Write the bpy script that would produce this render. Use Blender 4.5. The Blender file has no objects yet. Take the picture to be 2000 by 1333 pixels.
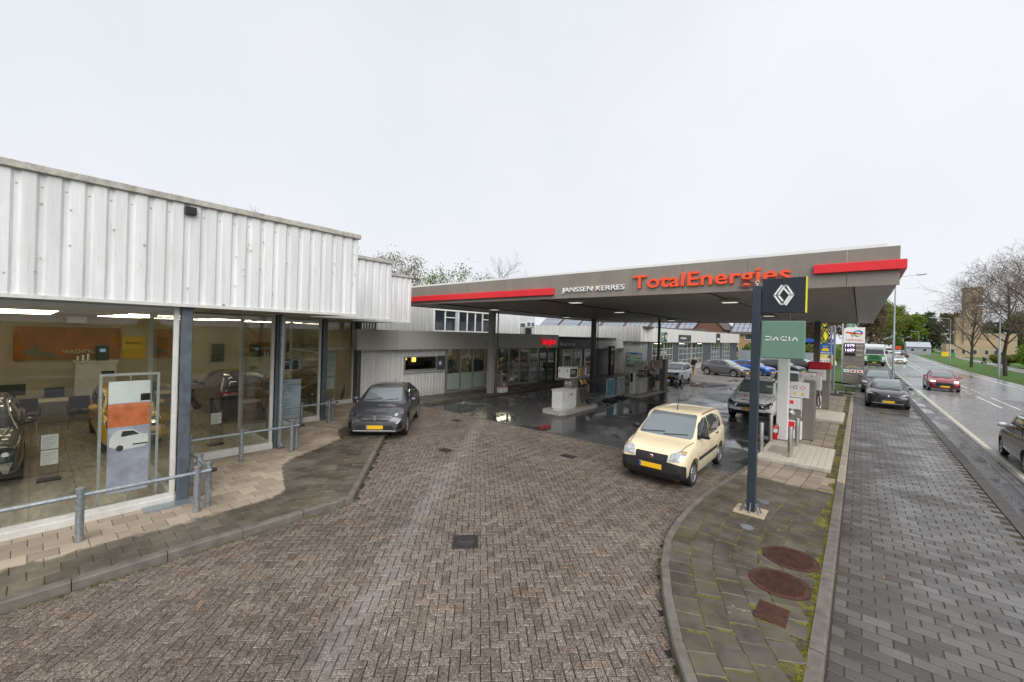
import bpy, bmesh, math, random
from mathutils import Vector, Matrix
from mathutils.bvhtree import BVHTree
from mathutils.geometry import tessellate_polygon
R = math.radians
random.seed(7)
scn = bpy.context.scene
COL = scn.collection

# ------------------------------------------------------------------ camera, sky, sun, exposure
camd = bpy.data.cameras.new('camera'); cam = bpy.data.objects.new('camera', camd); COL.objects.link(cam)
camd.sensor_width = 36; camd.lens = 14.35; camd.clip_end = 3000; camd.clip_start = 0.05
camd.shift_y = -13.9 / 2000
CAM_YAW, CAM_ROLL = R(40.473), R(1.632)
cam.matrix_world = Matrix.Translation((0, 0, 3.4)) @ Matrix.Rotation(CAM_YAW, 4, 'Z') @ Matrix.Rotation(R(90), 4, 'X') @ Matrix.Rotation(CAM_ROLL, 4, 'Z')
scn.camera = cam

world = bpy.data.worlds.new('World'); scn.world = world; world.use_nodes = True
wn, wl = world.node_tree.nodes, world.node_tree.links
wn.clear()
wo = wn.new('ShaderNodeOutputWorld'); wb = wn.new('ShaderNodeBackground')
sky = wn.new('ShaderNodeTexSky'); sky.sky_type = 'NISHITA'; sky.sun_disc = False
SUN_EL, SUN_AZ = R(44), R(128)          # azimuth measured from +Y towards +X
sky.sun_elevation = SUN_EL; sky.sun_rotation = SUN_AZ; sky.dust_density = 4; sky.air_density = 1.0
bw = wn.new('ShaderNodeRGBToBW'); wl.new(sky.outputs[0], bw.inputs[0])
# closed cloud deck: even pale grey with faint streaks, a little of the clear sky left in it
tc = wn.new('ShaderNodeTexCoord')
nz = wn.new('ShaderNodeTexNoise'); nz.inputs['Scale'].default_value = 1.3; nz.inputs['Detail'].default_value = 5
wl.new(tc.outputs['Generated'], nz.inputs['Vector'])
rp = wn.new('ShaderNodeValToRGB'); rp.color_ramp.elements[0].position = .25; rp.color_ramp.elements[1].position = .8
rp.color_ramp.elements[0].color = (6.9, 7.2, 7.75, 1); rp.color_ramp.elements[1].color = (8.5, 8.65, 8.9, 1)
wl.new(nz.outputs['Fac'], rp.inputs[0])
mx = wn.new('ShaderNodeMix'); mx.data_type = 'RGBA'; mx.inputs['Factor'].default_value = .94
wl.new(sky.outputs[0], mx.inputs['A']); wl.new(rp.outputs[0], mx.inputs['B'])
wl.new(mx.outputs['Result'], wb.inputs['Color']); wb.inputs['Strength'].default_value = .0525
wl.new(wb.outputs[0], wo.inputs[0])

sl = bpy.data.lights.new('sun', 'SUN'); sun = bpy.data.objects.new('sun', sl); COL.objects.link(sun)
sl.energy = 1.5; sl.angle = R(60); sl.color = (1, .97, .93)
sdir = Vector((math.sin(SUN_AZ) * math.cos(SUN_EL), math.cos(SUN_AZ) * math.cos(SUN_EL), math.sin(SUN_EL)))
sun.rotation_euler = sdir.to_track_quat('Z', 'Y').to_euler()
sun.location = (10, -10, 30)

scn.view_settings.view_transform = 'Standard'; scn.view_settings.look = 'None'
scn.view_settings.exposure = 1.16; scn.view_settings.gamma = 1.0; scn.view_settings.use_curve_mapping = False
scn.render.engine = 'CYCLES'
scn.cycles.use_denoising = True
try: scn.cycles.denoiser = 'OPENIMAGEDENOISE'
except Exception: pass
scn.cycles.max_bounces = 8; scn.cycles.diffuse_bounces = 5; scn.cycles.glossy_bounces = 4
scn.cycles.transparent_max_bounces = 12; scn.cycles.transmission_bounces = 3
scn.cycles.caustics_reflective = False; scn.cycles.caustics_refractive = False
scn.cycles.sample_clamp_indirect = 6

# ------------------------------------------------------------------ materials
class NT:
    """tiny node helper"""
    def __init__(s, name):
        s.m = bpy.data.materials.new(name); s.m.use_nodes = True
        s.t = s.m.node_tree; s.n = s.t.nodes; s.n.clear()
        s.out = s.n.new('ShaderNodeOutputMaterial')
        s._pos = None
    def node(s, typ, **kw):
        nd = s.n.new(typ)
        for k, v in kw.items(): setattr(nd, k, v)
        return nd
    def link(s, a, b): s.t.links.new(a, b)
    def set(s, sock, v):
        if isinstance(v, bpy.types.NodeSocket): s.link(v, sock)
        else: sock.default_value = v
    def pos(s):
        if s._pos is None: s._pos = s.node('ShaderNodeNewGeometry').outputs['Position']
        return s._pos
    def obj(s): return s.node('ShaderNodeTexCoord').outputs['Object']
    def mapping(s, vec, scale=(1, 1, 1), rot=(0, 0, 0)):
        n = s.node('ShaderNodeMapping'); s.link(vec, n.inputs[0]); n.inputs['Scale'].default_value = scale; n.inputs['Rotation'].default_value = rot
        return n.outputs[0]
    def noise(s, scale, detail=3, rough=.55, vec=None, dim='Fac', dist=0):
        n = s.node('ShaderNodeTexNoise'); s.link(vec or s.pos(), n.inputs['Vector'])
        n.inputs['Scale'].default_value = scale; n.inputs['Detail'].default_value = detail
        n.inputs['Roughness'].default_value = rough; n.inputs['Distortion'].default_value = dist
        return n.outputs[dim]
    def voro(s, scale, vec=None, out='Color', feature='F1', rand=1):
        n = s.node('ShaderNodeTexVoronoi', feature=feature); s.link(vec or s.pos(), n.inputs['Vector']); n.inputs['Scale'].default_value = scale
        n.inputs['Randomness'].default_value = rand
        return n.outputs[out]
    def ramp(s, fac, stops, interp='LINEAR'):
        n = s.node('ShaderNodeValToRGB'); s.link(fac, n.inputs[0]); cr = n.color_ramp; cr.interpolation = interp
        while len(cr.elements) < len(stops): cr.elements.new(.5)
        for e, (p, c) in zip(cr.elements, stops):
            e.position = p; e.color = (c, c, c, 1) if isinstance(c, (int, float)) else (*c, 1)
        return n.outputs[0]
    def math(s, op, a, b=0.0, clamp=False):
        n = s.node('ShaderNodeMath', operation=op, use_clamp=clamp); s.set(n.inputs[0], a); s.set(n.inputs[1], b)
        return n.outputs[0]
    def mix(s, fac, a, b, mode='MIX'):
        n = s.node('ShaderNodeMix', data_type='RGBA', blend_type=mode)
        s.set(n.inputs['Factor'], fac)
        for k, v in (('A', a), ('B', b)):
            if isinstance(v, bpy.types.NodeSocket): s.link(v, n.inputs[k])
            else: n.inputs[k].default_value = (v, v, v, 1) if isinstance(v, (int, float)) else (*v, 1)
        return n.outputs['Result']
    def rnd(s):
        """one random value for each piece: separate object or island of a joined mesh"""
        o = s.node('ShaderNodeObjectInfo').outputs['Random']; g = s.node('ShaderNodeNewGeometry').outputs['Random Per Island']
        return s.math('FRACT', s.math('ADD', o, g))
    def sep(s, vec):
        n = s.node('ShaderNodeSeparateXYZ'); s.link(vec, n.inputs[0]); return n.outputs
    def bump(s, h, strength=.3, dist=.01):
        n = s.node('ShaderNodeBump'); s.link(h, n.inputs['Height']); n.inputs['Strength'].default_value = strength; n.inputs['Distance'].default_value = dist
        return n.outputs[0]
    def finish(s, color, rough=.5, metal=0.0, bump=None, spec=.5, coat=0, emis=None, emstr=0, ior=None, alpha=None):
        p = s.node('ShaderNodeBsdfPrincipled')
        if isinstance(color, bpy.types.NodeSocket): s.link(color, p.inputs['Base Color'])
        else: p.inputs['Base Color'].default_value = (*color, 1)
        s.set(p.inputs['Roughness'], rough); s.set(p.inputs['Metallic'], metal)
        p.inputs['Specular IOR Level'].default_value = spec
        if ior: p.inputs['IOR'].default_value = ior
        if coat: p.inputs['Coat Weight'].default_value = coat; p.inputs['Coat Roughness'].default_value = .04
        if bump is not None: s.link(bump, p.inputs['Normal'])
        if emis is not None:
            p.inputs['Emission Color'].default_value = (*emis, 1); p.inputs['Emission Strength'].default_value = emstr
        s.link(p.outputs[0], s.out.inputs[0])
        return s.m
MATS = {}
def pm(name, col, rough=.5, metal=0.0, var=.12, vs=2.5, bump=0.0, bs=60, coat=0, spec=.5, grime=0.0, emis=None, emstr=0, stretch=None, ior=None):
    """plain procedural paint / plastic / metal with gentle variation and grime"""
    if name in MATS: return MATS[name]
    t = NT(name)
    v = t.pos()
    if stretch: v = t.mapping(v, stretch)
    n1 = t.noise(vs, 4, .6, v)
    c = t.mix(t.ramp(n1, [(.3, 0), (.7, 1)]), tuple(x * (1 - var) for x in col), tuple(min(1, x * (1 + var)) for x in col))
    if grime:
        g = t.ramp(t.noise(vs * 3.1, 6, .7, v), [(.5, 0), (.75, grime)])
        c = t.mix(g, c, (.11, .1, .085))
    b = t.bump(t.noise(bs, 3), bump, .004) if bump else None
    r = rough if rough < .04 else t.ramp(t.noise(vs * 2, 3), [(.3, max(.02, rough * .85)), (.7, min(1, rough * 1.15))])
    MATS[name] = t.finish(c, r, metal, b, spec, coat, emis, emstr, ior)
    return MATS[name]

def glassmat(name, tint=(.9, .94, .92), refl=1.5, film=.0):
    if name in MATS: return MATS[name]
    t = NT(name)
    tr = t.node('ShaderNodeBsdfTransparent'); tr.inputs[0].default_value = (*tint, 1)
    gl = t.node('ShaderNodeBsdfGlossy'); gl.inputs['Roughness'].default_value = .012; gl.inputs['Color'].default_value = (1, 1, 1, 1)
    b = t.bump(t.noise(.9, 2), .02, .02); t.link(b, gl.inputs['Normal'])
    fr = t.node('ShaderNodeFresnel'); fr.inputs['IOR'].default_value = refl
    gf = t.math('SUBTRACT', 1.0, t.node('ShaderNodeNewGeometry').outputs['Backfacing'])     # one mirror image per pane, none on the way out
    fac = t.math('MULTIPLY', t.math('ADD', t.math('MULTIPLY', fr.outputs[0], 1.5), film, True), gf)
    ms = t.node('ShaderNodeMixShader'); t.link(fac, ms.inputs[0]); t.link(tr.outputs[0], ms.inputs[1]); t.link(gl.outputs[0], ms.inputs[2])
    t.link(ms.outputs[0], t.out.inputs[0]); MATS[name] = t.m
    return t.m

# ------------------------------------------------------------------ mesh helpers
ORG = {}                     # object name -> world origin of its root (parts are authored in world space)
class MB:
    def __init__(s): s.v, s.f, s.mi = [], [], []
    def add(s, vs, fs, mi=0):
        o = len(s.v); s.v += [tuple(p) for p in vs]; s.f += [tuple(i + o for i in f) for f in fs]; s.mi += [mi] * len(fs); return s
    def quad(s, a, b, c, d, mi=0): return s.add([a, b, c, d], [(0, 1, 2, 3)], mi)
    def box(s, x0, x1, y0, y1, z0, z1, mi=0):
        return s.add([(x0, y0, z0), (x1, y0, z0), (x1, y1, z0), (x0, y1, z0), (x0, y0, z1), (x1, y0, z1), (x1, y1, z1), (x0, y1, z1)],
                     [(0, 3, 2, 1), (4, 5, 6, 7), (0, 1, 5, 4), (1, 2, 6, 5), (2, 3, 7, 6), (3, 0, 4, 7)], mi)
    def cbox(s, x0, x1, y0, y1, z0, z1, b=.01, mi=0):
        """box with chamfered edges"""
        xs, ys, zs = (x0, x1), (y0, y1), (z0, z1); vs = []; idx = {}
        for i in range(2):
            for j in range(2):
                for k in range(2):
                    sx, sy, sz = (b, -b)[i], (b, -b)[j], (b, -b)[k]
                    for ax, p in enumerate(((xs[i], ys[j] + sy, zs[k] + sz), (xs[i] + sx, ys[j], zs[k] + sz), (xs[i] + sx, ys[j] + sy, zs[k]))):
                        idx[(i, j, k, ax)] = len(vs); vs.append(p)
        f = []
        I = lambda i, j, k, a: idx[(i, j, k, a)]
        for i in range(2): f.append([I(i, 0, 0, 0), I(i, 1, 0, 0), I(i, 1, 1, 0), I(i, 0, 1, 0)][::(1 if i else -1)])
        for j in range(2): f.append([I(0, j, 0, 1), I(1, j, 0, 1), I(1, j, 1, 1), I(0, j, 1, 1)][::(-1 if j else 1)])
        for k in range(2): f.append([I(0, 0, k, 2), I(1, 0, k, 2), I(1, 1, k, 2), I(0, 1, k, 2)][::(1 if k else -1)])
        for i in range(2):
            for j in range(2): f.append([I(i, j, 0, 0), I(i, j, 1, 0), I(i, j, 1, 1), I(i, j, 0, 1)])
            for k in range(2): f.append([I(i, 0, k, 0), I(i, 1, k, 0), I(i, 1, k, 2), I(i, 0, k, 2)])
        for j in range(2):
            for k in range(2): f.append([I(0, j, k, 1), I(1, j, k, 1), I(1, j, k, 2), I(0, j, k, 2)])
            for k in range(2): pass
        for i in range(2):
            for j in range(2):
                for k in range(2): f.append([I(i, j, k, 0), I(i, j, k, 1), I(i, j, k, 2)])
        return s.add(vs, f, mi)
    def prism(s, poly, z0, z1, mi=0):
        n = len(poly); vs = [(x, y, z0) for x, y in poly] + [(x, y, z1) for x, y in poly]
        fs = [(i, (i + 1) % n, n + (i + 1) % n, n + i) for i in range(n)]
        for t in tessellate_polygon([[Vector((x, y, 0)) for x, y in poly]]):
            a = (poly[t[1]][0] - poly[t[0]][0]) * (poly[t[2]][1] - poly[t[0]][1]) - (poly[t[1]][1] - poly[t[0]][1]) * (poly[t[2]][0] - poly[t[0]][0])
            t = t if a > 0 else t[::-1]
            fs.append((n + t[0], n + t[1], n + t[2])); fs.append((t[2], t[1], t[0]))
        return s.add(vs, fs, mi)
    def tube(s, path, r, n=8, mi=0, cap=True):
        path = [Vector(p) for p in path]; rs = r if isinstance(r, (list, tuple)) else [r] * len(path)
        rings = []; up = None
        for i, p in enumerate(path):
            d = (path[min(i + 1, len(path) - 1)] - path[max(i - 1, 0)])
            d = d.normalized() if d.length > 1e-9 else Vector((0, 0, 1))
            if up is None:
                up = Vector((0, 0, 1)) if abs(d.z) < .9 else Vector((1, 0, 0))
            a = d.cross(up)
            if a.length < 1e-4: a = d.cross(Vector((0, 1, 0)))
            a.normalize(); b = d.cross(a).normalized(); up = b.cross(d) * 1.0 if False else up
            rings.append([p + (a * math.cos(2 * math.pi * k / n) + b * math.sin(2 * math.pi * k / n)) * rs[i] for k in range(n)])
        vs = [q for rg in rings for q in rg]; fs = []
        for i in range(len(path) - 1):
            for k in range(n):
                fs.append((i * n + k, i * n + (k + 1) % n, (i + 1) * n + (k + 1) % n, (i + 1) * n + k))
        if cap:
            fs.append(tuple(range(n))[::-1]); fs.append(tuple((len(path) - 1) * n + k for k in range(n)))
        return s.add(vs, fs, mi)
    def lathe(s, prof, n=24, M=None, mi=0, closed=False):
        """prof: (radius, height) pairs spun about local z; M places it"""
        M = M or Matrix(); vs = []; fs = []
        for r, h in prof:
            for k in range(n): vs.append(M @ Vector((r * math.cos(2 * math.pi * k / n), r * math.sin(2 * math.pi * k / n), h)))
        m = len(prof)
        for i in range(m - 1 + (1 if closed else 0)):
            j = (i + 1) % m
            for k in range(n): fs.append((i * n + k, i * n + (k + 1) % n, j * n + (k + 1) % n, j * n + k))
        if not closed:
            if prof[0][0] > 1e-6: fs.append(tuple(range(n))[::-1])
            if prof[-1][0] > 1e-6: fs.append(tuple((m - 1) * n + k for k in range(n)))
        return s.add(vs, fs, mi)
    def mesh(s, name, mats, smooth=False, off=(0, 0, 0), fix=True):
        me = bpy.data.meshes.new(name)
        o = Vector(off)
        me.from_pydata([tuple(Vector(p) - o) for p in s.v], [], s.f)
        for m in (mats if isinstance(mats, (list, tuple)) else [mats]): me.materials.append(m)
        if any(s.mi): me.polygons.foreach_set('material_index', s.mi)
        if fix:
            bm = bmesh.new(); bm.from_mesh(me); bmesh.ops.recalc_face_normals(bm, faces=bm.faces); bm.to_mesh(me); bm.free()
        if smooth:
            me.polygons.foreach_set('use_smooth', [True] * len(me.polygons))
            if smooth != 'all': me.set_sharp_from_angle(angle=R(smooth if smooth is not True else 35))
        me.update()
        return me
    def build(s, name, mats, parent=None, smooth=False, fix=True):
        off = ORG.get(parent.name, (0, 0, 0)) if parent else (0, 0, 0)
        return link(name, s.mesh(name, mats, smooth, off, fix), parent, off)
def link(name, me, parent=None, off=(0, 0, 0)):
    o = bpy.data.objects.new(name, me); COL.objects.link(o); o.parent = parent
    if parent: ORG[o.name] = off
    return o
def tag(o, label=None, cat=None, group=None, kind=None):
    if label: o['label'] = label
    if cat: o['category'] = cat
    if group: o['group'] = group
    if kind: o['kind'] = kind
    return o
def empty(name, loc, label=None, cat=None, group=None, kind=None, rz=0, world=True):
    o = bpy.data.objects.new(name, None); COL.objects.link(o); o.location = loc; o.rotation_euler = (0, 0, rz); o.empty_display_size = .2
    ORG[o.name] = tuple(loc) if world else (0, 0, 0)
    return tag(o, label, cat, group, kind)
def copy_tree(o, parent=None):
    c = o.copy(); COL.objects.link(c); c.parent = parent
    for ch in list(o.children): copy_tree(ch, c)
    return c
_dg = None
def text_mesh(txt, w=None, h=None, depth=.01, bold=0.0, space=1.0, shear=0.0, bevel=0.0):
    """text in the XY plane (baseline left at the origin), fitted to width w and / or height h"""
    cu = bpy.data.curves.new('t', 'FONT'); cu.body = txt; cu.size = 1; cu.extrude = .05; cu.offset = bold; cu.space_character = space; cu.shear = shear
    cu.resolution_u = 4; cu.bevel_depth = bevel; cu.bevel_resolution = 2
    o = bpy.data.objects.new('t', cu); COL.objects.link(o)
    dg = bpy.context.evaluated_depsgraph_get()
    me = bpy.data.meshes.new_from_object(o.evaluated_get(dg))
    bpy.data.objects.remove(o); bpy.data.curves.remove(cu)
    xs = [v.co.x for v in me.vertices]; ys = [v.co.y for v in me.vertices]; zs = [v.co.z for v in me.vertices]
    sx = (w / (max(xs) - min(xs))) if w else None; sy = (h / (max(ys) - min(ys))) if h else None
    sx = sx or sy; sy = sy or sx; x0, y0, z0 = min(xs), min(ys), min(zs); sz = depth / (max(zs) - min(zs))
    for v in me.vertices: v.co = ((v.co.x - x0) * sx, (v.co.y - y0) * sy, (v.co.z - z0) * sz)
    return me
def text(name, txt, org, right, up, w, h, mat, parent, depth=.008, bold=0.0, space=1.0, shear=0.0, local=False, bevel=0.0):
    """org: lower-left corner; right / up: directions; world space unless local"""
    me = text_mesh(txt, w, h, depth, bold, space, shear, bevel)
    r = Vector(right).normalized(); u = Vector(up).normalized(); n = r.cross(u)
    off = Vector((0, 0, 0)) if local or not parent else Vector(ORG.get(parent.name, (0, 0, 0)))
    o = Vector(org) - off
    me.transform(Matrix(((r.x, u.x, n.x, o.x), (r.y, u.y, n.y, o.y), (r.z, u.z, n.z, o.z), (0, 0, 0, 1))))
    me.materials.clear(); me.materials.append(mat)
    return link(name, me, parent, tuple(off))
def inpoly(x, y, poly):
    c = False; j = len(poly) - 1
    for i in range(len(poly)):
        xi, yi = poly[i]; xj, yj = poly[j]
        if (yi > y) != (yj > y) and x < (xj - xi) * (y - yi) / (yj - yi) + xi: c = not c
        j = i
    return c
def infront(x, y, z=0, pad=.12):
    """does this spot fall inside the picture (used only to skip paving nobody can see)"""
    q = cam_inv @ Vector((x, y, z))
    if q.z > -.3: return False
    return abs(q.x / -q.z) < 1.255 * (1 + pad) and -1.0 * (1 + pad) < q.y / -q.z < .9
cam_inv = cam.matrix_world.inverted()
def depth_of(x, y): return (Vector((x, y, 0)) - Vector((0, 0, 3.4))).length
# ------------------------------------------------------------------ ground materials
def mat_bricks():
    t = NT('forecourt_brick'); r = t.rnd()
    base = t.ramp(r, [(0, (.1, .08, .064)), (.3, (.124, .1, .081)), (.6, (.143, .118, .097)), (.92, (.158, .131, .108)), (.97, (.155, .11, .08)), (1, (.108, .088, .077))])
    sp = t.voro(150); g = t.node('ShaderNodeRGBToBW'); t.link(sp, g.inputs[0])
    spk = t.ramp(g.outputs[0], [(.2, .42), (.45, .8), (.62, 1.15), (.78, 2.2)])
    sp2 = t.voro(64); g2 = t.node('ShaderNodeRGBToBW'); t.link(sp2, g2.inputs[0])
    spk2 = t.ramp(g2.outputs[0], [(.2, .62), (.5, 1.0), (.8, 1.5)])
    c = t.mix(1, t.mix(1, base, spk, 'MULTIPLY'), spk2, 'MULTIPLY')
    big = t.ramp(t.noise(.55, 4), [(.3, .72), (.7, 1.15)])
    c = t.mix(1, c, big, 'MULTIPLY')
    # pale worn wheel track and greenish film
    xyz = t.sep(t.pos())                      # pale tyre track running from the street towards the pumps
    dl = t.math('ABSOLUTE', t.math('ADD', t.math('ADD', t.math('MULTIPLY', xyz[0], .80), t.math('MULTIPLY', xyz[1], .60)), 2.05))
    dl = t.math('ADD', dl, t.math('MULTIPLY', t.math('SUBTRACT', t.noise(1.6, 4), .5), .5))
    tr = t.math('MULTIPLY', t.ramp(dl, [(.04, .5), (.3, 0)]), t.ramp(t.noise(2.5, 4), [(.35, .15), (.65, 1)]))
    c = t.mix(tr, c, (.3, .28, .275))
    oil = t.ramp(t.noise(.75, 5, .6, dist=.5), [(.58, 0), (.7, .5)]); c = t.mix(oil, c, (.055, .048, .042))
    gm = t.ramp(t.noise(1.3, 5, .65), [(.6, 0), (.8, .3)])
    c = t.mix(gm, c, (.085, .085, .045))
    rough = t.ramp(t.noise(.7, 4), [(.3, .27), (.65, .55)])
    b = t.bump(t.math('ADD', g.outputs[0], t.noise(240, 2)), .45, .004)
    return t.finish(c, rough, 0, b, .5)
def mat_bed(name, soil=(.028, .024, .02), moss=(.07, .075, .015), lo=.5, hi=.66, ms=3.0):
    t = NT(name)
    c = t.mix(t.ramp(t.noise(60, 3), [(.3, 0), (.7, 1)]), tuple(x * .6 for x in soil), tuple(x * 1.6 for x in soil))
    m = t.ramp(t.noise(ms, 5, .7), [(lo, 0), (hi, 1)])
    mc = t.mix(t.noise(90, 2), moss, tuple(x * 2.1 for x in moss))
    c = t.mix(m, c, mc)
    return t.finish(c, .9, 0, t.bump(t.noise(120, 3), .8, .01), .3)
def mat_tiles(name, dry=(.33, .272, .205), wet=(.105, .09, .07), mode='show', lichen=0.0):
    """concrete paving tiles, dark where the rain reaches them"""
    t = NT(name); r = t.rnd(); xyz = t.sep(t.pos())
    v = t.ramp(r, [(0, .78), (.5, 1.0), (1, 1.2)])
    grain = t.ramp(t.noise(170, 3, .6), [(.3, .72), (.7, 1.28)])
    if mode == 'show':
        fc = t.node('ShaderNodeFloatCurve'); cu = fc.mapping.curves[0]
        # boundary x (from -20 to -7) as a function of y (from -6 to 12)
        pts = [(-6, -8.48), (2.2, -8.48), (3.0, -8.54), (3.35, -8.75), (3.62, -9.6), (3.85, -10.3), (4.2, -10.75), (5, -11.2), (6, -11.75), (6.5, -12.9), (7.3, -13.4), (8.6, -14.1), (9.2, -15.6), (10.2, -16.4), (12, -16.9)]
        while len(cu.points) < len(pts): cu.points.new(.5, .5)
        for p, (y, x) in zip(cu.points, pts):
            p.location = ((y + 6) / 18, (x + 20) / 13); p.handle_type = 'VECTOR'
        fc.mapping.update()
        t.link(t.math('DIVIDE', t.math('ADD', xyz[1], 6), 18, True), fc.inputs['Value'])
        bx = t.math('SUBTRACT', t.math('MULTIPLY', fc.outputs[0], 13), 20)
        d = t.math('SUBTRACT', bx, xyz[0])
    else:
        # dry under the canopy
        d = t.math('MINIMUM', t.math('SUBTRACT', xyz[1], 11.4), t.math('SUBTRACT', 32.6, xyz[1]))
        d = t.math('MINIMUM', d, 1.0)
    d = t.math('ADD', d, t.math('MULTIPLY', t.math('SUBTRACT', t.noise(5, 5, .65), .5), .5))
    m = t.ramp(t.math('ADD', d, .5, True), [(.44, 0), (.56, 1)])
    dc = t.mix(t.ramp(t.noise(1.1, 4), [(.3, 0), (.7, 1)]), tuple(x * .8 for x in dry), tuple(x * 1.12 for x in dry))
    wc = t.mix(t.ramp(t.noise(1.7, 5, .65), [(.35, 0), (.65, 1)]), tuple(x * .6 for x in wet), tuple(x * 1.3 for x in wet))
    gs = t.ramp(t.noise(2.2, 6, .75), [(.5, 0), (.7, .6 if mode == 'show' else .8)]); wc = t.mix(gs, wc, (.085, .078, .035) if mode == 'show' else (.105, .094, .03))
    c = t.mix(m, wc, dc)
    c = t.mix(1, t.mix(1, c, v, 'MULTIPLY'), grain, 'MULTIPLY')
    if lichen:
        lv = t.voro(5.5, out='Distance'); ls = t.math('ADD', lv, t.math('MULTIPLY', t.noise(30, 3), .12))
        sel = t.ramp(t.noise(1.4, 3), [(.5, 0), (.6, 1)])
        lm = t.math('MULTIPLY', t.ramp(ls, [(.1, 1), (.16, 0)]), sel)
        c = t.mix(t.math('MULTIPLY', lm, lichen), c, (.3, .32, .24))
    rough = t.mix(m, t.ramp(t.noise(2, 4), [(.35, .3), (.65, .6)]), .85)
    return t.finish(c, rough, 0, t.bump(t.noise(200, 3), .25, .003), .45)
def mat_pavers():
    t = NT('lane_paver'); r = t.rnd()
    base = t.ramp(r, [(0, (.05, .045, .042)), (.5, (.085, .079, .076)), (1, (.13, .123, .12))])
    grain = t.ramp(t.noise(190, 3, .6), [(.3, .7), (.7, 1.35)])
    c = t.mix(1, base, grain, 'MULTIPLY')
    c = t.mix(t.ramp(t.noise(.8, 4), [(.4, 0), (.7, .5)]), c, (.085, .074, .06))
    lv = t.voro(3.4, out='Distance'); ls = t.math('ADD', lv, t.math('MULTIPLY', t.noise(26, 3), .1))
    lm = t.math('MULTIPLY', t.ramp(ls, [(.1, 1), (.15, 0)]), t.ramp(t.noise(.9, 3), [(.5, 0), (.58, 1)]))
    c = t.mix(t.math('MULTIPLY', lm, .55), c, (.36, .38, .3))
    rough = t.ramp(t.noise(.9, 4), [(.34, .14), (.62, .5)])
    return t.finish(c, rough, 0, t.bump(t.noise(170, 3), .25, .003), .5)
def mat_asphalt(name, col, puddle=(.5, .62), dry=.5, pat=True, ps=.45, patch=0.0, grain=1.0):
    t = NT(name)
    g = t.noise(240, 3, .6)
    c = t.mix(t.ramp(g, [(.3, 0), (.75, 1)]), tuple(x * (1 - .45 * grain) for x in col), tuple(x * (1 + .7 * grain) for x in col))
    c = t.mix(t.ramp(t.noise(.35, 5, .6), [(.35, 0), (.68, .8 * grain)]), c, tuple(x * (1 - .5 * grain) for x in col))
    if patch:
        pa = t.ramp(t.noise(.28, 3, .5, dist=.6), [(.52, 0), (.56, patch)]); c = t.mix(pa, c, tuple(x * 2.4 for x in col))
    pn = t.noise(ps, 5, .55, t.mapping(t.pos(), (1.0, .55, 1), (0, 0, R(12))), dist=.4)
    pm_ = t.ramp(pn, [(puddle[0], 0), (puddle[1], 1)])
    c = t.mix(t.math('MULTIPLY', pm_, .7), c, tuple(x * .45 for x in col))
    rough = t.mix(pm_, t.ramp(t.noise(1.2, 4), [(.3, dry * .7), (.7, dry * 1.2)]), .035)
    b = t.node('ShaderNodeBump'); t.link(t.noise(160, 3), b.inputs['Height']); b.inputs['Distance'].default_value = .006
    t.link(t.ramp(pm_, [(0, .5 * grain), (.8, .02)]), b.inputs['Strength'])
    return t.finish(c, rough, 0, b.outputs[0], .5)
def mat_grass(name, a=(.045, .105, .012), b=(.1, .19, .03)):
    t = NT(name)
    c = t.mix(t.ramp(t.noise(.5, 5, .6), [(.3, 0), (.7, 1)]), a, b)
    c = t.mix(t.ramp(t.noise(14, 4, .7), [(.35, 0), (.75, .7)]), c, tuple(x * .45 for x in a))
    return t.finish(c, .8, 0, t.bump(t.noise(40, 4, .7), 1, .05), .3)

MBRICK = mat_bricks(); MBED = mat_bed('brick_joint', lo=.55, hi=.72, ms=1.1); MBEDM = mat_bed('moss_joint', soil=(.055, .046, .034), moss=(.105, .095, .018), lo=.43, hi=.6, ms=4.2)
MTILE = mat_tiles('sidewalk_tile'); MTILE2 = mat_tiles('island_tile', dry=(.27, .225, .175), wet=(.092, .081, .066), mode='isl', lichen=.75)
MPAV = mat_pavers()
MASPH = mat_asphalt('wet_forecourt_asphalt', (.056, .056, .058), (.43, .58), .4, ps=.42, patch=.3)
MROAD = mat_asphalt('wet_road_asphalt', (.22, .222, .228), (.52, .8), .27, ps=.2, grain=.5)
MGUT = mat_asphalt('gutter_water', (.06, .06, .062), (.42, .56), .35, ps=1.1)
MGRASS = mat_grass('verge_grass'); MFIELD = mat_grass('field', (.05, .08, .02), (.09, .12, .035))
MKERB = pm('kerb_concrete', (.13, .118, .1), .75, var=.3, vs=6, bump=.4, bs=150, grime=.5)
MKERBD = pm('kerb_concrete_dry', (.33, .28, .22), .8, var=.2, vs=6, bump=.4, bs=150, grime=.3)
MPATH = pm('cycle_path_asphalt', (.2, .19, .185), .5, var=.15, vs=1.5, bump=.2, bs=90)
MLINE = pm('road_paint', (.62, .62, .6), .5, var=.15, vs=9, grime=.6)
MLINEY = pm('edge_paint', (.55, .52, .42), .5, var=.2, vs=9, grime=.7)

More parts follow.
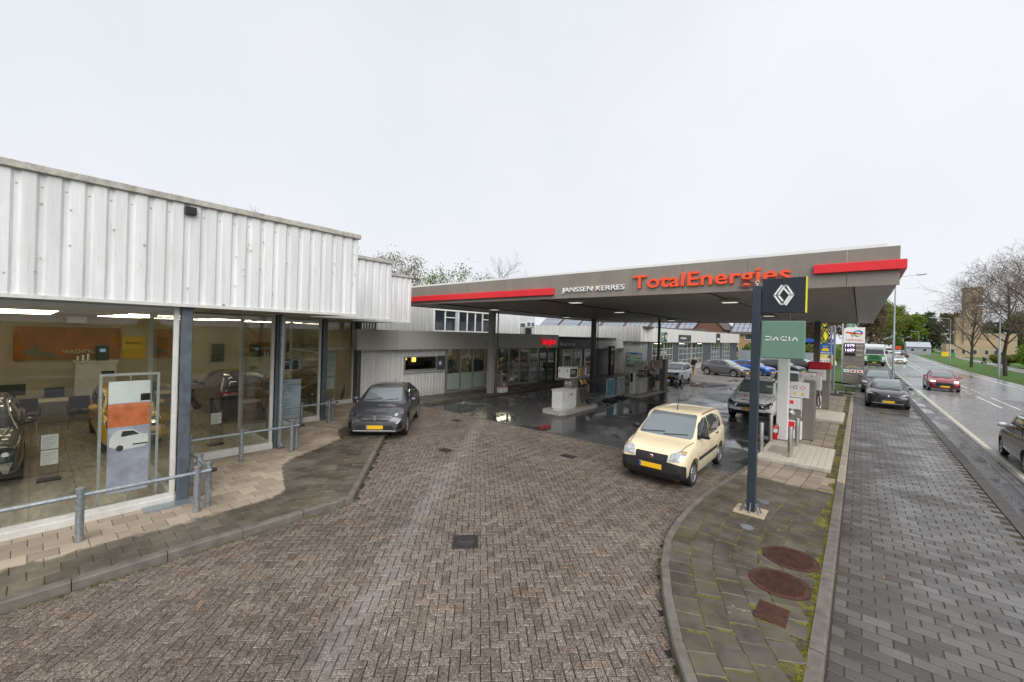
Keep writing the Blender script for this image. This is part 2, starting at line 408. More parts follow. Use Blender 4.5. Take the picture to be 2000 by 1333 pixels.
# ------------------------------------------------------------------ ground sheets
def sheet(name, poly, z, mat, kind='structure', th=.02, parent=None):
    m = MB().prism(poly, z - th, z); o = m.build(name, mat, parent)
    if not parent: tag(o, kind=kind)
    return o
sheet('ground', [(-1500, -400), (1500, -400), (1500, 2200), (-1500, 2200)], -.09, MFIELD, th=.4)
def bend(y): return 0 if y < 78 else .036 * (y - 78) ** 2 / (y - 78 + 25)
YS = [-60, -20, 0, 20, 40, 60, 78, 90, 105, 125, 150, 180, 220, 270, 330, 420, 560, 800]
def strip(x0, x1, y0=-60, y1=800, fn=bend):
    ys = [y0] + [y for y in YS if y0 < y < y1] + [y1]
    return [(x0 + fn(y), y) for y in ys][::1], [(x1 + fn(y), y) for y in ys]
def ribbon(name, x0, x1, z, mat, y0=-60, y1=800, th=.03, parent=None, kind='structure'):
    a, b = strip(x0, x1, y0, y1); m = MB(); n = len(a)
    vs = [(x, y, z) for x, y in a] + [(x, y, z) for x, y in b] + [(x, y, z - th) for x, y in a] + [(x, y, z - th) for x, y in b]
    fs = []
    for i in range(n - 1): fs += [(i, n + i, n + i + 1, i + 1), (i, i + 1, 2 * n + i + 1, 2 * n + i), (n + i, 3 * n + i, 3 * n + i + 1, n + i + 1)]
    fs += [(0, 2 * n, 3 * n, n), (n - 1, 2 * n - 1, 4 * n - 1, 3 * n - 1)]
    m.add(vs, fs); o = m.build(name, mat, parent)
    if not parent: tag(o, kind=kind)
    return o
road = ribbon('road', 3.22, 11.55, 0.0, MROAD)
ribbon('verge', 11.55, 60, .03, MGRASS, th=.1)
a = [(16.4, -60), (16.4, 60), (16.9, 91), (19.0, 120), (21.2, 168), (24, 208), (32, 300), (44, 460)]
m = MB(); n = len(a)
for i in range(n - 1):
    (x0, y0), (x1, y1) = a[i], a[i + 1]
    m.quad((x0, y0, .045), (x0 + 2.2, y0, .045), (x1 + 2.2, y1, .045), (x1, y1, .045))
tag(m.build('cycle_path', MPATH), kind='structure')
m = MB().quad((15, 205, .05), (34, 215, .05), (34, 224, .05), (15, 218, .05)); tag(m.build('side_street', MPATH), kind='structure')
# asphalt of the filling station
asph = sheet('station_asphalt', [(-15.15, 11.6), (-2.2, 11.6), (-2.2, 36), (-2.9, 44), (-2.9, 78), (-14.2, 78), (-14.2, 35), (-15.15, 35)], .003, MASPH, th=.05)
sheet('car_park_paving', [(-14.2, 34.5), (-2.6, 34.5), (-2.9, 44), (-2.9, 78), (-14.2, 78)], .012, mat_asphalt('car_park_surface', (.2, .175, .155), (.56, .66), .5, ps=.5), th=.008)
m = MB().box(-15.1, -2.36, 11.57, 11.66, -.02, .008); m.build('edge_strip', pm('edge_strip', (.12, .11, .1), .7, grime=.6), asph)

# road markings
mk = tag(MB().box(0, .01, 0, .01, -.02, -.019).build('road_markings', MLINE), kind='structure')
def mark(x, y0, y1, w=.12, mat=MLINE):
    a = [y0] + [y for y in YS if y0 < y < y1] + [y1]; m = MB()
    for p, q in zip(a, a[1:]): m.quad((x + bend(p), p, .004), (x + w + bend(p), p, .004), (x + w + bend(q), q, .004), (x + bend(q), q, .004))
    return m.build('marking_line', mat, mk)
mark(3.3, -30, 43.5, .14, MLINEY)
for k in range(14): mark(3.3, 44.5 + k * 2, 45.4 + k * 2, .12)
mark(3.4, 74, 420, .14)
for x in (6.1, 6.75):
    for y0, y1 in ((-20, -12), (-8, -1), (3, 9.5), (13, 19.5), (24, 31), (35.5, 42.1)): mark(x, y0, y1)
    for k in range(4): mark(x, 44.0 + k * 1.3, 44.6 + k * 1.3)
    mark(x, 50, 420)
mark(10.2, -40, 46, .14); mark(10.2, 56, 420, .14)
for k in range(5): mark(10.2, 47.2 + k * 1.9, 48.3 + k * 1.9, .14)

# ------------------------------------------------------------------ pieces of paving
def piece_mesh(name, lx, ly, h, mat, b=.006):
    m = MB(); x, y = lx / 2, ly / 2
    vs = [(-x, -y, -h), (x, -y, -h), (x, y, -h), (-x, y, -h), (-x, -y, -b), (x, -y, -b), (x, y, -b), (-x, y, -b),
          (-x + b, -y + b, 0), (x - b, -y + b, 0), (x - b, y - b, 0), (-x + b, y - b, 0)]
    fs = [(8, 9, 10, 11)] + [(i, (i + 1) % 4, 4 + (i + 1) % 4, 4 + i) for i in range(4)] + [(4 + i, 4 + (i + 1) % 4, 8 + (i + 1) % 4, 8 + i) for i in range(4)]
    m.add(vs, fs)
    return m.mesh(name, mat, fix=False), vs, fs
def lay(parent, pname, spots, lx, ly, h, mat, nmax=300, jit=.003, tilt=.006, b=.006, stuff='further_paving'):
    """spots: (x, y, z, rot). The largest in view become objects of their own, the rest one joined part"""
    spots = [s for s in spots if infront(s[0], s[1], s[2])]
    spots.sort(key=lambda s: (s[0] * s[0] + s[1] * s[1]))
    me, vs, fs = piece_mesh(pname, lx, ly, h, mat, b)
    rest = MB()
    for i, (x, y, z, r) in enumerate(spots):
        z += random.uniform(-jit, jit); tx, ty = random.uniform(-tilt, tilt), random.uniform(-tilt, tilt); r += random.uniform(-.012, .012)
        if i < nmax:
            o = bpy.data.objects.new(pname, me); COL.objects.link(o); o.parent = parent
            o.location = (x, y, z); o.rotation_euler = (tx, ty, r)
        else:
            M = Matrix.Translation((x, y, z)) @ Matrix.Rotation(r, 4, 'Z') @ Matrix.Rotation(ty, 4, 'Y') @ Matrix.Rotation(tx, 4, 'X')
            rest.add([M @ Vector(v) for v in vs], fs)
    if rest.v:
        tag(rest.build(stuff, mat, parent, fix=False), kind='stuff')
    return len(spots)

ISL_L = [(-.35, 2.5), (-.72, 3.3), (-1.28, 4.22), (-1.66, 4.85), (-2.08, 5.8), (-2.33, 6.5), (-2.47, 7.29), (-2.53, 8.4), (-2.48, 9.7), (-2.3, 11.5), (-2.2, 13.0), (-2.2, 14.5), (-2.2, 16.0), (-2.2, 19.0), (-2.2, 36.2)]
def resample(pts, step):
    P = [Vector((*p, 0)) for p in pts]; dense = []
    for i in range(len(P) - 1):
        p0, p1, p2, p3 = P[max(i - 1, 0)], P[i], P[i + 1], P[min(i + 2, len(P) - 1)]
        n = max(2, int((p2 - p1).length / .05))
        for k in range(n):
            u = k / n
            if (p2 - p1).length > 2.5: dense.append(p1.lerp(p2, u)); continue
            dense.append(.5 * ((2 * p1) + (p2 - p0) * u + (2 * p0 - 5 * p1 + 4 * p2 - p3) * u * u + (3 * p1 - p0 - 3 * p2 + p3) * u ** 3))
    dense.append(P[-1])
    out = [dense[0]]; acc = 0
    for a, b in zip(dense, dense[1:]):
        L = (b - a).length
        while L > 1e-9 and acc + L >= step:
            t_ = (step - acc) / L; a = a.lerp(b, t_); out.append(a.copy()); L = (b - a).length; acc = 0
        acc += L
    return out
# --- forecourt: herringbone bricks laid at 45 degrees
FORE = [(-7.45, -3.5), (-7.45, 4.12), (-11.2, 7.2), (-15.1, 10.85), (-15.1, 11.6), (-2.3, 11.6), (-2.45, 9.7), (-2.5, 8.4), (-2.44, 7.29), (-2.3, 6.5), (-2.05, 5.8), (-1.63, 4.85), (-1.25, 4.22), (-.7, 3.3), (-.3, 2.4), (-.2, -3.5)]
fore = sheet('forecourt_paving', FORE, -.011, MBED, th=.06)
holes = []
W_, spots = .105, []
ca, sa = math.cos(R(45)), math.sin(R(45))
for j in range(-60, 220):
    for i in range(-220, 100):
        mm = (i - j) % 4
        if mm == 0: cx, cy, rr = (i + 1) * W_, (j + .5) * W_, 0
        elif mm == 3: cx, cy, rr = (i + .5) * W_, (j + 1) * W_, R(90)
        else: continue
        x, y = ca * cx - sa * cy, sa * cx + ca * cy
        if not (-15.3 < x < 0 and -3.4 < y < 11.7): continue
        if not inpoly(x, y, FORE): continue
        if any(abs(x - hx) + abs(y - hy) < hr * 1.3 for hx, hy, hr in holes): continue
        spots.append((x, y, 0, rr + R(45)))
lay(fore, 'brick', spots, .2, .0965, .03, MBRICK, 300, .0016, .008, .005, 'further_bricks')

# --- kerbs
def kerb_run(parent, pts, w, h, mat, L=1.0, side=1, z0=-.05, y_split=None, mat2=None, bev=.018, skip=None):
    """kerb stones along a path; side +1 puts the stone to the left of the direction of travel"""
    tot = sum((Vector(q) - Vector(p)).length for p, q in zip(pts, pts[1:]))
    ps = resample(pts, L if len(pts) > 3 else tot / round(tot / L) - 1e-5)
    for a, b in zip(ps, ps[1:]):
        if skip and skip((a + b) / 2): continue
        d = (b - a).normalized(); nrm = Vector((-d.y, d.x, 0)) * side
        a2, b2 = a + d * .005, b - d * .005; m = MB()
        def ring(p): return [p + Vector((0, 0, z0)), p + nrm * .012 + Vector((0, 0, h - bev)), p + nrm * (.012 + bev) + Vector((0, 0, h)), p + nrm * w + Vector((0, 0, h)), p + nrm * w + Vector((0, 0, z0))]
        dz = random.uniform(-.006, .006); r1, r2 = ring(a2), ring(b2)
        vs = [q + Vector((0, 0, dz)) for q in r1 + r2]
        fs = [(k, (k + 1) % 5, 5 + (k + 1) % 5, 5 + k) for k in range(5)] + [(0, 1, 2, 3, 4), (9, 8, 7, 6, 5)]
        m.add(vs, fs)
        m.build('kerb_stone', mat2 if (y_split and y_split(a)) else mat, parent)
SW = [(-7.5, -3.4), (-7.5, 4.14), (-11.25, 7.2), (-15.15, 10.8), (-15.15, 34.9), (-17.6, 34.9), (-17.6, 9.3), (-17.3, 9.3), (-17.3, 6.7), (-14.7, 6.7), (-14.7, 4.25), (-12.1, 4.25), (-12.1, 1.75), (-9.6, 1.75), (-9.6, -3.4)]
SWB = [(-7.58, -3.4), (-7.58, 4.1), (-11.28, 7.11), (-15.22, 10.75)] + [(-15.22, 34.9)] + SW[5:]
swalk = sheet('sidewalk', SWB, .1, MBEDM, th=.15)
for seg in ([(-7.5, -3.4), (-7.5, 4.14)], [(-7.5, 4.14), (-11.25, 7.2)], [(-11.25, 7.2), (-15.15, 10.8)], [(-15.15, 10.8), (-15.15, 34.9)]):
    kerb_run(swalk, seg, .13, .115, MKERB, .95, 1)
spots = []; dd = Vector((-3.75, 3.06)).normalized(); dn = Vector((-dd.y, dd.x)) * 1      # inward normal of the slanted kerb
p0 = Vector((-7.5, 4.14))
if dn.dot(Vector((-1, -1))) < 0: dn = -dn
def diag_d(x, y): return (Vector((x, y)) - p0).dot(dn)
for row in range(0, 34):
    x = -7.63 - .15 - row * .3
    for k in range(-14, 130):
        y = k * .3 + (.15 if row % 2 else 0)
        if not inpoly(x, y, SW): continue
        if 4 < y < 11.2 and diag_d(x, y) < .13 + (.72 if y > 4.7 else .2): continue
        spots.append((x, y, .112, 0))
ang = math.atan2(dd.y, dd.x)
for row in range(3):
    for k in range(-2, 36):
        q = p0 + dd * (.02 + k * .3 + (.15 if row % 2 else 0)) + dn * (.28 + row * .3)
        if q.x < -7.66 and inpoly(q.x, q.y, SW): spots.append((q.x, q.y, .115, ang))
lay(swalk, 'paving_tile', spots, .293, .293, .05, MTILE, 300, .003, .006, .005, 'further_tiles')

# --- planted-looking island of old tiles between forecourt and parking lane
ILP = [(x, y) for x, y in ISL_L] + [(-.22, 36.2), (-.22, 2.5)]
ILPB = [(x + .07, y) for x, y in ISL_L] + [(-.29, 36.2), (-.29, 2.5)]
isl = sheet('traffic_island_pavement', ILPB, .104, MBEDM, th=.15)
kerb_run(isl, ISL_L, .13, .115, MKERB, .8, -1, skip=lambda p: p.y > 36)
kerb_run(isl, [(-.2, 2.5), (-.2, 36.2)], .15, .118, MKERB, 1.0, 1, y_split=lambda p: 12 < p.y < 32, mat2=MKERBD)
spots = []
MANH = [(-.735, 7.52, .4), (-.77, 6.62, .4), (-.74, 5.86, .2)]
for row in range(7):
    off = .13 + .15 + row * .302
    base = resample(ISL_L, .06)
    offc = []
    for i in range(len(base) - 1):
        d = (base[min(i + 3, len(base) - 1)] - base[max(i - 3, 0)]).normalized(); offc.append(base[i] + Vector((d.y, -d.x, 0)) * off)
    acc = .15 if row % 2 else 0.0; last = offc[0]
    for i in range(1, len(offc)):
        acc += (offc[i] - last).length; last = offc[i]
        if acc >= .302:
            acc -= .302; p = offc[i]; d = (offc[min(i + 2, len(offc) - 1)] - offc[max(i - 2, 0)]).normalized()
            if p.x > -.5 or p.y < 2.9 or p.y > 36: continue
            if any((p.x - a) ** 2 + (p.y - b) ** 2 < (c * .8) ** 2 for a, b, c in MANH): continue
            if -2.2 < p.x < -.4 and 13.1 < p.y < 15.9: continue
            spots.append((p.x, p.y, .111, math.atan2(d.y, d.x)))
for row in range(7):
    x = -.36 - .16 - row * .3
    for k in range(9, 120):
        y = k * .302 + (.15 if row % 2 else 0)
        if not inpoly(x - .1, y, ILPB) or any((x - a) ** 2 + (y - b) ** 2 < (c * .8) ** 2 for a, b, c in MANH) or (-2.2 < x < -.4 and 13.1 < y < 15.9): continue
        if all((x - s_[0]) ** 2 + (y - s_[1]) ** 2 > .225 ** 2 for s_ in spots): spots.append((x, y, .106, 0))
lay(isl, 'paving_tile', spots, .285, .288, .05, MTILE2, 300, .004, .012, .006, 'further_tiles')

# --- parking lane
lane = sheet('parking_lane', [(-.2, -3), (2.3, -3), (2.3, 78), (-.2, 78)], -.004, mat_bed('lane_joint', soil=(.055, .045, .036), moss=(.07, .07, .02), lo=.58, hi=.72, ms=2.0), th=.06)
sheet('far_lane', [(-2.2, 46), (2.28, 46), (3.2, 78), (3.4, 90), (-2.2, 90)], .006, mat_asphalt('far_lane_surface', (.13, .125, .12), (.55, .7), .4), th=.03)
spots, halfs = [], []
for row in range(-8, 260):
    y = row * .178
    if not 2.5 < y < 46: continue
    for k in range(9):
        x = -.19 + .137 + k * .276 + (.138 if row % 2 else 0)
        if x < 2.2: spots.append((x, y, 0, 0))
    halfs.append((-.125 if row % 2 else 2.23, y, 0, 0))
lay(lane, 'paver', spots, .268, .166, .03, MPAV, 300, .0025, .01, .007, 'further_pavers')
lay(lane, 'half_paver', halfs, .128, .168, .03, MPAV, 40, .002, .007, .007, 'further_half_pavers')
kerb_run(lane, [(2.56, -3), (2.56, 78)], .25, .008, pm('kerb_wet', (.075, .072, .068), .7, var=.25, vs=5, bump=.3, bs=150), 1.0, 1, bev=.006)
gut = sheet('gutter', [(2.56, -20), (3.23, -20), (3.23, 90), (2.56, 90)], -.012, MGUT, th=.05)
spots = [(3.0 + .11 * c, y * .215 + (.1 if c else 0), -.003, R(90)) for c in range(2) for y in range(22, 190)]
lay(gut, 'gutter_brick', spots, .2, .1, .03, MPAV, 120, .002, .01, .006, 'further_gutter_bricks')
# ------------------------------------------------------------------ shared building materials
def mat_cladding(name, col, dirt=.35, low=None):
    t = NT(name)
    v = t.mapping(t.pos(), (3.5, 3.5, .35))
    c = t.mix(t.ramp(t.noise(1.4, 5, .6, v), [(.35, 0), (.7, 1)]), tuple(x * .86 for x in col), tuple(min(1, x * 1.06) for x in col))
    st = t.ramp(t.noise(5, 6, .75, v), [(.55, 0), (.74, dirt)])
    c = t.mix(st, c, (.3, .26, .19))
    sp = t.voro(2.1, out='Distance'); spm = t.ramp(t.math('ADD', sp, t.math('MULTIPLY', t.noise(30, 3), .05)), [(.06, .85), (.1, 0)])
    c = t.mix(t.math('MULTIPLY', spm, t.ramp(t.noise(.8, 2), [(.44, 0), (.55, 1)])), c, (.16, .11, .06))
    if low is not None:
        z = t.sep(t.pos())[2]
        g = t.math('SUBTRACT', low[1], t.math('ADD', z, t.math('MULTIPLY', t.noise(4, 4), .3)))
        c = t.mix(t.ramp(t.math('DIVIDE', g, low[1] - low[0] + .3, True), [(0, 0), (1, .6)]), c, (.17, .155, .09))
    return t.finish(c, .42, 0, t.bump(t.noise(3, 3), .08, .02), .5)
MWHITE = mat_cladding('white_sheet_cladding', (.71, .715, .725), .38)
MWALLW = mat_cladding('aged_white_cladding', (.66, .655, .63), .55, (.1, .8))
MALU = pm('aluminium_frame', (.62, .63, .63), .38, .6, var=.08, vs=4, grime=.25)
MALUW = pm('pale_frame', (.62, .62, .59), .4, .1, var=.08, vs=4, grime=.2)
MPOST = pm('blue_grey_steel', (.1, .12, .14), .45, .3, var=.25, vs=5, grime=.3)
MGALV = pm('galvanised_steel', (.36, .4, .43), .38, .75, var=.3, vs=22, bump=.15, bs=90, grime=.25)
MSOFF = pm('soffit_board', (.5, .47, .42), .6, var=.12, vs=2, grime=.35)
MCOPE = pm('coping_concrete', (.42, .4, .36), .8, var=.25, vs=5, bump=.4, bs=60, grime=.7)
MBLACK = pm('black_plastic', (.012, .012, .013), .4, var=.2)
MDARK = pm('dark_rubber', (.02, .02, .02), .7, var=.2)
MROOF = pm('roof_felt', (.12, .12, .12), .9, var=.2)
MGLASS = glassmat('window_glass', (.88, .9, .88), 1.45, .008)
MGLASSD = glassmat('shop_glass', (.6, .64, .63), 1.55, .03)
MWHT = pm('white_paint', (.78, .78, .77), .4, var=.04, vs=6)
MPAPER = pm('white_paper', (.8, .8, .79), .6, var=.03)
MINK = pm('dark_ink', (.03, .03, .035), .6)
MCHROME = pm('chrome', (.75, .75, .76), .12, 1.0, var=.05)

def clad(name, a, b, z0, z1, mat, parent, pitch=.25, depth=.032, groove=.11, slope=.034, hung=0.0, start=0):
    """profiled sheet from a to b (outside lies to the right of the direction of travel)"""
    A, B = Vector((*a, 0)), Vector((*b, 0)); d = (B - A); L = d.length; d.normalize(); nrm = Vector((d.y, -d.x, 0))
    prof = []; s = start
    while s < L:
        for u, o in ((0, 0), (pitch - groove, 0), (pitch - groove + slope, -depth), (pitch - slope, -depth)):
            if 0 <= s + u <= L: prof.append((s + u, o))
        s += pitch
    prof.append((L, 0)); m = MB(); n = len(prof)
    pts = [A + d * s_ + nrm * o for s_, o in prof]
    vs = [p + Vector((0, 0, z0)) for p in pts] + [p + Vector((0, 0, z1)) for p in pts]
    m.add(vs, [(i, i + 1, n + i + 1, n + i) for i in range(n - 1)])
    o = m.mesh(name, mat, fix=False, off=ORG.get(parent.name, (0, 0, 0)))
    return link(name, o, parent, ORG.get(parent.name, (0, 0, 0)))
def bolts(name, a, b, zs, mat, parent, pitch=.25, depth=.032, groove=.11, r=.014, extra=()):
    A, B = Vector((*a, 0)), Vector((*b, 0)); d = (B - A); L = d.length; d.normalize(); nrm = Vector((d.y, -d.x, 0)); m = MB()
    Mr = nrm.to_track_quat('Z', 'Y').to_matrix().to_4x4()
    s = pitch - groove / 2
    while s < L:
        for z in zs: m.lathe([(r, 0), (r * .8, .008), (.0, .01)], 6, Matrix.Translation(A + d * s + nrm * (-depth) + Vector((0, 0, z))) @ Mr)
        s += pitch
    for u, z in extra: m.lathe([(r, 0), (r * .8, .01), (.0, .012)], 6, Matrix.Translation(A + d * u + Vector((0, 0, z))) @ Mr)
    return tag(m.build(name, mat, parent), kind='stuff')

# ------------------------------------------------------------------ showroom
show = empty('showroom_building', (-13, 0, 0), 'white clad car showroom with stepped glass front and overhanging fascias', 'building')
ZS, ZT = 3.76, 5.62
FX = [-9.45, -12.0, -14.5]; FY = [5.15, 7.75, 10.35]
GX = [-9.65, -12.1, -14.7, -17.3]; GY = [1.75, 4.25, 6.7, 9.35]
roofpoly = [(-9.5, -9), (-9.5, 5.1), (-12.05, 5.1), (-12.05, 7.7), (-14.55, 7.7), (-14.55, 10.3), (-24, 10.3), (-24, -9)]
MB().prism(roofpoly, 5.4, 5.55).build('roof', MROOF, show)
MB().prism(roofpoly, ZS - .02, ZS + .1).build('soffit', MSOFF, show)
for k in range(7): MB().box(-9.6 - 0.9 * k * 0 - 14, -9.5, -2.2 + k * 1.0, -2.185 + k * 1.0, ZS - .026, ZS - .02).build('soffit_joint', MDARK, show)
y0 = -9
for i in range(3):
    clad('fascia_cladding', (FX[i], y0), (FX[i], FY[i]), ZS + .01, ZT, MWHITE, show, start=(.1 if i == 0 else 0))
    ex = []
    if i == 0:
        random.seed(3)
        for k in range(46):
            u = random.uniform(8.4, 14); zz = random.choice([4.15, 4.35, 4.6, 4.75, 5.0, 5.2]) + random.uniform(-.08, .08)
            if ((u - .1) % .25) < .15: ex.append((u, zz))
    bolts('bolts', (FX[i], y0 + (.1 if i == 0 else 0)), (FX[i], FY[i]), (ZT - .2,) , MCOPE, show, extra=ex)
    clad('fascia_return', (FX[i], FY[i]), (FX[i] - 2.6 if i < 2 else -20, FY[i]), ZS + .01, ZT, MWHITE, show)
    MB().cbox(FX[i] - .16, FX[i] + .05, y0, FY[i] + .05, ZT, ZT + .11, .008).build('coping', MCOPE, show)
    MB().cbox(FX[i] - 2.75 if i < 2 else -20, FX[i] - .165, FY[i] - .14, FY[i] + .05, ZT, ZT + .11, .008).build('coping', MCOPE, show)
    MB().box(FX[i] - .055, FX[i] + .018, y0, FY[i] + .02, ZS - .035, ZS + .022).build('drip_edge', MALUW, show)
    MB().box(FX[i] - .12, FX[i] - .1, y0, FY[i] - .05, ZS, ZT).build('backing', MWHITE, show)
    y0 = FY[i]
# joint in the coping, little lamp and camera on the fascia
MB().cbox(-9.45, -9.36, 1.75, 1.92, 5.42, 5.56, .01).build('fascia_lamp', MBLACK, show)
cm = MB().cbox(-12.0, -11.7, 5.6, 5.72, 4.55, 4.68, .02); cm.build('camera_housing', MWHT, show)
MB().tube([(-11.9, 5.72, 4.6), (-11.98, 5.9, 4.6)], .02).build('camera_arm', MWHT, show)
# interior shell
MFLOOR = None
def mat_floor():
    t = NT('showroom_floor'); p = t.pos()
    br = t.node('ShaderNodeTexBrick'); t.link(p, br.inputs['Vector']); br.offset = 0
    for k, v in (('Scale', 1), ('Brick Width', .6), ('Row Height', .6), ('Mortar Size', .004)): br.inputs[k].default_value = v
    br.inputs['Color1'].default_value = (.5, .45, .36, 1); br.inputs['Color2'].default_value = (.46, .41, .33, 1); br.inputs['Mortar'].default_value = (.2, .18, .15, 1)
    vn = t.ramp(t.noise(2.2, 5, .6, t.mapping(p, (.6, 2.6, 1), (0, 0, .5)), dist=1.2), [(.38, .78), (.62, 1.12)])
    return t.finish(t.mix(1, br.outputs['Color'], vn, 'MULTIPLY'), .16, 0, None, .5)
MFLOOR = mat_floor()
inpol = [(-9.72, -8.9), (-9.72, 1.68), (-12.17, 1.68), (-12.17, 4.18), (-14.77, 4.18), (-14.77, 6.63), (-17.37, 6.63), (-17.37, 9.25), (-22.5, 9.25), (-22.5, -8.9)]
MB().prism(inpol, .0, .13).build('floor', MFLOOR, show)
MCEIL = pm('ceiling_tile', (.62, .58, .5), .8, var=.05)
MB().prism(inpol, 3.66, 3.7).build('ceiling', MCEIL, show)
for k in range(12): MB().box(-22.4, -9.8, -6 + k * .6 - .01 - (0 if k < 13 else 0), -6 + k * .6 + .01, 3.652, 3.66).build('ceiling_rail', MSOFF, show)
MIWALL = pm('showroom_wall', (.42, .36, .265), .8, var=.1, vs=.8)
MB().box(-22.6, -22.45, -9, 9.4, .1, 3.7).build('back_wall', MIWALL, show)
MB().box(-22.5, -17.4, 9.25, 9.4, .1, 3.7).build('side_wall', MIWALL, show)
MB().box(-22.5, -9.8, -9, -8.85, .1, 3.7).build('side_wall', MIWALL, show)
MLAMP = pm('lit_tube', (1, .95, .85), .5, emis=(1, .86, .62), emstr=7, var=0)
for ix in range(6):
    for iy in range(5):
        x = -13.6 - ix * 1.5; y = -2.6 + iy * 2.35
        if not inpoly(x, y, inpol) or not inpoly(x + .4, y + .7, inpol): continue
        f = MB().box(x - .06, x + .06, y - .62, y + .62, 3.62, 3.655).build('ceiling_lamp', MWHT, show)
        MB().box(x - .045, x + .045, y - .6, y + .6, 3.61, 3.62).build('lamp_tube', MLAMP, f)
# stepped glass front
def glazing(a, b, z0, z1, parent, mat, fm, posts=(), rails=(), fw=.06, fd=.08, sill=.18, sillout=.05, transom=True):
    """panes between posts from a to b; outside on the right of the direction of travel"""
    A, B = Vector((*a, 0)), Vector((*b, 0)); d = (B - A); L = d.length; d.normalize(); n = Vector((d.y, -d.x, 0))
    def bx(name, s0, s1, o0, o1, zz0, zz1, m_):
        ps = [A + d * s + n * o for s, o in ((s0, o0), (s1, o0), (s1, o1), (s0, o1))]
        return MB().prism([(p.x, p.y) for p in ps], zz0, zz1).build(name, m_, parent)
    cuts = [0] + list(posts) + [L]
    for s0, s1 in zip(cuts, cuts[1:]):
        zs = [z0 + sill] + list(rails) + [z1]
        for q0, q1 in zip(zs, zs[1:]):
            bx('window_pane', s0 + fw / 2, s1 - fw / 2, -.035, -.023, q0 + .015, q1 - .015, mat)
    for s in cuts:
        e0, e1 = max(s - fw / 2, 0), min(s + fw / 2, L)
        if s == 0: e0, e1 = 0, fw
        if s == L: e0, e1 = L - fw, L
        bx('mullion', e0, e1, -.07, .012, z0 + sill, z1, fm)
    for z in rails: bx('transom', fw, L - fw, -.06, .006, z - .025, z + .025, fm)
    if sill > .02:
        bx('sill', 0, L, -.08, sillout, z0, z0 + sill * .62, fm); bx('sill_rail', 0, L, -.075, sillout * .45, z0 + sill * .62, z0 + sill, fm)
    bx('head_rail', 0, L, -.07, .02, z1 - .05, z1, fm)
glazing((GX[0], -8.9), (GX[0], GY[0]), .1, ZS, show, MGLASS, MALUW, posts=(5.2,))
glazing((GX[0], GY[0]), (GX[1], GY[0]), .1, ZS, show, MGLASS, MALUW)
glazing((GX[1], GY[0]), (GX[1], GY[1]), .1, ZS, show, MGLASS, MALUW)
glazing((GX[1], GY[1]), (GX[2], GY[1]), .1, ZS, show, MGLASS, MALUW)
glazing((GX[2], GY[1]), (GX[2], GY[2]), .1, ZS, show, MGLASS, MALUW)
glazing((GX[2], GY[2]), (GX[3], GY[2]), .1, ZS, show, MGLASS, MALUW, rails=(2.55,))
glazing((GX[3], GY[2]), (GX[3], GY[3]), .1, ZS, show, MGLASS, MALUW, posts=(1.35,), rails=(2.55,))
for gx, gy in zip(GX[:3], GY[:3]):
    MB().cbox(gx - .08, gx + .09, gy + .03, gy + .2, .1, ZS, .01).build('steel_post', MPOST, show)
MB().tube([(GX[1] + .12, GY[1] + .16, ZS - .05), (GX[1] + .12, GY[1] + .16, .25), (GX[1] + .24, GY[1] + .16, .13)], .07, 12).build('downpipe', MGALV, show, smooth=True)
MB().tube([(-17.05, 9.42, 3.3), (-17.05, 9.42, .3), (-16.85, 9.42, .15)], .045, 10).build('downpipe', MWHT, show, smooth=True)
MB().box(-17.3, -16.95, 9.36, 9.52, .1, ZS).build('corner_post', MPOST, show)
MB().box(-9.62, -9.3, 1.3, 2.1, .1, .135).build('threshold_plate', MGALV, show)

# ------------------------------------------------------------------ galvanised railings
def railing(pts, label, rails, endcap=None):
    r = empty('railing', (pts[0][0], pts[0][1], .1), label, 'railing', 'galvanised railings before the showroom glass')
    for x, y in pts:
        p = MB().lathe([(.05, .08), (.05, .88), (.056, .885), (.056, .91), (.03, .925), (0, .925)], 14, Matrix.Translation((x, y, .0))).build('post', MGALV, r, smooth=True)
    for a, b in rails:
        MB().tube([(*a, .8), (*b, .8)], .03, 10).build('rail', MGALV, r, smooth=True)
        if endcap: MB().tube([(*b, .8), (b[0] + (b[0] - a[0]) * .001, b[1] + .06, .8)], .034, 10).build('end_cap', MBLACK, r, smooth=True)
    return r
railing([(-8.82, -2.6), (-8.82, -1.05), (-8.82, .5), (-8.82, 1.92), (-8.98, 2.12), (-9.6, 2.12), (-10.3, 2.12), (-11.2, 2.12)], 'galvanised railing nearest the camera before the first showroom window', [((-8.82, -2.6), (-8.82, 2.14)), ((-11.2, 2.12), (-8.82, 2.12))], 1)
railing([(-11.35, 2.3), (-11.35, 3.32), (-11.35, 4.47), (-11.53, 4.66), (-12.65, 4.66), (-13.6, 4.66)], 'galvanised railing before the second showroom window with the downpipe', [((-11.35, 2.3), (-11.35, 4.72)), ((-13.6, 4.66), (-11.35, 4.66))], 1)
railing([(-14.05, 4.9), (-14.05, 5.82), (-14.05, 6.75), (-14.3, 7.0), (-16.2, 7.05)], 'galvanised railing before the third showroom window with the list sign', [((-14.05, 4.9), (-14.05, 6.98)), ((-16.2, 7.0), (-14.05, 7.0))], 1)
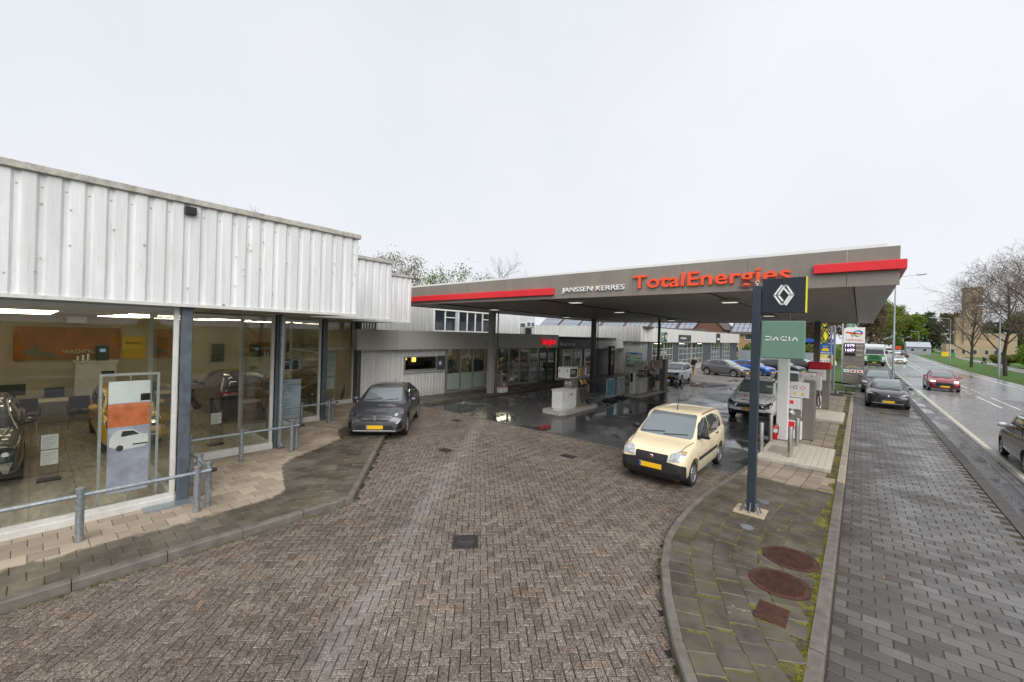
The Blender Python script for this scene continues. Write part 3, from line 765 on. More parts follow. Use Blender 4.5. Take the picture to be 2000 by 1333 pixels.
# ------------------------------------------------------------------ shop
MTAUPE = pm('taupe_panel', (.235, .21, .18), .42, var=.1, vs=1.2, grime=.18, stretch=(1.5, 1.5, .4))
MTAUPEL = pm('light_taupe_panel', (.48, .46, .42), .4, .15, var=.08, vs=1.0, stretch=(1, .6, .4))
MRED = pm('red_panel', (.72, .022, .03), .35, var=.06)
MORANGE = pm('orange_red_letters', (.88, .09, .025), .35, var=.05)
MNAVY = pm('navy_panel', (.012, .017, .028), .35, var=.15)
MFRAME = pm('grey_shop_frame', (.3, .31, .31), .4, .4, var=.1)
MYEL = pm('yellow_plastic', (.8, .55, .02), .4); MGREENP = pm('green_plastic', (.03, .3, .12), .4); MBLUEP = pm('blue_plastic', (.02, .09, .4), .4)
MCONC = pm('pale_concrete', (.42, .4, .36), .8, var=.15, vs=4, bump=.3, bs=120, grime=.45)
MSTEEL = pm('brushed_steel', (.5, .49, .46), .3, .9, var=.12, vs=2, stretch=(6, 6, .3))
SX = -16.9
shop = empty('shop_building', (SX - 3, 18, 0), 'low station shop with taupe fascia, white ribbed wall and long glazed front', 'building')
MB().box(SX - 6, SX - .08, 9.5, 34.6, 2.9, 3.3).build('roof', MROOF, shop)
clad('ribbed_wall', (SX, 9.5), (SX, 11.75), .1, 2.6, MWALLW, shop, pitch=.2, groove=.09, depth=.03)
clad('ribbed_wall', (SX, 11.75), (SX, 14.35), .1, 1.38, MWALLW, shop, pitch=.2, groove=.09, depth=.03)
clad('ribbed_wall', (SX, 11.75), (SX, 14.35), 2.14, 2.6, MWALLW, shop, pitch=.2, groove=.09, depth=.03)
MB().box(SX - .2, SX - .1, 9.5, 11.72, .1, 2.9).build('wall_core', MWALLW, shop); MB().box(SX - .2, SX - .1, 11.72, 14.35, .1, 1.36).build('wall_core', MWALLW, shop)
MB().box(SX - .1, SX + .1, 11.72, 14.38, 1.33, 1.385).build('window_sill', MCOPE, shop)
w = MB().box(SX - .09, SX + .02, 11.76, 11.82, 1.39, 2.14).box(SX - .09, SX + .02, 13.75, 13.8, 1.39, 2.14).box(SX - .09, SX + .02, 11.82, 13.75, 2.09, 2.14).box(SX - .09, SX + .02, 11.82, 13.75, 1.39, 1.48).build('service_window', MFRAME, shop)
MB().box(SX - .05, SX - .04, 11.82, 13.75, 1.48, 2.09).build('window_pane', MGLASSD, w)
MB().box(SX - .08, SX - .01, 13.8, 14.35, 1.39, 2.13).build('service_panel', pm('slate_panel', (.06, .075, .085), .4), shop)
MB().box(SX - .01, SX, 13.95, 14.1, 1.65, 1.85).build('house_number', MPAPER, shop)
# night counter stuff glimpsed through the service window
MB().box(SX - 1.5, SX - 1.4, 11.6, 14.3, .1, 2.8).build('inner_wall', pm('shop_inner', (.1, .09, .08), .7), shop)
MB().box(SX - 1.38, SX - 1.36, 13.2, 13.45, 1.75, 2.05).build('lit_sign', pm('lit_yellow', (.9, .6, .1), .5, emis=(1, .65, .1), emstr=2.5, var=0), shop)
MB().box(SX - 1.38, SX - 1.36, 12.75, 12.88, 1.85, 2.02).build('lit_sign', pm('lit_orange', (.9, .4, .2), .5, emis=(1, .45, .2), emstr=1.5, var=0), shop)
FROST = glassmat('frosted_lower_pane', (.5, .56, .52), 1.5, .05)
t_ = NT('frosted_film'); MFROST = t_.finish(t_.mix(t_.noise(1.5, 3), (.3, .36, .31), (.4, .45, .4)), .12, 0, None, .6)
mull = [14.45, 15.45, 16.41, 17.42, 18.5, 19.6, 20.63, 21.66, 22.69]
for i, (y0, y1) in enumerate(zip(mull, mull[1:])):
    if i < 4:
        MB().box(SX - .035, SX - .023, y0 + .05, y1 - .05, 1.16, 2.5).build('window_pane', MGLASSD, shop)
        MB().box(SX - .036, SX - .022, y0 + .05, y1 - .05, .27, 1.15).build('frosted_pane', MFROST, shop)
    else:
        MB().box(SX - .035, SX - .023, y0 + .05, y1 - .05, .27, 2.5).build('window_pane', MGLASSD, shop)
for y in mull: MB().box(SX - .08, SX + .02, y - .05, y + .05, .24, 2.52).build('mullion', MFRAME, shop)
MB().box(SX - .1, SX + .04, 14.37, 22.74, .1, .235).build('sill', MFRAME, shop)
# sliding door
MB().box(SX - .08, SX + .02, 22.76, 22.84, .12, 2.52).box(SX - .08, SX + .02, 24.66, 24.74, .12, 2.52).box(SX - .08, SX + .03, 22.84, 24.66, 2.2, 2.52).build('door_frame', MNAVY, shop)
for y0, y1 in ((22.86, 23.73), (23.77, 24.64)):
    d = MB().box(SX - .06, SX - .02, y0, y0 + .05, .13, 2.18).box(SX - .06, SX - .02, y1 - .05, y1, .13, 2.18).box(SX - .06, SX - .02, y0, y1, .13, .2).build('sliding_door', MNAVY, shop)
    MB().box(SX - .046, SX - .034, y0 + .05, y1 - .05, .2, 2.18).build('door_glass', MGLASSD, d)
MB().box(SX + .35, SX + 1.0, 22.9, 24.5, .113, .13).build('door_mat', MDARK, shop)
# beyond the door: frames, white door, recess
m2 = [24.88, 25.84, 26.98, 28.3]
for y0, y1 in zip(m2, m2[1:]): MB().box(SX - .035, SX - .023, y0 + .05, y1 - .05, .27, 2.36).build('window_pane', MGLASSD, shop)
for y in m2: MB().box(SX - .08, SX + .02, y - .05, y + .05, .24, 2.4).build('mullion', MALUW, shop)
MB().box(SX - .1, SX + .04, 24.8, 28.35, .1, .235).build('sill', MALUW, shop)
MB().box(SX - .06, SX + .02, 28.36, 28.5, .12, 2.4).build('white_jamb', MWHT, shop)
d = MB().box(SX - .05, SX + .01, 28.95, 29.07, .12, 2.36).box(SX - .05, SX + .01, 30.2, 30.34, .12, 2.36).box(SX - .05, SX + .01, 29.07, 30.2, 2.2, 2.36).box(SX - .05, SX + .01, 29.07, 30.2, .12, .3).build('white_door', MWHT, shop)
MB().box(SX - .03, SX - .02, 29.07, 30.2, .3, 2.2).build('door_glass', MGLASSD, d)
MB().box(SX - .01, SX + .015, 29.1, 30.6, 1.2, 1.36).build('orange_strip', pm('orange_sticker', (.75, .28, .05), .5), d)
MB().box(SX - .4, SX - .3, 28.5, 34.6, .1, 2.5).build('recess_wall', pm('recess_grey', (.16, .165, .17), .6), shop)
# fascia panels
FXs = -16.55
jy = [9.1, 11.1, 13.25, 15.45, 17.65, 19.85, 22.05, 24.6]
for y0, y1 in zip(jy, jy[1:]):
    MB().cbox(FXs - .06, FXs, y0 + .004, y1 - .004, 2.5, 3.42, .004).build('fascia_panel', MTAUPEL, shop)
MB().box(SX - .1, FXs - .062, 9.1, 24.6, 2.52, 3.4).build('fascia_core', MFRAME, shop)
MB().cbox(FXs - .1, FXs + .03, 24.62, 29.35, 2.38, 3.1, .01).build('service_sign', MNAVY, shop)
text('sign_lettering', 'Renault service', (FXs + .032, 24.75, 2.62), (0, 1, 0), (0, 0, 1), 2.05, .33, MPAPER, shop, .006, .01)
text('sign_lettering', 'nummer 1', (FXs + .032, 27.7, 2.68), (0, 1, 0), (0, 0, 1), .9, .14, MPAPER, shop, .006)
clad('ribbed_fascia', (FXs, 29.37), (FXs, 35.4), 2.38, 3.05, MWALLW, shop, pitch=.22)
MB().box(SX - .05, FXs - .05, 29.37, 35.4, 2.4, 3.0).build('fascia_core', MFRAME, shop)
# red script sign with a yellow smile
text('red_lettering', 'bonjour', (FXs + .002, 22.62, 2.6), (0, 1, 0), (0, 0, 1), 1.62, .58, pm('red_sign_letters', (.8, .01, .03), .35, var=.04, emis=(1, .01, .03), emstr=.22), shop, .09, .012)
m = MB(); n = 14
for k in range(n):
    def sm(u, o):
        y = 22.72 + u * .82; z = 2.66 - .15 * math.sin(math.pi * u); th = .055 * math.sin(math.pi * u) + .004
        return [(FXs + o, y, z), (FXs + o, y, z - th)]
    a0, b0 = sm(k / n, .08); a1, b1 = sm((k + 1) / n, .08); c0, d0 = sm(k / n, 0); c1, d1 = sm((k + 1) / n, 0)
    m.quad(a0, b0, b1, a1); m.quad(a0, a1, c1, c0); m.quad(b0, d0, d1, b1)
m.build('yellow_smile', pm('yellow_smile', (.85, .42, .02), .4), shop)
# interior
MB().box(SX - 6, SX - .1, 14.4, 34, .02, .12).build('floor', pm('shop_floor', (.2, .19, .17), .35), shop)
MB().box(SX - 5.9, SX - .12, 14.4, 34, 2.86, 2.9).build('ceiling', pm('shop_ceiling', (.5, .5, .48), .8), shop)
MB().box(SX - 6, SX - 5.85, 14.4, 34, .1, 2.9).build('back_wall', pm('shop_back', (.16, .13, .1), .7), shop)
MB().box(SX - 5.9, SX - .2, 14.36, 14.44, .1, 2.9).build('end_wall', pm('shop_back2', (.16, .13, .1), .7), shop)
for k in range(4):
    lx = MB().box(SX - 3.2, SX - 3.0, 15.5 + k * 2.2, 16.9 + k * 2.2, 2.83, 2.86).build('ceiling_lamp', pm('shop_lamp', (1, .9, .75), .5, emis=(1, .85, .6), emstr=26, var=0), shop)
rng = random.Random(5)
cols = [(.5, .05, .04), (.6, .4, .05), (.06, .2, .35), (.5, .5, .48), (.08, .3, .12), (.45, .2, .08)]
for k, (y0, lab) in enumerate(((14.9, 'low shop rack behind the frosted panes nearest the service window'), (17.2, 'shop rack behind the fourth frosted pane'), (19.9, 'shop rack behind the clear pane beside the column'), (21.5, 'shop rack behind the pane next to the sliding door'))):
    r = empty('display_rack', (SX - 1.1, y0, .12), lab, 'rack', 'racks inside the station shop')
    MB().box(SX - 1.5, SX - .8, y0, y0 + 1.1, .12, .2).box(SX - 1.16, SX - 1.12, y0, y0 + 1.1, .2, 1.7).build('frame', MFRAME, r)
    for s in range(4):
        MB().box(SX - 1.5, SX - .8, y0, y0 + 1.1, .45 + s * .36, .47 + s * .36).build('shelf', MFRAME, r)
        yy = y0 + .03
        while yy < y0 + 1.0:
            wd = rng.uniform(.06, .16); hh = rng.uniform(.14, .28); ci = rng.randrange(6)
            MB().box(SX - 1.1, SX - .85, yy, yy + wd, .47 + s * .36, .47 + s * .36 + hh).build('packet', pm('packet_%d' % ci, cols[ci], .5), r); yy += wd + .01
# dark slim totem by the white door
tt = empty('information_totem', (-16.2, 32.2, .1), 'slim black totem with small white writing beside the white door', 'totem')
MB().cbox(-16.3, -16.1, 31.85, 32.65, .1, 2.62, .02).build('slab', MNAVY, tt)
MB().box(-16.098, -16.094, 32.0, 32.5, 2.28, 2.36).build('symbol', MPAPER, tt)
for k, (z, w_) in enumerate(((1.75, .3), (1.6, .36), (1.4, .3), (1.28, .24), (1.16, .34), (1.04, .28))): MB().box(-16.098, -16.094, 32.0, 32.0 + w_, z, z + .035).build('writing', MPAPER, tt)

# ------------------------------------------------------------------ upper storey behind the shop
up = empty('upper_storey_building', (-25, 19, 3), 'ribbed upper storey, partly painted grey for canopy shade, with a long window band behind the shop', 'building')
UX = -20.0
MGREYC = mat_cladding('grey_ribbed_cladding', (.5, .5, .48), .3)  # the grey puts the canopy's shade into the wall colour
MB().box(-30, UX - .1, 12.2, 26.2, 3.0, 5.7).build('core', MGREYC, up)
clad('ribbed_wall', (UX, 12.2), (UX, 15.95), 3.0, 5.7, MGREYC, up, pitch=.3, groove=.12, depth=.05)
clad('ribbed_wall', (UX, 15.95), (UX, 20.95), 4.82, 5.7, MGREYC, up, pitch=.3, groove=.12, depth=.05)
clad('ribbed_wall', (UX, 20.95), (UX, 24.2), 3.0, 5.7, MWHITE, up, pitch=.25, groove=.1, depth=.03)
clad('ribbed_wall', (UX, 12.2), (UX, 12.2 - .01), 3.0, 5.7, MGREYC, up)
clad('ribbed_end', (-30, 12.2), (UX, 12.2), 3.0, 5.7, MGREYC, up, pitch=.3, groove=.12, depth=.05)
MB().box(-30.1, UX + .06, 12.1, 26.3, 5.7, 5.85).build('coping', MCOPE, up)
band = MB().box(UX - .02, UX + .12, 15.95, 20.95, 3.4, 3.5).box(UX - .02, UX + .1, 15.95, 20.95, 4.74, 4.82).build('window_frame', MWHT, up)
ys = [15.98, 16.85, 17.72, 17.98, 18.75, 19.5, 20.2, 20.92]
for i, (y0, y1) in enumerate(zip(ys, ys[1:])):
    if i == 2: MB().box(UX - .02, UX + .06, y0, y1, 3.5, 4.74).build('panel', pm('pale_blue_panel', (.5, .56, .58), .4), up); continue
    MB().box(UX - .02, UX + .07, y0 - .04, y0 + .04, 3.5, 4.74).build('mullion', MWHT, up)
    MB().box(UX + .0, UX + .015, y0 + .04, y1 - .04, 3.5, 4.74).build('window_pane', pm('upper_dark_glass', (.03, .035, .042), .06, spec=.8, var=.3), up)
    if i in (1, 6): MB().box(UX + .016, UX + .06, y0 + .04, y1 - .04, 4.3, 4.36).build('transom', MWHT, up)
MB().box(UX - .02, UX + .07, 20.88, 20.95, 3.5, 4.74).build('mullion', MWHT, up)
# small window group and white annex beyond
MB().box(UX - .02, UX + .03, 24.2, 26.2, 3.0, 5.7).build('annex_wall', MWHITE, up)
for y0, y1, z0, z1 in ((24.25, 24.95, 3.3, 4.3), (25.1, 25.6, 4.0, 4.4), (25.65, 26.1, 4.0, 4.4)):
    f = MB().box(UX + .03, UX + .08, y0, y1, z0, z1).build('window', MWHT, up)
    MB().box(UX + .081, UX + .086, y0 + .06, y1 - .06, z0 + .06, z1 - .06).build('pane', pm('annex_glass', (.1, .14, .14), .08, spec=.8), f)
ac = empty('air_conditioner', (-18.2, 22.9, 3.3), 'white box air conditioner standing on the shop roof', 'air conditioner')
MB().cbox(-18.5, -18.1, 22.6, 23.4, 3.3, 3.9, .02).build('case', MWHT, ac)
MB().box(-18.098, -18.09, 22.7, 23.2, 3.36, 3.84).build('grille', pm('ac_grille', (.2, .19, .17), .6), ac)
MB().box(-18.098, -18.088, 23.24, 23.36, 3.4, 3.8).build('badge_strip', MBLUEP, ac)

# ------------------------------------------------------------------ workshop
ws = empty('workshop_building', (-20, 45, 0), 'white clad workshop with deep fascia and glazed roller doors', 'building')
WX, WY = -14.25, 35.3
MB().box(-34, WX - 1.2, WY + .25, 71, 2.9, 4.2).build('roof_core', MWALLW, ws)
clad('ribbed_wall', (-18.3, WY), (WX - .05, WY), .02, 3.06, MWALLW, ws, pitch=.22, groove=.1, depth=.035)
MB().box(-18.3, WX - .1, WY + .08, WY + .2, .02, 3.0).build('wall_core', MWALLW, ws)
clad('fascia_cladding', (-30, WY - .25), (WX - .6, WY - .25), 3.04, 4.4, MWALLW, ws, pitch=.25)
clad('fascia_cladding', (WX - .6, WY - .25), (WX + .25, WY + .9), 3.04, 4.4, MWALLW, ws, pitch=.35)
MB().box(-30, WX + .2, WY - .15, 71, 4.3, 4.42).build('roof', MROOF, ws)
MB().box(-30, WX + .2, WY - .12, WY + .3, 3.04, 3.07).build('soffit', MSOFF, ws)
fy = [WY + .9, 39.6, 43.9, 48.2, 52.5, 56.8, 61.0, 65.3, 69.6]
MFLATW = mat_cladding('flat_fascia_panel', (.64, .63, .6), .5)
for y0, y1 in zip(fy, fy[1:]): MB().cbox(WX + .17, WX + .25, y0 + .01, y1 - .01, 3.02, 4.3, .005).build('fascia_panel', MFLATW, ws)
MB().box(WX - .3, WX + .165, WY + .9, 69.6, 3.0, 3.06).build('soffit', MSOFF, ws)
MB().cbox(WX - .2, WX + .24, 69.62, 69.8, 3.0, 4.3, .01).build('fascia_end', MFLATW, ws)
# glazed doors between dark piers
bays = [(36.3, 39.2), (39.3, 41.6), (43.4, 47.6), (47.8, 51.8), (55.5, 59.5), (61, 65)]
MDOORG = glassmat('workshop_glass', (.62, .66, .66), 1.5, .04)
for i, (y0, y1) in enumerate(bays):
    d = MB().box(WX - .1, WX - .02, y0, y0 + .08, .03, 3.0).box(WX - .1, WX - .02, y1 - .08, y1, .03, 3.0).build('glazed_door', MALU, ws)
    nc = 3; zs = [.05, .62, 1.2, 1.8, 2.4, 2.98]
    for k in range(6): MB().box(WX - .09, WX - .03, y0 + .08, y1 - .08, zs[k] - .03, zs[k] + .03).build('door_rail', MALU, d)
    for c in range(1, nc): MB().box(WX - .085, WX - .035, y0 + (y1 - y0) * c / nc - .03, y0 + (y1 - y0) * c / nc + .03, .08, 2.95).build('door_stile', MALU, d)
    MB().box(WX - .065, WX - .055, y0 + .08, y1 - .08, .66, 2.95).build('door_glass', MDOORG, d)
    MB().box(WX - .07, WX - .05, y0 + .08, y1 - .08, .08, .6).build('lower_panel', MALU, d)
for y0, y1 in ((35.4, 36.25), (41.65, 43.35), (51.9, 55.4), (59.6, 60.9), (65.1, 69.6)): MB().box(WX - .16, WX - .03, y0, y1, .02, 3.0).build('pier', pm('pier_slate', (.06, .07, .078), .5), ws)
MB().box(-24, -23.9, 35.5, 70, .02, 3.0).build('rear_wall', pm('workshop_wall', (.38, .37, .33), .8), ws)
MB().box(-24, WX - .2, 35.5, 70, .0, .02).build('floor', pm('workshop_floor', (.2, .19, .18), .4), ws)
for k in range(7): MB().box(-17.5 - (k % 2) * 3, -17.3 - (k % 2) * 3, 37 + k * 4, 38.6 + k * 4, 2.75, 2.8).build('tube_lamp', pm('workshop_tube', (1, .9, .7), .5, emis=(1, .85, .55), emstr=7, var=0), ws)
# signs on its fascia
s1 = MB().box(WX + .26, WX + .34, 37.6, 38.25, 3.12, 3.95).build('green_sign', pm('sage_sign', (.13, .24, .19), .4), ws)
MB().box(WX + .341, WX + .345, 37.72, 38.12, 3.5, 3.58).build('writing', MPAPER, s1)
s2 = MB().box(WX + .26, WX + .34, 38.35, 39.0, 3.1, 3.95).build('black_sign', MNAVY, ws)
def diamond(parent, C, r, u, h, w, mat, n=None, t0=.0, name='emblem'):
    """two interlocking open lozenge lines"""
    r = Vector(r); u = Vector(u); nn = r.cross(u); C = Vector(C); m = MB()
    def bar(pts, th):
        for (x0, y0), (x1, y1) in zip(pts, pts[1:]):
            d = Vector((x1 - x0, y1 - y0)).normalized(); q = Vector((-d.y, d.x)) * th / 2; e = d * th * .28
            P = [C + r * x + u * y for x, y in ((x0 - e.x + q.x, y0 - e.y + q.y), (x1 + e.x + q.x, y1 + e.y + q.y), (x1 + e.x - q.x, y1 + e.y - q.y), (x0 - e.x - q.x, y0 - e.y - q.y))]
            m.add(P + [p + nn * .014 for p in P], [(4, 5, 6, 7), (0, 1, 5, 4), (1, 2, 6, 5), (2, 3, 7, 6), (3, 0, 4, 7)])
    th = w * .1; k = w / 170; kh = h / 195
    bar([(x * k, y * kh) for x, y in ((-15, 97), (-80, 0), (-20, -90), (5, -90), (60, 0), (10, 60))], th)
    bar([(x * k, y * kh) for x, y in ((25, -97), (85, 0), (30, 92), (10, 92), (-45, 0), (-5, -55))], th)
    return m.build(name, mat, parent)
diamond(s2, (WX + .341, 38.67, 3.5), (0, 1, 0), (0, 0, 1), .5, .36, MPAPER)
s3 = MB().box(WX + .26, WX + .34, 42.4, 46.2, 3.12, 3.8).build('workshop_sign', pm('dark_green_sign', (.03, .045, .04), .4), ws)
text('sign_lettering', 'werkplaats', (WX + .341, 42.7, 3.3), (0, 1, 0), (0, 0, 1), 1.9, .3, MPAPER, s3, .004, .01)
MB().box(WX + .26, WX + .34, 56.6, 58.2, 3.0, 4.2).build('narrow_sign', pm('dark_sign', (.02, .025, .022), .4), ws)
MB().box(WX + .341, WX + .345, 56.8, 57.9, 3.35, 3.6).build('sign_patch', MPAPER, ws)
# framed map on the ribbed wall
mp = tag(MB().box(-16.2, -14.75, WY - .09, WY - .04, .9, 2.05).build('map_board', pm('map_blue', (.2, .33, .55), .4, var=.2, vs=6)), 'blue framed town map board on the ribbed workshop wall', 'map board')
MB().box(-16.12, -14.83, WY - .094, WY - .09, 1.0, 1.85).build('map_sheet', pm('map_sheet', (.42, .55, .45), .5, var=.45, vs=9), mp)
MB().box(-15.85, -15.2, WY - .095, WY - .09, 1.88, 2.0).build('title_strip', pm('map_title', (.05, .2, .06), .5), mp)
for x, z, c in ((-16.0, 1.6, MRED), (-15.05, 1.5, MRED), (-16.05, 1.2, MINK)): MB().box(x, x + .16, WY - .1, WY - .095, z, z + .1).build('advert', c, mp)

# ------------------------------------------------------------------ canopy
can = empty('canopy', (-8.4, 22, 0), 'large flat filling station canopy with taupe fascia and red bands', 'canopy')
CX0, CX1, CY0, CY1, CZ0, CZ1 = -17.4, .6, 11.7, 33.1, 4.65, 5.47
jx = [CX0, -15.3, -12.9, -10.4, -9.09, -5.24, -3.77, -2.2, -1.12, -.26, CX1]
for x0, x1 in zip(jx, jx[1:]): MB().cbox(x0 + .003, x1 - .003, CY0 - .05, CY0, CZ0, CZ1, .003).build('fascia_panel', MTAUPE, can)
for k in range(9):
    y0 = CY0 + .003 + k * 2.38; MB().cbox(CX1 - .052, CX1 - .002, y0, y0 + 2.374, CZ0 + .12, CZ1, .003).build('fascia_panel', MTAUPE, can)
MB().box(CX0, CX1, CY1 - .05, CY1, CZ0, CZ1).build('fascia_panel', MTAUPE, can)
MB().box(CX0, CX0 + .05, CY0, CY1, CZ0, CZ1).build('fascia_panel', MTAUPE, can)
# ribbed soffit of long dark boards
MSOFFD = pm('dark_soffit_board', (.33, .3, .27), .5, var=.2, vs=2.0, grime=.25, stretch=(.3, 3, 1))
nb = 72; y = CY0 + .06; bw_ = (CY1 - CY0 - .12) / nb
me = MB().add([(CX0 + .1, 0, 0), (CX1 - .75, 0, 0), (CX1 - .75, bw_ - .03, 0), (CX0 + .1, bw_ - .03, 0), (CX0 + .1, 0, .03), (CX1 - .75, 0, .03), (CX1 - .75, bw_ - .03, .03), (CX0 + .1, bw_ - .03, .03)],
              [(0, 3, 2, 1), (0, 1, 5, 4), (2, 3, 7, 6), (1, 2, 6, 5), (0, 4, 7, 3)]).mesh('soffit_board', MSOFFD)
for k in range(nb):
    o = bpy.data.objects.new('soffit_board', me); COL.objects.link(o); o.parent = can; o.location = Vector((0, y + k * bw_, CZ0 + .04)) - Vector(ORG[can.name])
MB().box(CX0 + .06, CX1 - .06, CY0 + .01, CY1 - .06, CZ0 + .075, CZ0 + .3).build('deck', MROOF, can)
for k in range(9):
    y0 = CY0 + .02 + k * 2.36; MB().box(CX1 - .72, CX1 - .06, y0, y0 + 2.34, CZ0 + .01, CZ0 + .07).build('edge_trim', pm('pale_edge_trim', (.42, .4, .37), .35, .3, var=.2, vs=2, grime=.4), can)
MB().box(CX0 + .2, CX1 - .2, CY0 + .35, CY1 - .3, CZ0 + .3, CZ1 + .14).build('roof_upstand', MWHT, can)
# red bands: left one runs behind the showroom, right one stands out past the corner
MB().cbox(CX0 + .3, -8.07, CY0 - .16, CY0 - .052, 4.78, 5.02, .008).build('red_band', MRED, can)
MB().cbox(-.85, CX1 + .1, CY0 - .16, CY0 - .052, 4.97, 5.17, .008).build('red_band', MRED, can)
MB().cbox(CX1 + .002, CX1 + .1, CY0 - .05, CY0 + 6, 4.97, 5.17, .008).build('red_band', MRED, can)
text('orange_lettering', 'TotalEnergies', (-5.2, CY0 - .052, 4.73), (1, 0, 0), (0, 0, 1), 3.92, .5, MORANGE, can, .07, .015, 1.03)
text('white_lettering', 'JANSSEN KERRES', (-7.74, CY0 - .052, 4.805), (1, 0, 0), (0, 0, 1), 2.26, .2, MWHT, can, .05, .007, 1.02)
# columns
def column(x, y, w, mat, z0=.1, low=None):
    MB().cbox(x - w / 2, x + w / 2, y - w / 2, y + w / 2, (low or z0), CZ0 + .05, .012).build('column', mat, can)
    if low: MB().cbox(x - w / 2 - .012, x + w / 2 + .012, y - w / 2 - .012, y + w / 2 + .012, z0, low, .015).build('column_base', MWHT, can)
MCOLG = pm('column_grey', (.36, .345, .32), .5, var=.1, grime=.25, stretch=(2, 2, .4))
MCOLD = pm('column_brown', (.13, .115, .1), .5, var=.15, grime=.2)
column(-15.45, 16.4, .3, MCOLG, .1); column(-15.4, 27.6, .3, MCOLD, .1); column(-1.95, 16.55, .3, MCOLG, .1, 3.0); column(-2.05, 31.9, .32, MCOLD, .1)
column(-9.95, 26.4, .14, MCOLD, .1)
for x, y in ((-15.2, 16.62), (-15.16, 27.8)):
    MB().tube([(x, y, CZ0), (x, y, .12)], .035, 8).build('downpipe', MCOLD, can, smooth=True)
for x, y in ((-15.3, 16.0), (-15.25, 27.2)):
    MB().tube([(x, y, 2.75), (x + .35, y - .75, 3.05)], .025, 8).build('bracket_arm', MALU, can)
for x, y in ((-3.14, 14.16), (-8.86, 18.3), (-14.0, 15.0), (-14.7, 22.7), (-9.5, 27.3), (-3.3, 22.4), (-7.8, 12.6), (-3.2, 29)):
    f = MB().cbox(x - .25, x + .25, y - .18, y + .18, CZ0 - .07, CZ0 + .045, .015).build('lamp_housing', MCOLG, can)
    MB().box(x - .2, x + .2, y - .13, y + .13, CZ0 - .08, CZ0 - .07).build('lamp_lens', pm('canopy_lamp_lens', (.8, .78, .72), .3, emis=(1, .95, .85), emstr=.35, var=0), f)
for x in (-14.6, -8.9, -3.2): MB().tube([(x, CY0 + .1, CZ0 + .02), (x, CY1 - .2, CZ0 + .02)], .02, 6).build('conduit', MBLACK, can)
# ------------------------------------------------------------------ cars
def paint(name, col, metal=.35, flake=True):
    if name in MATS: return MATS[name]
    t = NT(name)
    c = t.mix(t.ramp(t.noise(1.2, 3), [(.35, 0), (.7, 1)]), tuple(x * .93 for x in col), tuple(min(1, x * 1.05) for x in col))
    z = t.sep(t.pos())[2]
    d = t.math('MULTIPLY', t.ramp(z, [(.15, .5), (.6, 0)]), t.noise(9, 5, .7)); c = t.mix(d, c, (.07, .065, .055))
    MATS[name] = t.finish(c, .34, metal, None, .5, 1.0); return MATS[name]
def pchip(xs, ys):
    n = len(xs); h = [xs[i + 1] - xs[i] for i in range(n - 1)]; dl = [(ys[i + 1] - ys[i]) / h[i] for i in range(n - 1)]; d = [0] * n
    d[0], d[-1] = dl[0], dl[-1]
    for i in range(1, n - 1):
        if dl[i - 1] * dl[i] > 0:
            w1, w2 = 2 * h[i] + h[i - 1], h[i] + 2 * h[i - 1]; d[i] = (w1 + w2) / (w1 / dl[i - 1] + w2 / dl[i])
    def f(x):
        x = min(max(x, xs[0]), xs[-1]); i = 0
        while i < n - 2 and x > xs[i + 1]: i += 1
        t = (x - xs[i]) / h[i]
        return ys[i] * (1 + 2 * t) * (1 - t) ** 2 + h[i] * d[i] * t * (1 - t) ** 2 + ys[i + 1] * t * t * (3 - 2 * t) + h[i] * d[i + 1] * t * t * (t - 1)
    return f
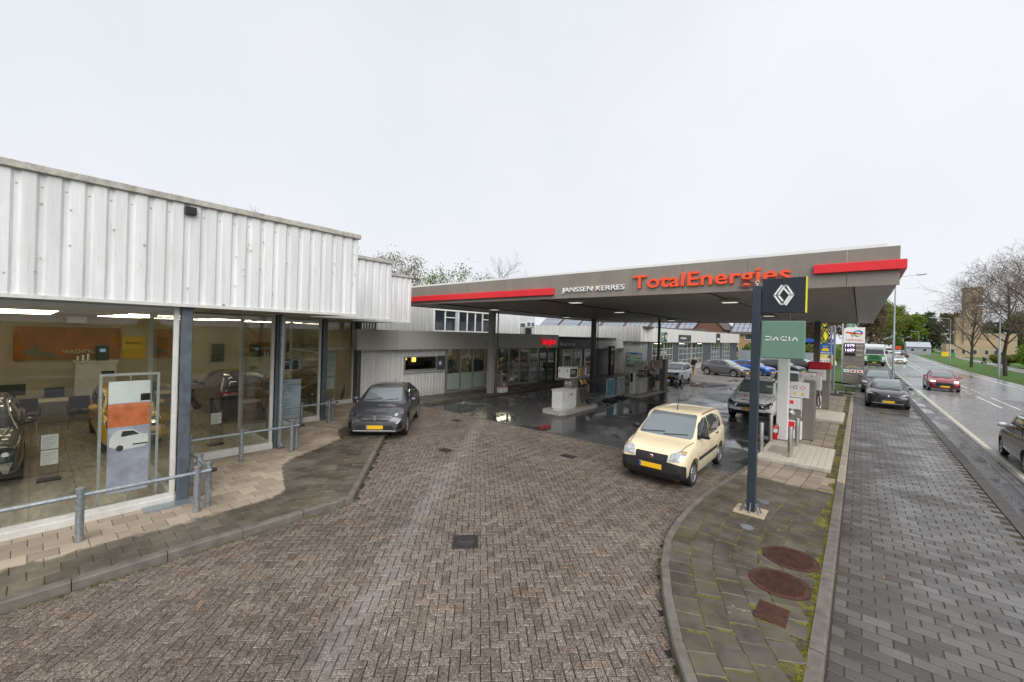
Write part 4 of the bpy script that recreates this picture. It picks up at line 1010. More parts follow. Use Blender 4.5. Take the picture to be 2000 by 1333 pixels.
SPEC = {
 'hatch': dict(st=[(-2.02, .68, .42, .80, .86, .5), (-1.99, .79, .32, .88, .93, .58), (-1.9, .855, .25, .97, 1.03, .63), (-1.72, .885, .21, 1.0, 1.22, .61), (-1.45, .895, .19, 1.0, 1.36, .59), (-1.0, .9, .18, .985, 1.425, .59), (-.3, .9, .17, .96, 1.445, .605), (.12, .9, .17, .945, 1.425, .61), (.42, .9, .17, .935, 1.32, .635), (.75, .9, .17, .925, 1.14, .69), (1.0, .9, .17, .91, .99, .745), (1.12, .897, .17, .895, .962, .74), (1.5, .885, .18, .83, .905, .68), (1.8, .845, .19, .745, .815, .58), (1.95, .77, .2, .65, .73, .48), (2.02, .67, .24, .54, .64, .4)],
    wb=(-1.33, 1.25), wr=.325, ww=.2, ws=[(-.62, 1.0), (.62, 1.0), (.53, 1.395), (-.53, 1.395)], rear=[(-.58, 1.04), (.58, 1.04), (.5, 1.33), (-.5, 1.33)],
    side=[[(.82, .99), (.52, 1.19), (.18, 1.345), (-.2, 1.375), (-.22, 1.005)], [(-.28, 1.005), (-.27, 1.375), (-.85, 1.36), (-1.13, 1.28), (-1.12, 1.04)], [(-1.19, 1.05), (-1.2, 1.26), (-1.42, 1.16), (-1.38, 1.08)]],
    head=[(.42, .665), (.80, .735), (.83, .8), (.62, .785), (.44, .71)], tail=[(.45, .86), (.8, .84), (.8, .95), (.5, .96)],
    grille=[(-.44, .56), (.44, .56), (.5, .695), (-.5, .695)], lower=[(-.6, .3), (.6, .3), (.52, .44), (-.52, .44)], fog=[(.64, .32), (.8, .33), (.8, .52), (.72, .52)], plate=.385, rplate=.62, mir=(.68, .99), seams=(.86, -.24, -1.14), handle=((-.05, .86), (-.95, .88)), dark=.27),
 'panda': dict(st=[(-1.77, .62, .42, .8, .88, .5), (-1.745, .715, .32, .93, 1.0, .55), (-1.7, .755, .25, .99, 1.16, .585), (-1.6, .775, .22, 1.01, 1.38, .6), (-1.4, .785, .2, 1.01, 1.5, .645), (-.75, .79, .19, .985, 1.54, .665), (-.1, .79, .18, .96, 1.535, .67), (.2, .79, .18, .95, 1.49, .67), (.5, .79, .18, .94, 1.3, .665), (.8, .79, .18, .93, 1.1, .7), (.98, .79, .18, .915, .995, .725), (1.1, .787, .18, .895, .965, .72), (1.35, .78, .19, .84, .92, .69), (1.56, .76, .19, .77, .85, .65), (1.69, .715, .2, .68, .76, .58), (1.745, .66, .24, .58, .68, .5), (1.77, .6, .28, .5, .6, .44)],
    wb=(-1.17, 1.13), wr=.29, ww=.17, ws=[(-.655, 1.005), (.655, 1.005), (.565, 1.475), (-.565, 1.475)], rear=[(-.56, 1.02), (.56, 1.02), (.52, 1.42), (-.52, 1.42)],
    side=[[(.8, 1.0), (.76, 1.05), (.4, 1.325), (.22, 1.425), (.02, 1.445), (-.02, .985)], [(-.08, .985), (-.05, 1.45), (-.55, 1.455), (-.88, 1.4), (-.87, 1.0)], [(-.95, 1.04), (-.97, 1.37), (-1.15, 1.26), (-1.2, 1.06)]],
    head=[(.4, .62), (.69, .64), (.72, .84), (.6, .85), (.42, .78)], tail=[(.55, .9), (.72, .9), (.66, 1.35), (.58, 1.35)],
    grille=[(-.37, .60), (.37, .60), (.38, .74), (-.38, .74)], lower=[(-.45, .27), (.45, .27), (.5, .37), (-.5, .37)], fog=[(.5, .3), (.66, .31), (.66, .38), (.5, .37)], plate=.47, rplate=.7, mir=(.64, 1.03), seams=(.9, -.05, -.93), handle=((-.0, .9), (-.8, .93)), dark=.0),
 'suv': dict(st=[(-2.25, .72, .5, .95, 1.02, .5), (-2.2, .85, .4, 1.05, 1.12, .6), (-2.05, .905, .33, 1.09, 1.28, .63), (-1.8, .925, .29, 1.1, 1.48, .63), (-1.4, .93, .27, 1.09, 1.6, .635), (-.7, .93, .26, 1.065, 1.65, .65), (-.05, .93, .25, 1.045, 1.645, .655), (.3, .93, .25, 1.035, 1.575, .665), (.7, .93, .25, 1.025, 1.36, .71), (1.0, .93, .25, 1.015, 1.165, .755), (1.12, .93, .25, 1.005, 1.085, .775), (1.25, .925, .25, .99, 1.06, .77), (1.6, .915, .26, .95, 1.02, .72), (1.95, .885, .27, .88, .955, .65), (2.14, .82, .29, .8, .88, .57), (2.22, .76, .33, .7, .8, .5), (2.255, .69, .4, .6, .72, .44)],
    wb=(-1.38, 1.3), wr=.36, ww=.225, ws=[(-.67, 1.1), (.67, 1.1), (.58, 1.585), (-.58, 1.585)], rear=[(-.6, 1.14), (.6, 1.14), (.54, 1.52), (-.54, 1.52)],
    side=[[(.95, 1.1), (.62, 1.33), (.28, 1.51), (-.12, 1.56), (-.15, 1.1)], [(-.22, 1.1), (-.2, 1.565), (-.85, 1.545), (-1.1, 1.48), (-1.12, 1.13)], [(-1.2, 1.15), (-1.2, 1.44), (-1.6, 1.3), (-1.55, 1.2)]],
    head=[(.56, .60), (.72, .62), (.82, .76), (.82, .86), (.7, .83), (.47, .72)], tail=[(.45, .95), (.85, .93), (.85, 1.05), (.5, 1.06)],
    grille=[(-.56, .58), (.56, .58), (.62, .7), (.66, .79), (-.66, .79), (-.62, .7)], lower=[(-.7, .3), (.7, .3), (.62, .46), (-.62, .46)], fog=[(.52, .4), (.78, .41), (.78, .47), (.6, .48)], plate=.54, rplate=.7, mir=(.82, 1.1), seams=(1.0, -.18, -1.16), handle=((0, .97), (-.95, .99)), dark=.42),
}
CARGLASS = pm('car_glass', (.02, .025, .028), .03, coat=.6, var=.3, spec=.7)
CARGLASSL = pm('car_windscreen', (.15, .18, .19), .035, coat=1.0, var=.06, vs=1, spec=.8)  # paler base colour stands in for sky mirrored in the screen
MTYRE = pm('tyre_rubber', (.018, .018, .018), .75, var=.3, bump=.3, bs=90)
MRIM = pm('alloy_rim', (.45, .45, .46), .28, .85, var=.15); MRIMD = pm('dark_rim', (.05, .05, .055), .35, .6)
MHUB = pm('brake_dark', (.02, .02, .022), .6)
MLENS = pm('headlight_lens', (.4, .42, .43), .12, .1, coat=1, var=.5, vs=14)
MLENSD = pm('dark_headlight', (.09, .095, .1), .08, .3, coat=1, var=.6, vs=12)
MTAIL = pm('tail_lens', (.4, .01, .01), .12, coat=1)
MPLATE = pm('yellow_plate', (.85, .5, .015), .45, var=.03); MPBLUE = pm('plate_blue', (.02, .09, .5), .45)
MTRIM = pm('black_trim', (.018, .019, .021), .5, var=.2, bump=.1, bs=200)
MGRILL = pm('grille_black', (.01, .01, .011), .35, var=.3)
MDRL = pm('lit_headlamp', (1, 1, 1), .2, emis=(1, .97, .9), emstr=1.6, var=0)
_body_cache = {}
def car_body(kind, sx, sy, sz):
    key = (kind, sx, sy, sz)
    if key in _body_cache: return _body_cache[key]
    S = SPEC[kind]; st = S['st']; xs = [s[0] for s in st]
    F = [pchip(xs, [s[k] for s in st]) for k in range(1, 6)]
    X = sorted(set([round(x, 4) for x in xs] + [xs[0] + (xs[-1] - xs[0]) * i / 58 for i in range(59)] + [xs[-1] - .03, xs[-1] - .05, xs[0] + .015]))
    rings = []
    for x in X:
        w, zl, zb, zt, wt = (f(x) for f in F); hb = zb - zl
        P = [(0, zl), (.5 * w, zl), (.84 * w, zl + .01), (.95 * w, zl + .06), (.985 * w, zl + .2 * hb), (.998 * w, zl + .42 * hb), (1.0 * w, zl + .6 * hb), (.99 * w, zl + .8 * hb), (.97 * w, zb - .03), (.945 * w, zb + .004)]
        g = min(1, max(0, (zt - zb) / .4)); ze = zt - .02 - .045 * g; y0, z0 = .945 * w, zb + .004; y1 = min(wt, y0 * .95)
        for u in (.15, .4, .65, .88, 1.0):
            bul = .03 * math.sin(math.pi * u) * g; P.append((y0 + (y1 - y0) * (u if g > .5 else u ** 1.0) + bul, z0 + (max(ze, z0 + .01) - z0) * u))
        P += [(y1 * .9, zt - .02 * (1 if g > .3 else .8)), (y1 * .62, zt - .006), (y1 * .3, zt), (0, zt)]
        rings.append([(x * sx, y * sy, z * sz) for y, z in P])
    m = MB(); n = len(rings[0]); full = []
    for rg in rings: full.append(rg + [(x, -y, z) for x, y, z in rg[-2:0:-1]])
    N = len(full[0])
    vs = [p for rg in full for p in rg]
    fs = [(i * N + k, i * N + (k + 1) % N, (i + 1) * N + (k + 1) % N, (i + 1) * N + k) for i in range(len(full) - 1) for k in range(N)]
    for e, fl in ((0, False), (len(full) - 1, True)):
        for k in range(n - 1):
            L0, L1 = e * N + k, e * N + k + 1; R0, R1 = e * N + (N - k) % N, e * N + (N - k - 1) % N
            f = [L0, L1, R1, R0]; f = [v for q, v in enumerate(f) if v not in f[:q]]
            if len(f) > 2: fs.append(tuple(f if fl else f[::-1]))
    m.add(vs, fs)
    me = m.mesh('body', MBLACK, smooth='all')
    bm = bmesh.new(); bm.from_mesh(me); bmesh.ops.remove_doubles(bm, verts=bm.verts, dist=1e-5); bmesh.ops.recalc_face_normals(bm, faces=bm.faces); bm.to_mesh(me)
    bvh = BVHTree.FromBMesh(bm); bm.free()
    # wheel arches
    tmp = bpy.data.objects.new('tmp', me); COL.objects.link(tmp); cut = MB()
    for wx in S['wb']:
        for s in (-1, 1):
            r = S['wr'] * sz + .055; yo = s * (S['st'][8][1] * sy); y_in, y_out = yo - s * .3, yo + s * .3
            M = Matrix.Translation((wx * sx, y_in, S['wr'] * sz + .012)) @ Matrix.Rotation(R(-90 if s > 0 else 90), 4, 'X')
            cut.lathe([(r, 0), (r, .6)], 28, M)
    cm_ = cut.mesh('cut', MBLACK); co = bpy.data.objects.new('cut', cm_); COL.objects.link(co)
    md = tmp.modifiers.new('b', 'BOOLEAN'); md.operation = 'DIFFERENCE'; md.object = co; md.solver = 'EXACT'
    dg = bpy.context.evaluated_depsgraph_get(); nm = bpy.data.meshes.new_from_object(tmp.evaluated_get(dg))
    bpy.data.objects.remove(tmp); bpy.data.objects.remove(co)
    nm.polygons.foreach_set('use_smooth', [True] * len(nm.polygons)); nm.set_sharp_from_angle(angle=R(42)); nm.materials.clear()
    _body_cache[key] = (nm, bvh, F); return _body_cache[key]
def patch_mesh(name, poly, axis, sgn, bvh, mat, off=.005, step=.07, skirt=.012, rnd=0.0):
    """a panel cut to poly and laid on the body; axis 'x' front / rear (poly in y,z), axis 'y' sides (poly in x,z)"""
    if rnd:
        out = []; n = len(poly)
        for i in range(n):
            p0, p1, p2 = Vector(poly[i - 1]), Vector(poly[i]), Vector(poly[(i + 1) % n])
            a, b = (p0 - p1), (p2 - p1); r = min(rnd, a.length * .45, b.length * .45); a.normalize(); b.normalize()
            q0, q2 = p1 + a * r, p1 + b * r
            for u in (0, .33, .67, 1): out.append(tuple((1 - u) ** 2 * q0 + 2 * u * (1 - u) * p1 + u * u * q2))
        poly = out
    bm = bmesh.new(); vs = [bm.verts.new((a, b, 0)) for a, b in poly]; bm.faces.new(vs)
    lo = [min(p[k] for p in poly) for k in (0, 1)]; hi = [max(p[k] for p in poly) for k in (0, 1)]
    for k in (0, 1):
        c = math.floor(lo[k] / step) * step + step
        while c < hi[k]:
            pl = Vector((0, 0, 0)); pl[k] = c; nn = Vector((0, 0, 0)); nn[k] = 1
            bmesh.ops.bisect_plane(bm, geom=bm.verts[:] + bm.edges[:] + bm.faces[:], plane_co=pl, plane_no=nn, dist=1e-5); c += step
    ray = {'x': Vector((-sgn, 0, 0)), 'y': Vector((0, -sgn, 0)), 'z': Vector((0, 0, -1))}[axis]
    for v in bm.verts:
        o = Vector((sgn * 6, v.co.x, v.co.y)) if axis == 'x' else (Vector((v.co.x, sgn * 6, v.co.y)) if axis == 'y' else Vector((v.co.x, v.co.y, 6)))
        loc, nr, _, _ = bvh.ray_cast(o, ray)
        if loc is None: loc, nr, _, _ = bvh.find_nearest(o + ray * 4.2)
        if nr.dot(ray) > 0: nr = -nr
        v.co = loc + nr * off
    be = [e for e in bm.edges if len(e.link_faces) == 1]
    ret = bmesh.ops.extrude_edge_only(bm, edges=be)
    for v in [g for g in ret['geom'] if isinstance(g, bmesh.types.BMVert)]: v.co += ray * skirt
    bmesh.ops.recalc_face_normals(bm, faces=bm.faces)
    # make sure the visible side looks outwards
    me = bpy.data.meshes.new(name); bm.to_mesh(me); bm.free()
    me.materials.append(mat)
    me.polygons.foreach_set('use_smooth', [True] * len(me.polygons)); me.set_sharp_from_angle(angle=R(40))
    return me
_wheel = {}
def wheel_meshes(r, w, rim='alloy', spokes=5):
    key = (round(r, 3), round(w, 3), rim, spokes)
    if key in _wheel: return _wheel[key]
    M = Matrix.Rotation(R(90), 4, 'X')     # spin axis along y; outside towards -y
    ty = MB().lathe([(r * .66, -w * .42), (r * .9, -w * .5), (r * .985, -w * .42), (r, -w * .25), (r, w * .25), (r * .985, w * .42), (r * .9, w * .5), (r * .66, w * .42)], 30, M, closed=True).mesh('tyre', MTYRE, smooth=40)
    mt = MRIM if rim != 'dark' else MRIMD
    rm = MB().lathe([(r * .6, w * .1), (r * .6, w * .38), (r * .68, w * .46), (r * .7, w * .4), (r * .62, w * .3)], 30, M)
    for k in range(spokes):
        a = 2 * math.pi * k / spokes
        for da in ((-.13, .13) if spokes < 7 else (0,)):
            d = Vector((math.cos(a + da), math.sin(a + da), 0)); q = Vector((-d.y, d.x, 0)); t = r * (.055 if spokes < 7 else .04)
            p = [d * r * .1 - q * t, d * r * .62 - q * t * 1.1, d * r * .62 + q * t * 1.1, d * r * .1 + q * t]
            vs = [M @ (v + Vector((0, 0, w * .22))) for v in p] + [M @ (v + Vector((0, 0, w * .4))) for v in p]
            rm.add(vs, [(4, 5, 6, 7), (0, 1, 5, 4), (1, 2, 6, 5), (2, 3, 7, 6), (3, 0, 4, 7)])
    rm.lathe([(0, w * .43), (r * .13, w * .42), (r * .15, w * .3)], 14, M)
    rme = rm.mesh('rim', mt, smooth=40)
    hb = MB().lathe([(0, w * .12), (r * .6, w * .12), (r * .6, w * .02), (0, w * .02)], 20, M).mesh('brake_disc', MHUB)
    _wheel[key] = (ty, rme, hb); return _wheel[key]
def car(name, loc, ang, kind, label, pmat, size=(1, 1, 1), group=None, extra=(), rim='alloy', spokes=5, headm=None, lamps_on=False, plate_text=None, plate=True, black_bumper=False, wsm=None, cat='car', z=0.0, detail=True, mirm=None):
    S = SPEC[kind]; sx, sy, sz = size
    root = empty(name, (loc[0], loc[1], z), label, cat, group, rz=R(ang), world=False)
    me, bvh, F = car_body(kind, sx, sy, sz)
    me = me.copy(); me.materials.append(pmat); link('body', me, root)
    def pat(nm, poly, axis, sgn, mat, off=.005, rnd=.03, step=.07, parent=root):
        poly = [(a * (sy if axis == 'x' else sx), b * (sy if axis == 'z' else sz)) for a, b in poly]
        return link(nm, patch_mesh(nm, poly, axis, sgn, bvh, mat, off, step, rnd=rnd), parent)
    fl = lambda P: [(-a, b) for a, b in P][::-1]
    ws = pat('windscreen', S['ws'], 'x', 1, wsm or CARGLASSL, .006, .06)
    pat('rear_window', S['rear'], 'x', -1, CARGLASS, .006, .06)
    for s in (-1, 1):
        for P in S['side']: pat('side_window', P, 'y', s, CARGLASS, .011, .03, .045)
    for P in (S['head'], fl(S['head'])):
        h = pat('headlight', P, 'x', 1, headm or MLENS, .008, .03, .05)
        if lamps_on:
            cx = sum(p[0] for p in P) / len(P); cz = sum(p[1] for p in P) / len(P)
            pat('lamp', [(cx - .12, cz - .04), (cx + .12, cz - .04), (cx + .12, cz + .04), (cx - .12, cz + .04)], 'x', 1, MDRL, .014, .03, .05, h)
    for P in (S['tail'], fl(S['tail'])): pat('tail_light', P, 'x', -1, MTAIL, .008, .02)
    if black_bumper:
        wf = S['st'][-1][1]
        pat('front_bumper', [(-.735, .2), (.735, .2), (.74, .56), (.4, .6), (-.4, .6), (-.74, .56)], 'x', 1, MTRIM, .02, .05, .05)
        pat('rear_bumper', [(-.74, .3), (.74, .3), (.74, .62), (-.74, .62)], 'x', -1, MTRIM, .02, .05, .06)
        for s in (-1, 1): pat('side_strip', [(-.78, .55), (.82, .53), (.82, .6), (-.78, .62)], 'y', s, MTRIM, .015, .01)
    pat('grille', S['grille'], 'x', 1, MGRILL, .01, .03)
    pat('lower_grille', S['lower'], 'x', 1, MTRIM if not black_bumper else MGRILL, .012 if not black_bumper else .026, .03)
    if detail:
        for P in (S['fog'], fl(S['fog'])): pat('fog_lamp_recess', P, 'x', 1, MGRILL, .012 if not black_bumper else .026, .02, .05)
        for s in (-1, 1):
            for xx in S['seams']:
                zl, zb = F[1](xx), F[2](xx); zl = max(zl + .09, (S['wr'] * 2.0 + .05) if any(abs(xx - w_) < .42 for w_ in S['wb']) else 0)
                pat('door_seam', [(xx - .006, zl), (xx + .006, zl), (xx + .006, zb - .01), (xx - .006, zb - .01)], 'y', s, MDARK, .0015, 0, .3)
            for hx, hz in S['handle']: pat('door_handle', [(hx - .09, hz - .016), (hx + .09, hz - .016), (hx + .09, hz + .016), (hx - .09, hz + .016)], 'y', s, pmat if not black_bumper else MTRIM, .025, .015, .1)
            if S['dark']: pat('sill_cladding', [(S['wb'][0] + S['wr'] + .1, F[1](0) + .03), (S['wb'][1] - S['wr'] - .1, F[1](0) + .03), (S['wb'][1] - S['wr'] - .1, S['dark']), (S['wb'][0] + S['wr'] + .1, S['dark'])], 'y', s, MTRIM, .006, .02)
    if detail:
        xc = next(s_[0] for s_ in S['st'] if s_[0] > .9); xf = S['st'][-3][0]
        for s in (-1, 1):
            y0_, y1_ = F[4](xc) * .97 * s, F[4](xf) * .98 * s
            pat('bonnet_gap', [(xc, y0_ - .006), (xf, y1_ - .006), (xf, y1_ + .006), (xc, y0_ + .006)], 'z', 1, MDARK, .005, 0, .05)
            yr = F[4](-.5) * .93 * s; pat('roof_channel', [(S['ws'][0][1] * 0 + .05, yr - .008), (-1.2, yr - .008), (-1.2, yr + .008), (.05, yr + .008)], 'z', 1, MDARK, .005, 0, .05)
        for P in (S['head'], fl(S['head'])):
            cx = sum(p[0] for p in P) / len(P); cz = sum(p[1] for p in P) / len(P)
            pat('reflector', [(cx + .05 * math.cos(k * .628), cz + .042 * math.sin(k * .628)) for k in range(10)], 'x', 1, MCHROME, .012, 0, .2)
    # wipers
    if detail:
        for y0, y1 in ((-.58, -.02), (-.02, .52)):
            pts = []
            for u in range(5):
                y = y0 + (y1 - y0) * u / 4; zz = S['ws'][0][1] + .02 + .05 * (u / 4)
                lc, nr, _, _ = bvh.ray_cast(Vector((6, y * sy, zz * sz)), Vector((-1, 0, 0)))
                if lc: pts.append(lc + nr * .02)
            if len(pts) > 2: link('wiper', MB().tube(pts, .009, 5).mesh('wiper', MBLACK), root)
    # mirrors
    mx_, mz_ = S['mir']; wy = F[0](mx_) * .95
    for s in (-1, 1):
        mm_ = MB(); c0 = Vector((mx_ * sx - .02, s * (wy * sy + .1), (mz_ + .05) * sz))
        prof = []
        for k in range(7):
            a = math.pi * k / 6; prof.append((.085 * math.sin(a) ** .6 * 1.0 + 1e-4, -.1 * math.cos(a)))
        mm_.lathe(prof, 12, Matrix.Translation(c0) @ Matrix.Rotation(R(90), 4, 'X') @ Matrix.Diagonal((.75, .85, 1, 1)))
        mm_.tube([c0 + Vector((.0, -s * .07, -.04)), Vector((mx_ * sx + .02, s * (wy * sy - .03), mz_ * sz - .01))], .022, 6)
        link('wing_mirror', mm_.mesh('wing_mirror', mirm or (MTRIM if black_bumper else pmat), smooth=50), root)
    # wheels
    ty, rmm, hb = wheel_meshes(S['wr'] * sz, S['ww'], rim, spokes)
    for wx in S['wb']:
        for s in (-1, 1):
            w_ = empty('wheel', (wx * sx, s * (S['st'][8][1] * sy - S['ww'] * .5 - .012), S['wr'] * sz), rz=(0 if s < 0 else math.pi), world=False); w_.parent = root
            link('tyre', ty, w_); link('rim', rmm, w_); link('brake_disc', hb, w_)
    # number plates
    if plate:
        for sgn, zz in ((1, S['plate']), (-1, S['rplate'])):
            lc, nr, _, _ = bvh.ray_cast(Vector((sgn * 6, 0, zz * sz)), Vector((-sgn, 0, 0)))
            px = lc.x + sgn * (.012 if not black_bumper else .03); a, b = (px, px + sgn * .012)
            pl = link('number_plate', MB().box(min(a, b), max(a, b), -.26, .26, zz * sz - .055, zz * sz + .055).mesh('number_plate', MPLATE), root)
            ys = (.215, .258) if sgn < 0 else (-.258, -.215)
            link('country_strip', MB().box(min(b, b + sgn * .002), max(b, b + sgn * .002), ys[0], ys[1], zz * sz - .053, zz * sz + .053).mesh('country_strip', MPBLUE), pl)
            if plate_text and sgn > 0: text('plate_characters', plate_text, (b + .001, -.2, zz * sz - .038), (0, 1, 0), (0, 0, 1), .43, .076, MINK, pl, .002, .02, local=True)
    for fn in extra: fn(root, pat, bvh, sx, sy, sz, pmat)
    return root
# extras
def x_antenna(h=.35, x=-1.2, lean=.25):
    def f(root, pat, bvh, sx, sy, sz, pm_):
        lc, nr, _, _ = bvh.ray_cast(Vector((x * sx, 0, 4)), Vector((0, 0, -1)))
        link('aerial', MB().tube([lc, lc + Vector((-h * lean, 0, h))], [.012, .004], 6).mesh('aerial', MBLACK), root)
    return f
def x_rails(x0=.35, x1=-1.5, y=.6):
    def f(root, pat, bvh, sx, sy, sz, pm_):
        for s in (-1, 1):
            P = []
            for k in range(9):
                xx = x0 + (x1 - x0) * k / 8; lc, nr, _, _ = bvh.ray_cast(Vector((xx * sx, s * y * sy, 4)), Vector((0, 0, -1))); P.append(lc + Vector((0, 0, .045 * min(1, 3 * math.sin(math.pi * k / 8)) + .002)))
            link('roof_rail', MB().tube(P, .02, 6).mesh('roof_rail', MBLACK, smooth=True), root)
    return f
def x_badge(kind='diamond', z=.72, s=.13, mat=None):
    def f(root, pat, bvh, sx, sy, sz, pm_):
        lc, nr, _, _ = bvh.ray_cast(Vector((6, 0, z * sz)), Vector((-1, 0, 0)))
        if kind == 'diamond': ORG[root.name] = (0, 0, 0); diamond(root, (lc.x + .02, 0, z * sz), (0, 1, 0), (0, 0, 1), s * 1.35, s, mat or MCHROME, name='badge')
        else:
            b = link('badge', MB().lathe([(s * .5, 0), (s * .5, .02), (s * .4, .028), (0, .028)], 20, Matrix.Translation((lc.x - .002, 0, z * sz)) @ Matrix.Rotation(R(90), 4, 'Y')).mesh('badge', mat or MCHROME, smooth=40), root)
            if kind == 'red': link('badge_face', MB().lathe([(s * .36, .028), (s * .34, .033), (0, .033)], 18, Matrix.Translation((lc.x - .002, 0, z * sz)) @ Matrix.Rotation(R(90), 4, 'Y')).mesh('badge_face', pm('badge_red', (.25, .01, .02), .3)), b)
    return f
def x_patch(nm, poly, axis, sgn, mat, off=.012, rnd=.02, both=False, step=.06):
    def f(root, pat, bvh, sx, sy, sz, pm_):
        pat(nm, poly, axis, sgn, mat if mat is not None else pm_, off, rnd, step)
        if both:
            if axis == 'x': pat(nm, [(-a, b) for a, b in poly][::-1], axis, sgn, mat if mat is not None else pm_, off, rnd, step)
            else: pat(nm, poly, axis, -sgn, mat if mat is not None else pm_, off, rnd, step)
    return f
def x_studs(z0=.585, z1=.68, rows=3, y0=.12, y1=.47, mat=None):
    def f(root, pat, bvh, sx, sy, sz, pm_):
        for s in (-1, 1):
            for r in range(rows):
                for k in range(7):
                    y = s * (y0 + (y1 - y0) * (k + (r % 2) * .5) / 7); z = (z0 + (z1 - z0) * (r + .5) / rows) * sz
                    pat('grille_stud', [(y - .014, z / sz - .011), (y + .006, z / sz - .011), (y + .014, z / sz + .011), (y - .006, z / sz + .011)], 'x', 1, mat or pm('stud_grey', (.16, .16, .17), .3, .6), .016, 0, .2)
    return f
P_GREY = paint('shale_grey_paint', (.075, .079, .088), .35); P_CREAM = paint('cream_paint', (.84, .72, .49), .0); P_SILV = paint('pale_grey_paint', (.82, .85, .85), .0)
P_WHITE = paint('white_car_paint', (.74, .75, .76), .0); P_DGREY = paint('graphite_paint', (.15, .15, .158), .25); P_BLUE = paint('blue_paint', (.012, .1, .5), .3)
P_BLACK = paint('black_car_paint', (.01, .011, .014), .2); P_RED = paint('dark_red_paint', (.28, .012, .025), .3); P_BEIGE = paint('brown_paint', (.15, .12, .105), .2); P_YEL = paint('yellow_car_paint', (.85, .48, .01), .0); P_ANTH = paint('anthracite_paint', (.03, .032, .036), .4)

car('hatchback_car', (-12.7, 8.22), -44, 'hatch', 'dark grey hatchback parked half on the sidewalk by the ribbed wall', P_GREY, z=.04, headm=MLENSD, extra=(x_badge('diamond', .665, .11), x_antenna(.12, -1.2, .9), x_studs(),
    x_patch('light_signature', [(.62, .5), (.7, .5), (.78, .63), (.73, .63)], 'x', 1, MCHROME, .016, .0, True), x_patch('hood_crease', [(.26, .78), (.275, .78), (.42, .96), (.405, .96)], 'x', 1, None, .01, 0, True), x_patch('splitter', [(-.62, .265), (.62, .265), (.66, .295), (-.66, .295)], 'x', 1, MALU, .02, .01)))
car('small_hatchback_car', (-3.63, 11.1), -90, 'panda', 'cream small hatchback with black bumpers standing on the brick forecourt', P_CREAM, black_bumper=True, spokes=5, extra=(x_badge('red', .665, .1), x_antenna(.42, .05, .35), x_patch('indicator', [(.63, .8), (.7, .79), (.7, .83), (.64, .84)], 'x', 1, pm('amber_lens', (.6, .3, .1), .15, coat=1), .014, .01, True),
    x_patch('side_indicator', [(.92, .72), (.97, .72), (.97, .745), (.92, .745)], 'y', 1, MLENS, .01, .01, True)))
car('suv_car', (-3.48, 21.75), -90, 'suv', 'pale grey compact suv with black lower bumper under the canopy', P_SILV, headm=MLENSD, rim='dark', plate_text='S-182-FT', extra=(x_rails(), x_patch('light_bar', [(.44, .71), (.48, .71), (.6, .58), (.56, .58)], 'x', 1, MCHROME, .018, 0, True), x_patch('light_bar', [(.47, .73), (.5, .71), (.78, .85), (.76, .87)], 'x', 1, MCHROME, .018, 0, True), x_patch('lower_trim', [(.5, .36), (.8, .37), (.8, .4), (.5, .39)], 'x', 1, MCHROME, .02, .01, True), x_patch('bonnet_sticker', [(-.33, .99), (-.2, .99), (-.22, 1.02), (-.31, 1.02)], 'x', 1, MRED, .008, .01), x_patch('bonnet_writing', [(-.32, .87), (.0, .87), (.0, .895), (-.32, .895)], 'x', 1, MINK, .008, 0), x_patch('trim_bar', [(-.62, .745), (.62, .745), (.62, .765), (-.62, .765)], 'x', 1, MALU, .018, 0)))
car('city_car', (-11.25, 33.75), -88, 'panda', 'small white city car parked beside the dark pump tower', P_WHITE, (1.01, 1.01, .96), headm=MLENSD, extra=(x_patch('mouth_grille', [(-.5, .3), (.5, .3), (.42, .46), (-.42, .46)], 'x', 1, MGRILL, .014, .05), x_patch('nose_panel', [(-.38, .6), (.38, .6), (.38, .7), (-.38, .7)], 'x', 1, None, .018, .02), x_patch('black_bar', [(-.4, .69), (.4, .69), (.4, .75), (-.4, .75)], 'x', 1, MGRILL, .02, .02)))
G_ = 'cars parked along the workshop yard'
car('hatchback_car', (-9.75, 43.0), -17, 'hatch', 'graphite hatchback nearest in the row before the workshop', P_DGREY, (1.01, 1.0, 1.04), group=G_)
car('hatchback_car', (-8.3, 47.0), -17, 'hatch', 'bright blue hatchback behind the graphite hatchback', P_BLUE, (1, 1, 1), group=G_)
car('estate_car', (-6.4, 51.6), -17, 'hatch', 'anthracite hatchback behind the blue one in the yard', P_ANTH, (1.06, 1, 1.03), group=G_)
car('suv_car', (-5.0, 56.5), -17, 'suv', 'dark suv farthest back in the yard row', P_ANTH, (.98, 1, .95), group=G_)
car('suv_car', (-3.35, 30.2), -90, 'suv', 'white car standing at the far pump behind the pale grey suv', P_WHITE, (.9, .95, .97))
car('white_car', (-4.4, 71), 182, 'hatch', 'white car far back beyond the carwash sign', P_WHITE, (1.0, 1, 1))
car('hatchback_car', (1.18, 31.4), -90, 'hatch', 'black hatchback parked in front in the lane beside the road', P_BLACK, (1.06, 1.0, 1.0), headm=MLENSD, lamps_on=False, extra=(x_badge('round', .66, .11), x_patch('day_lamp', [(.5, .7), (.78, .76), (.78, .785), (.5, .73)], 'x', 1, MCHROME, .016, 0, True), x_patch('silver_lip', [(-.6, .29), (.6, .29), (.62, .31), (-.62, .31)], 'x', 1, MALU, .022, 0)))
car('hatchback_car', (1.0, 39.4), -90, 'hatch', 'dark hatchback parked right behind the black one in the lane', P_ANTH, (1.03, 1, 1.06))
car('hatchback_car', (4.85, 46.0), -90, 'hatch', 'dark red hatchback driving towards the camera with lights on', P_RED, (1.0, .97, 1.02), lamps_on=True, extra=(x_patch('wide_grille', [(-.42, .44), (.42, .44), (.52, .6), (-.52, .6)], 'x', 1, MGRILL, .014, .04),))
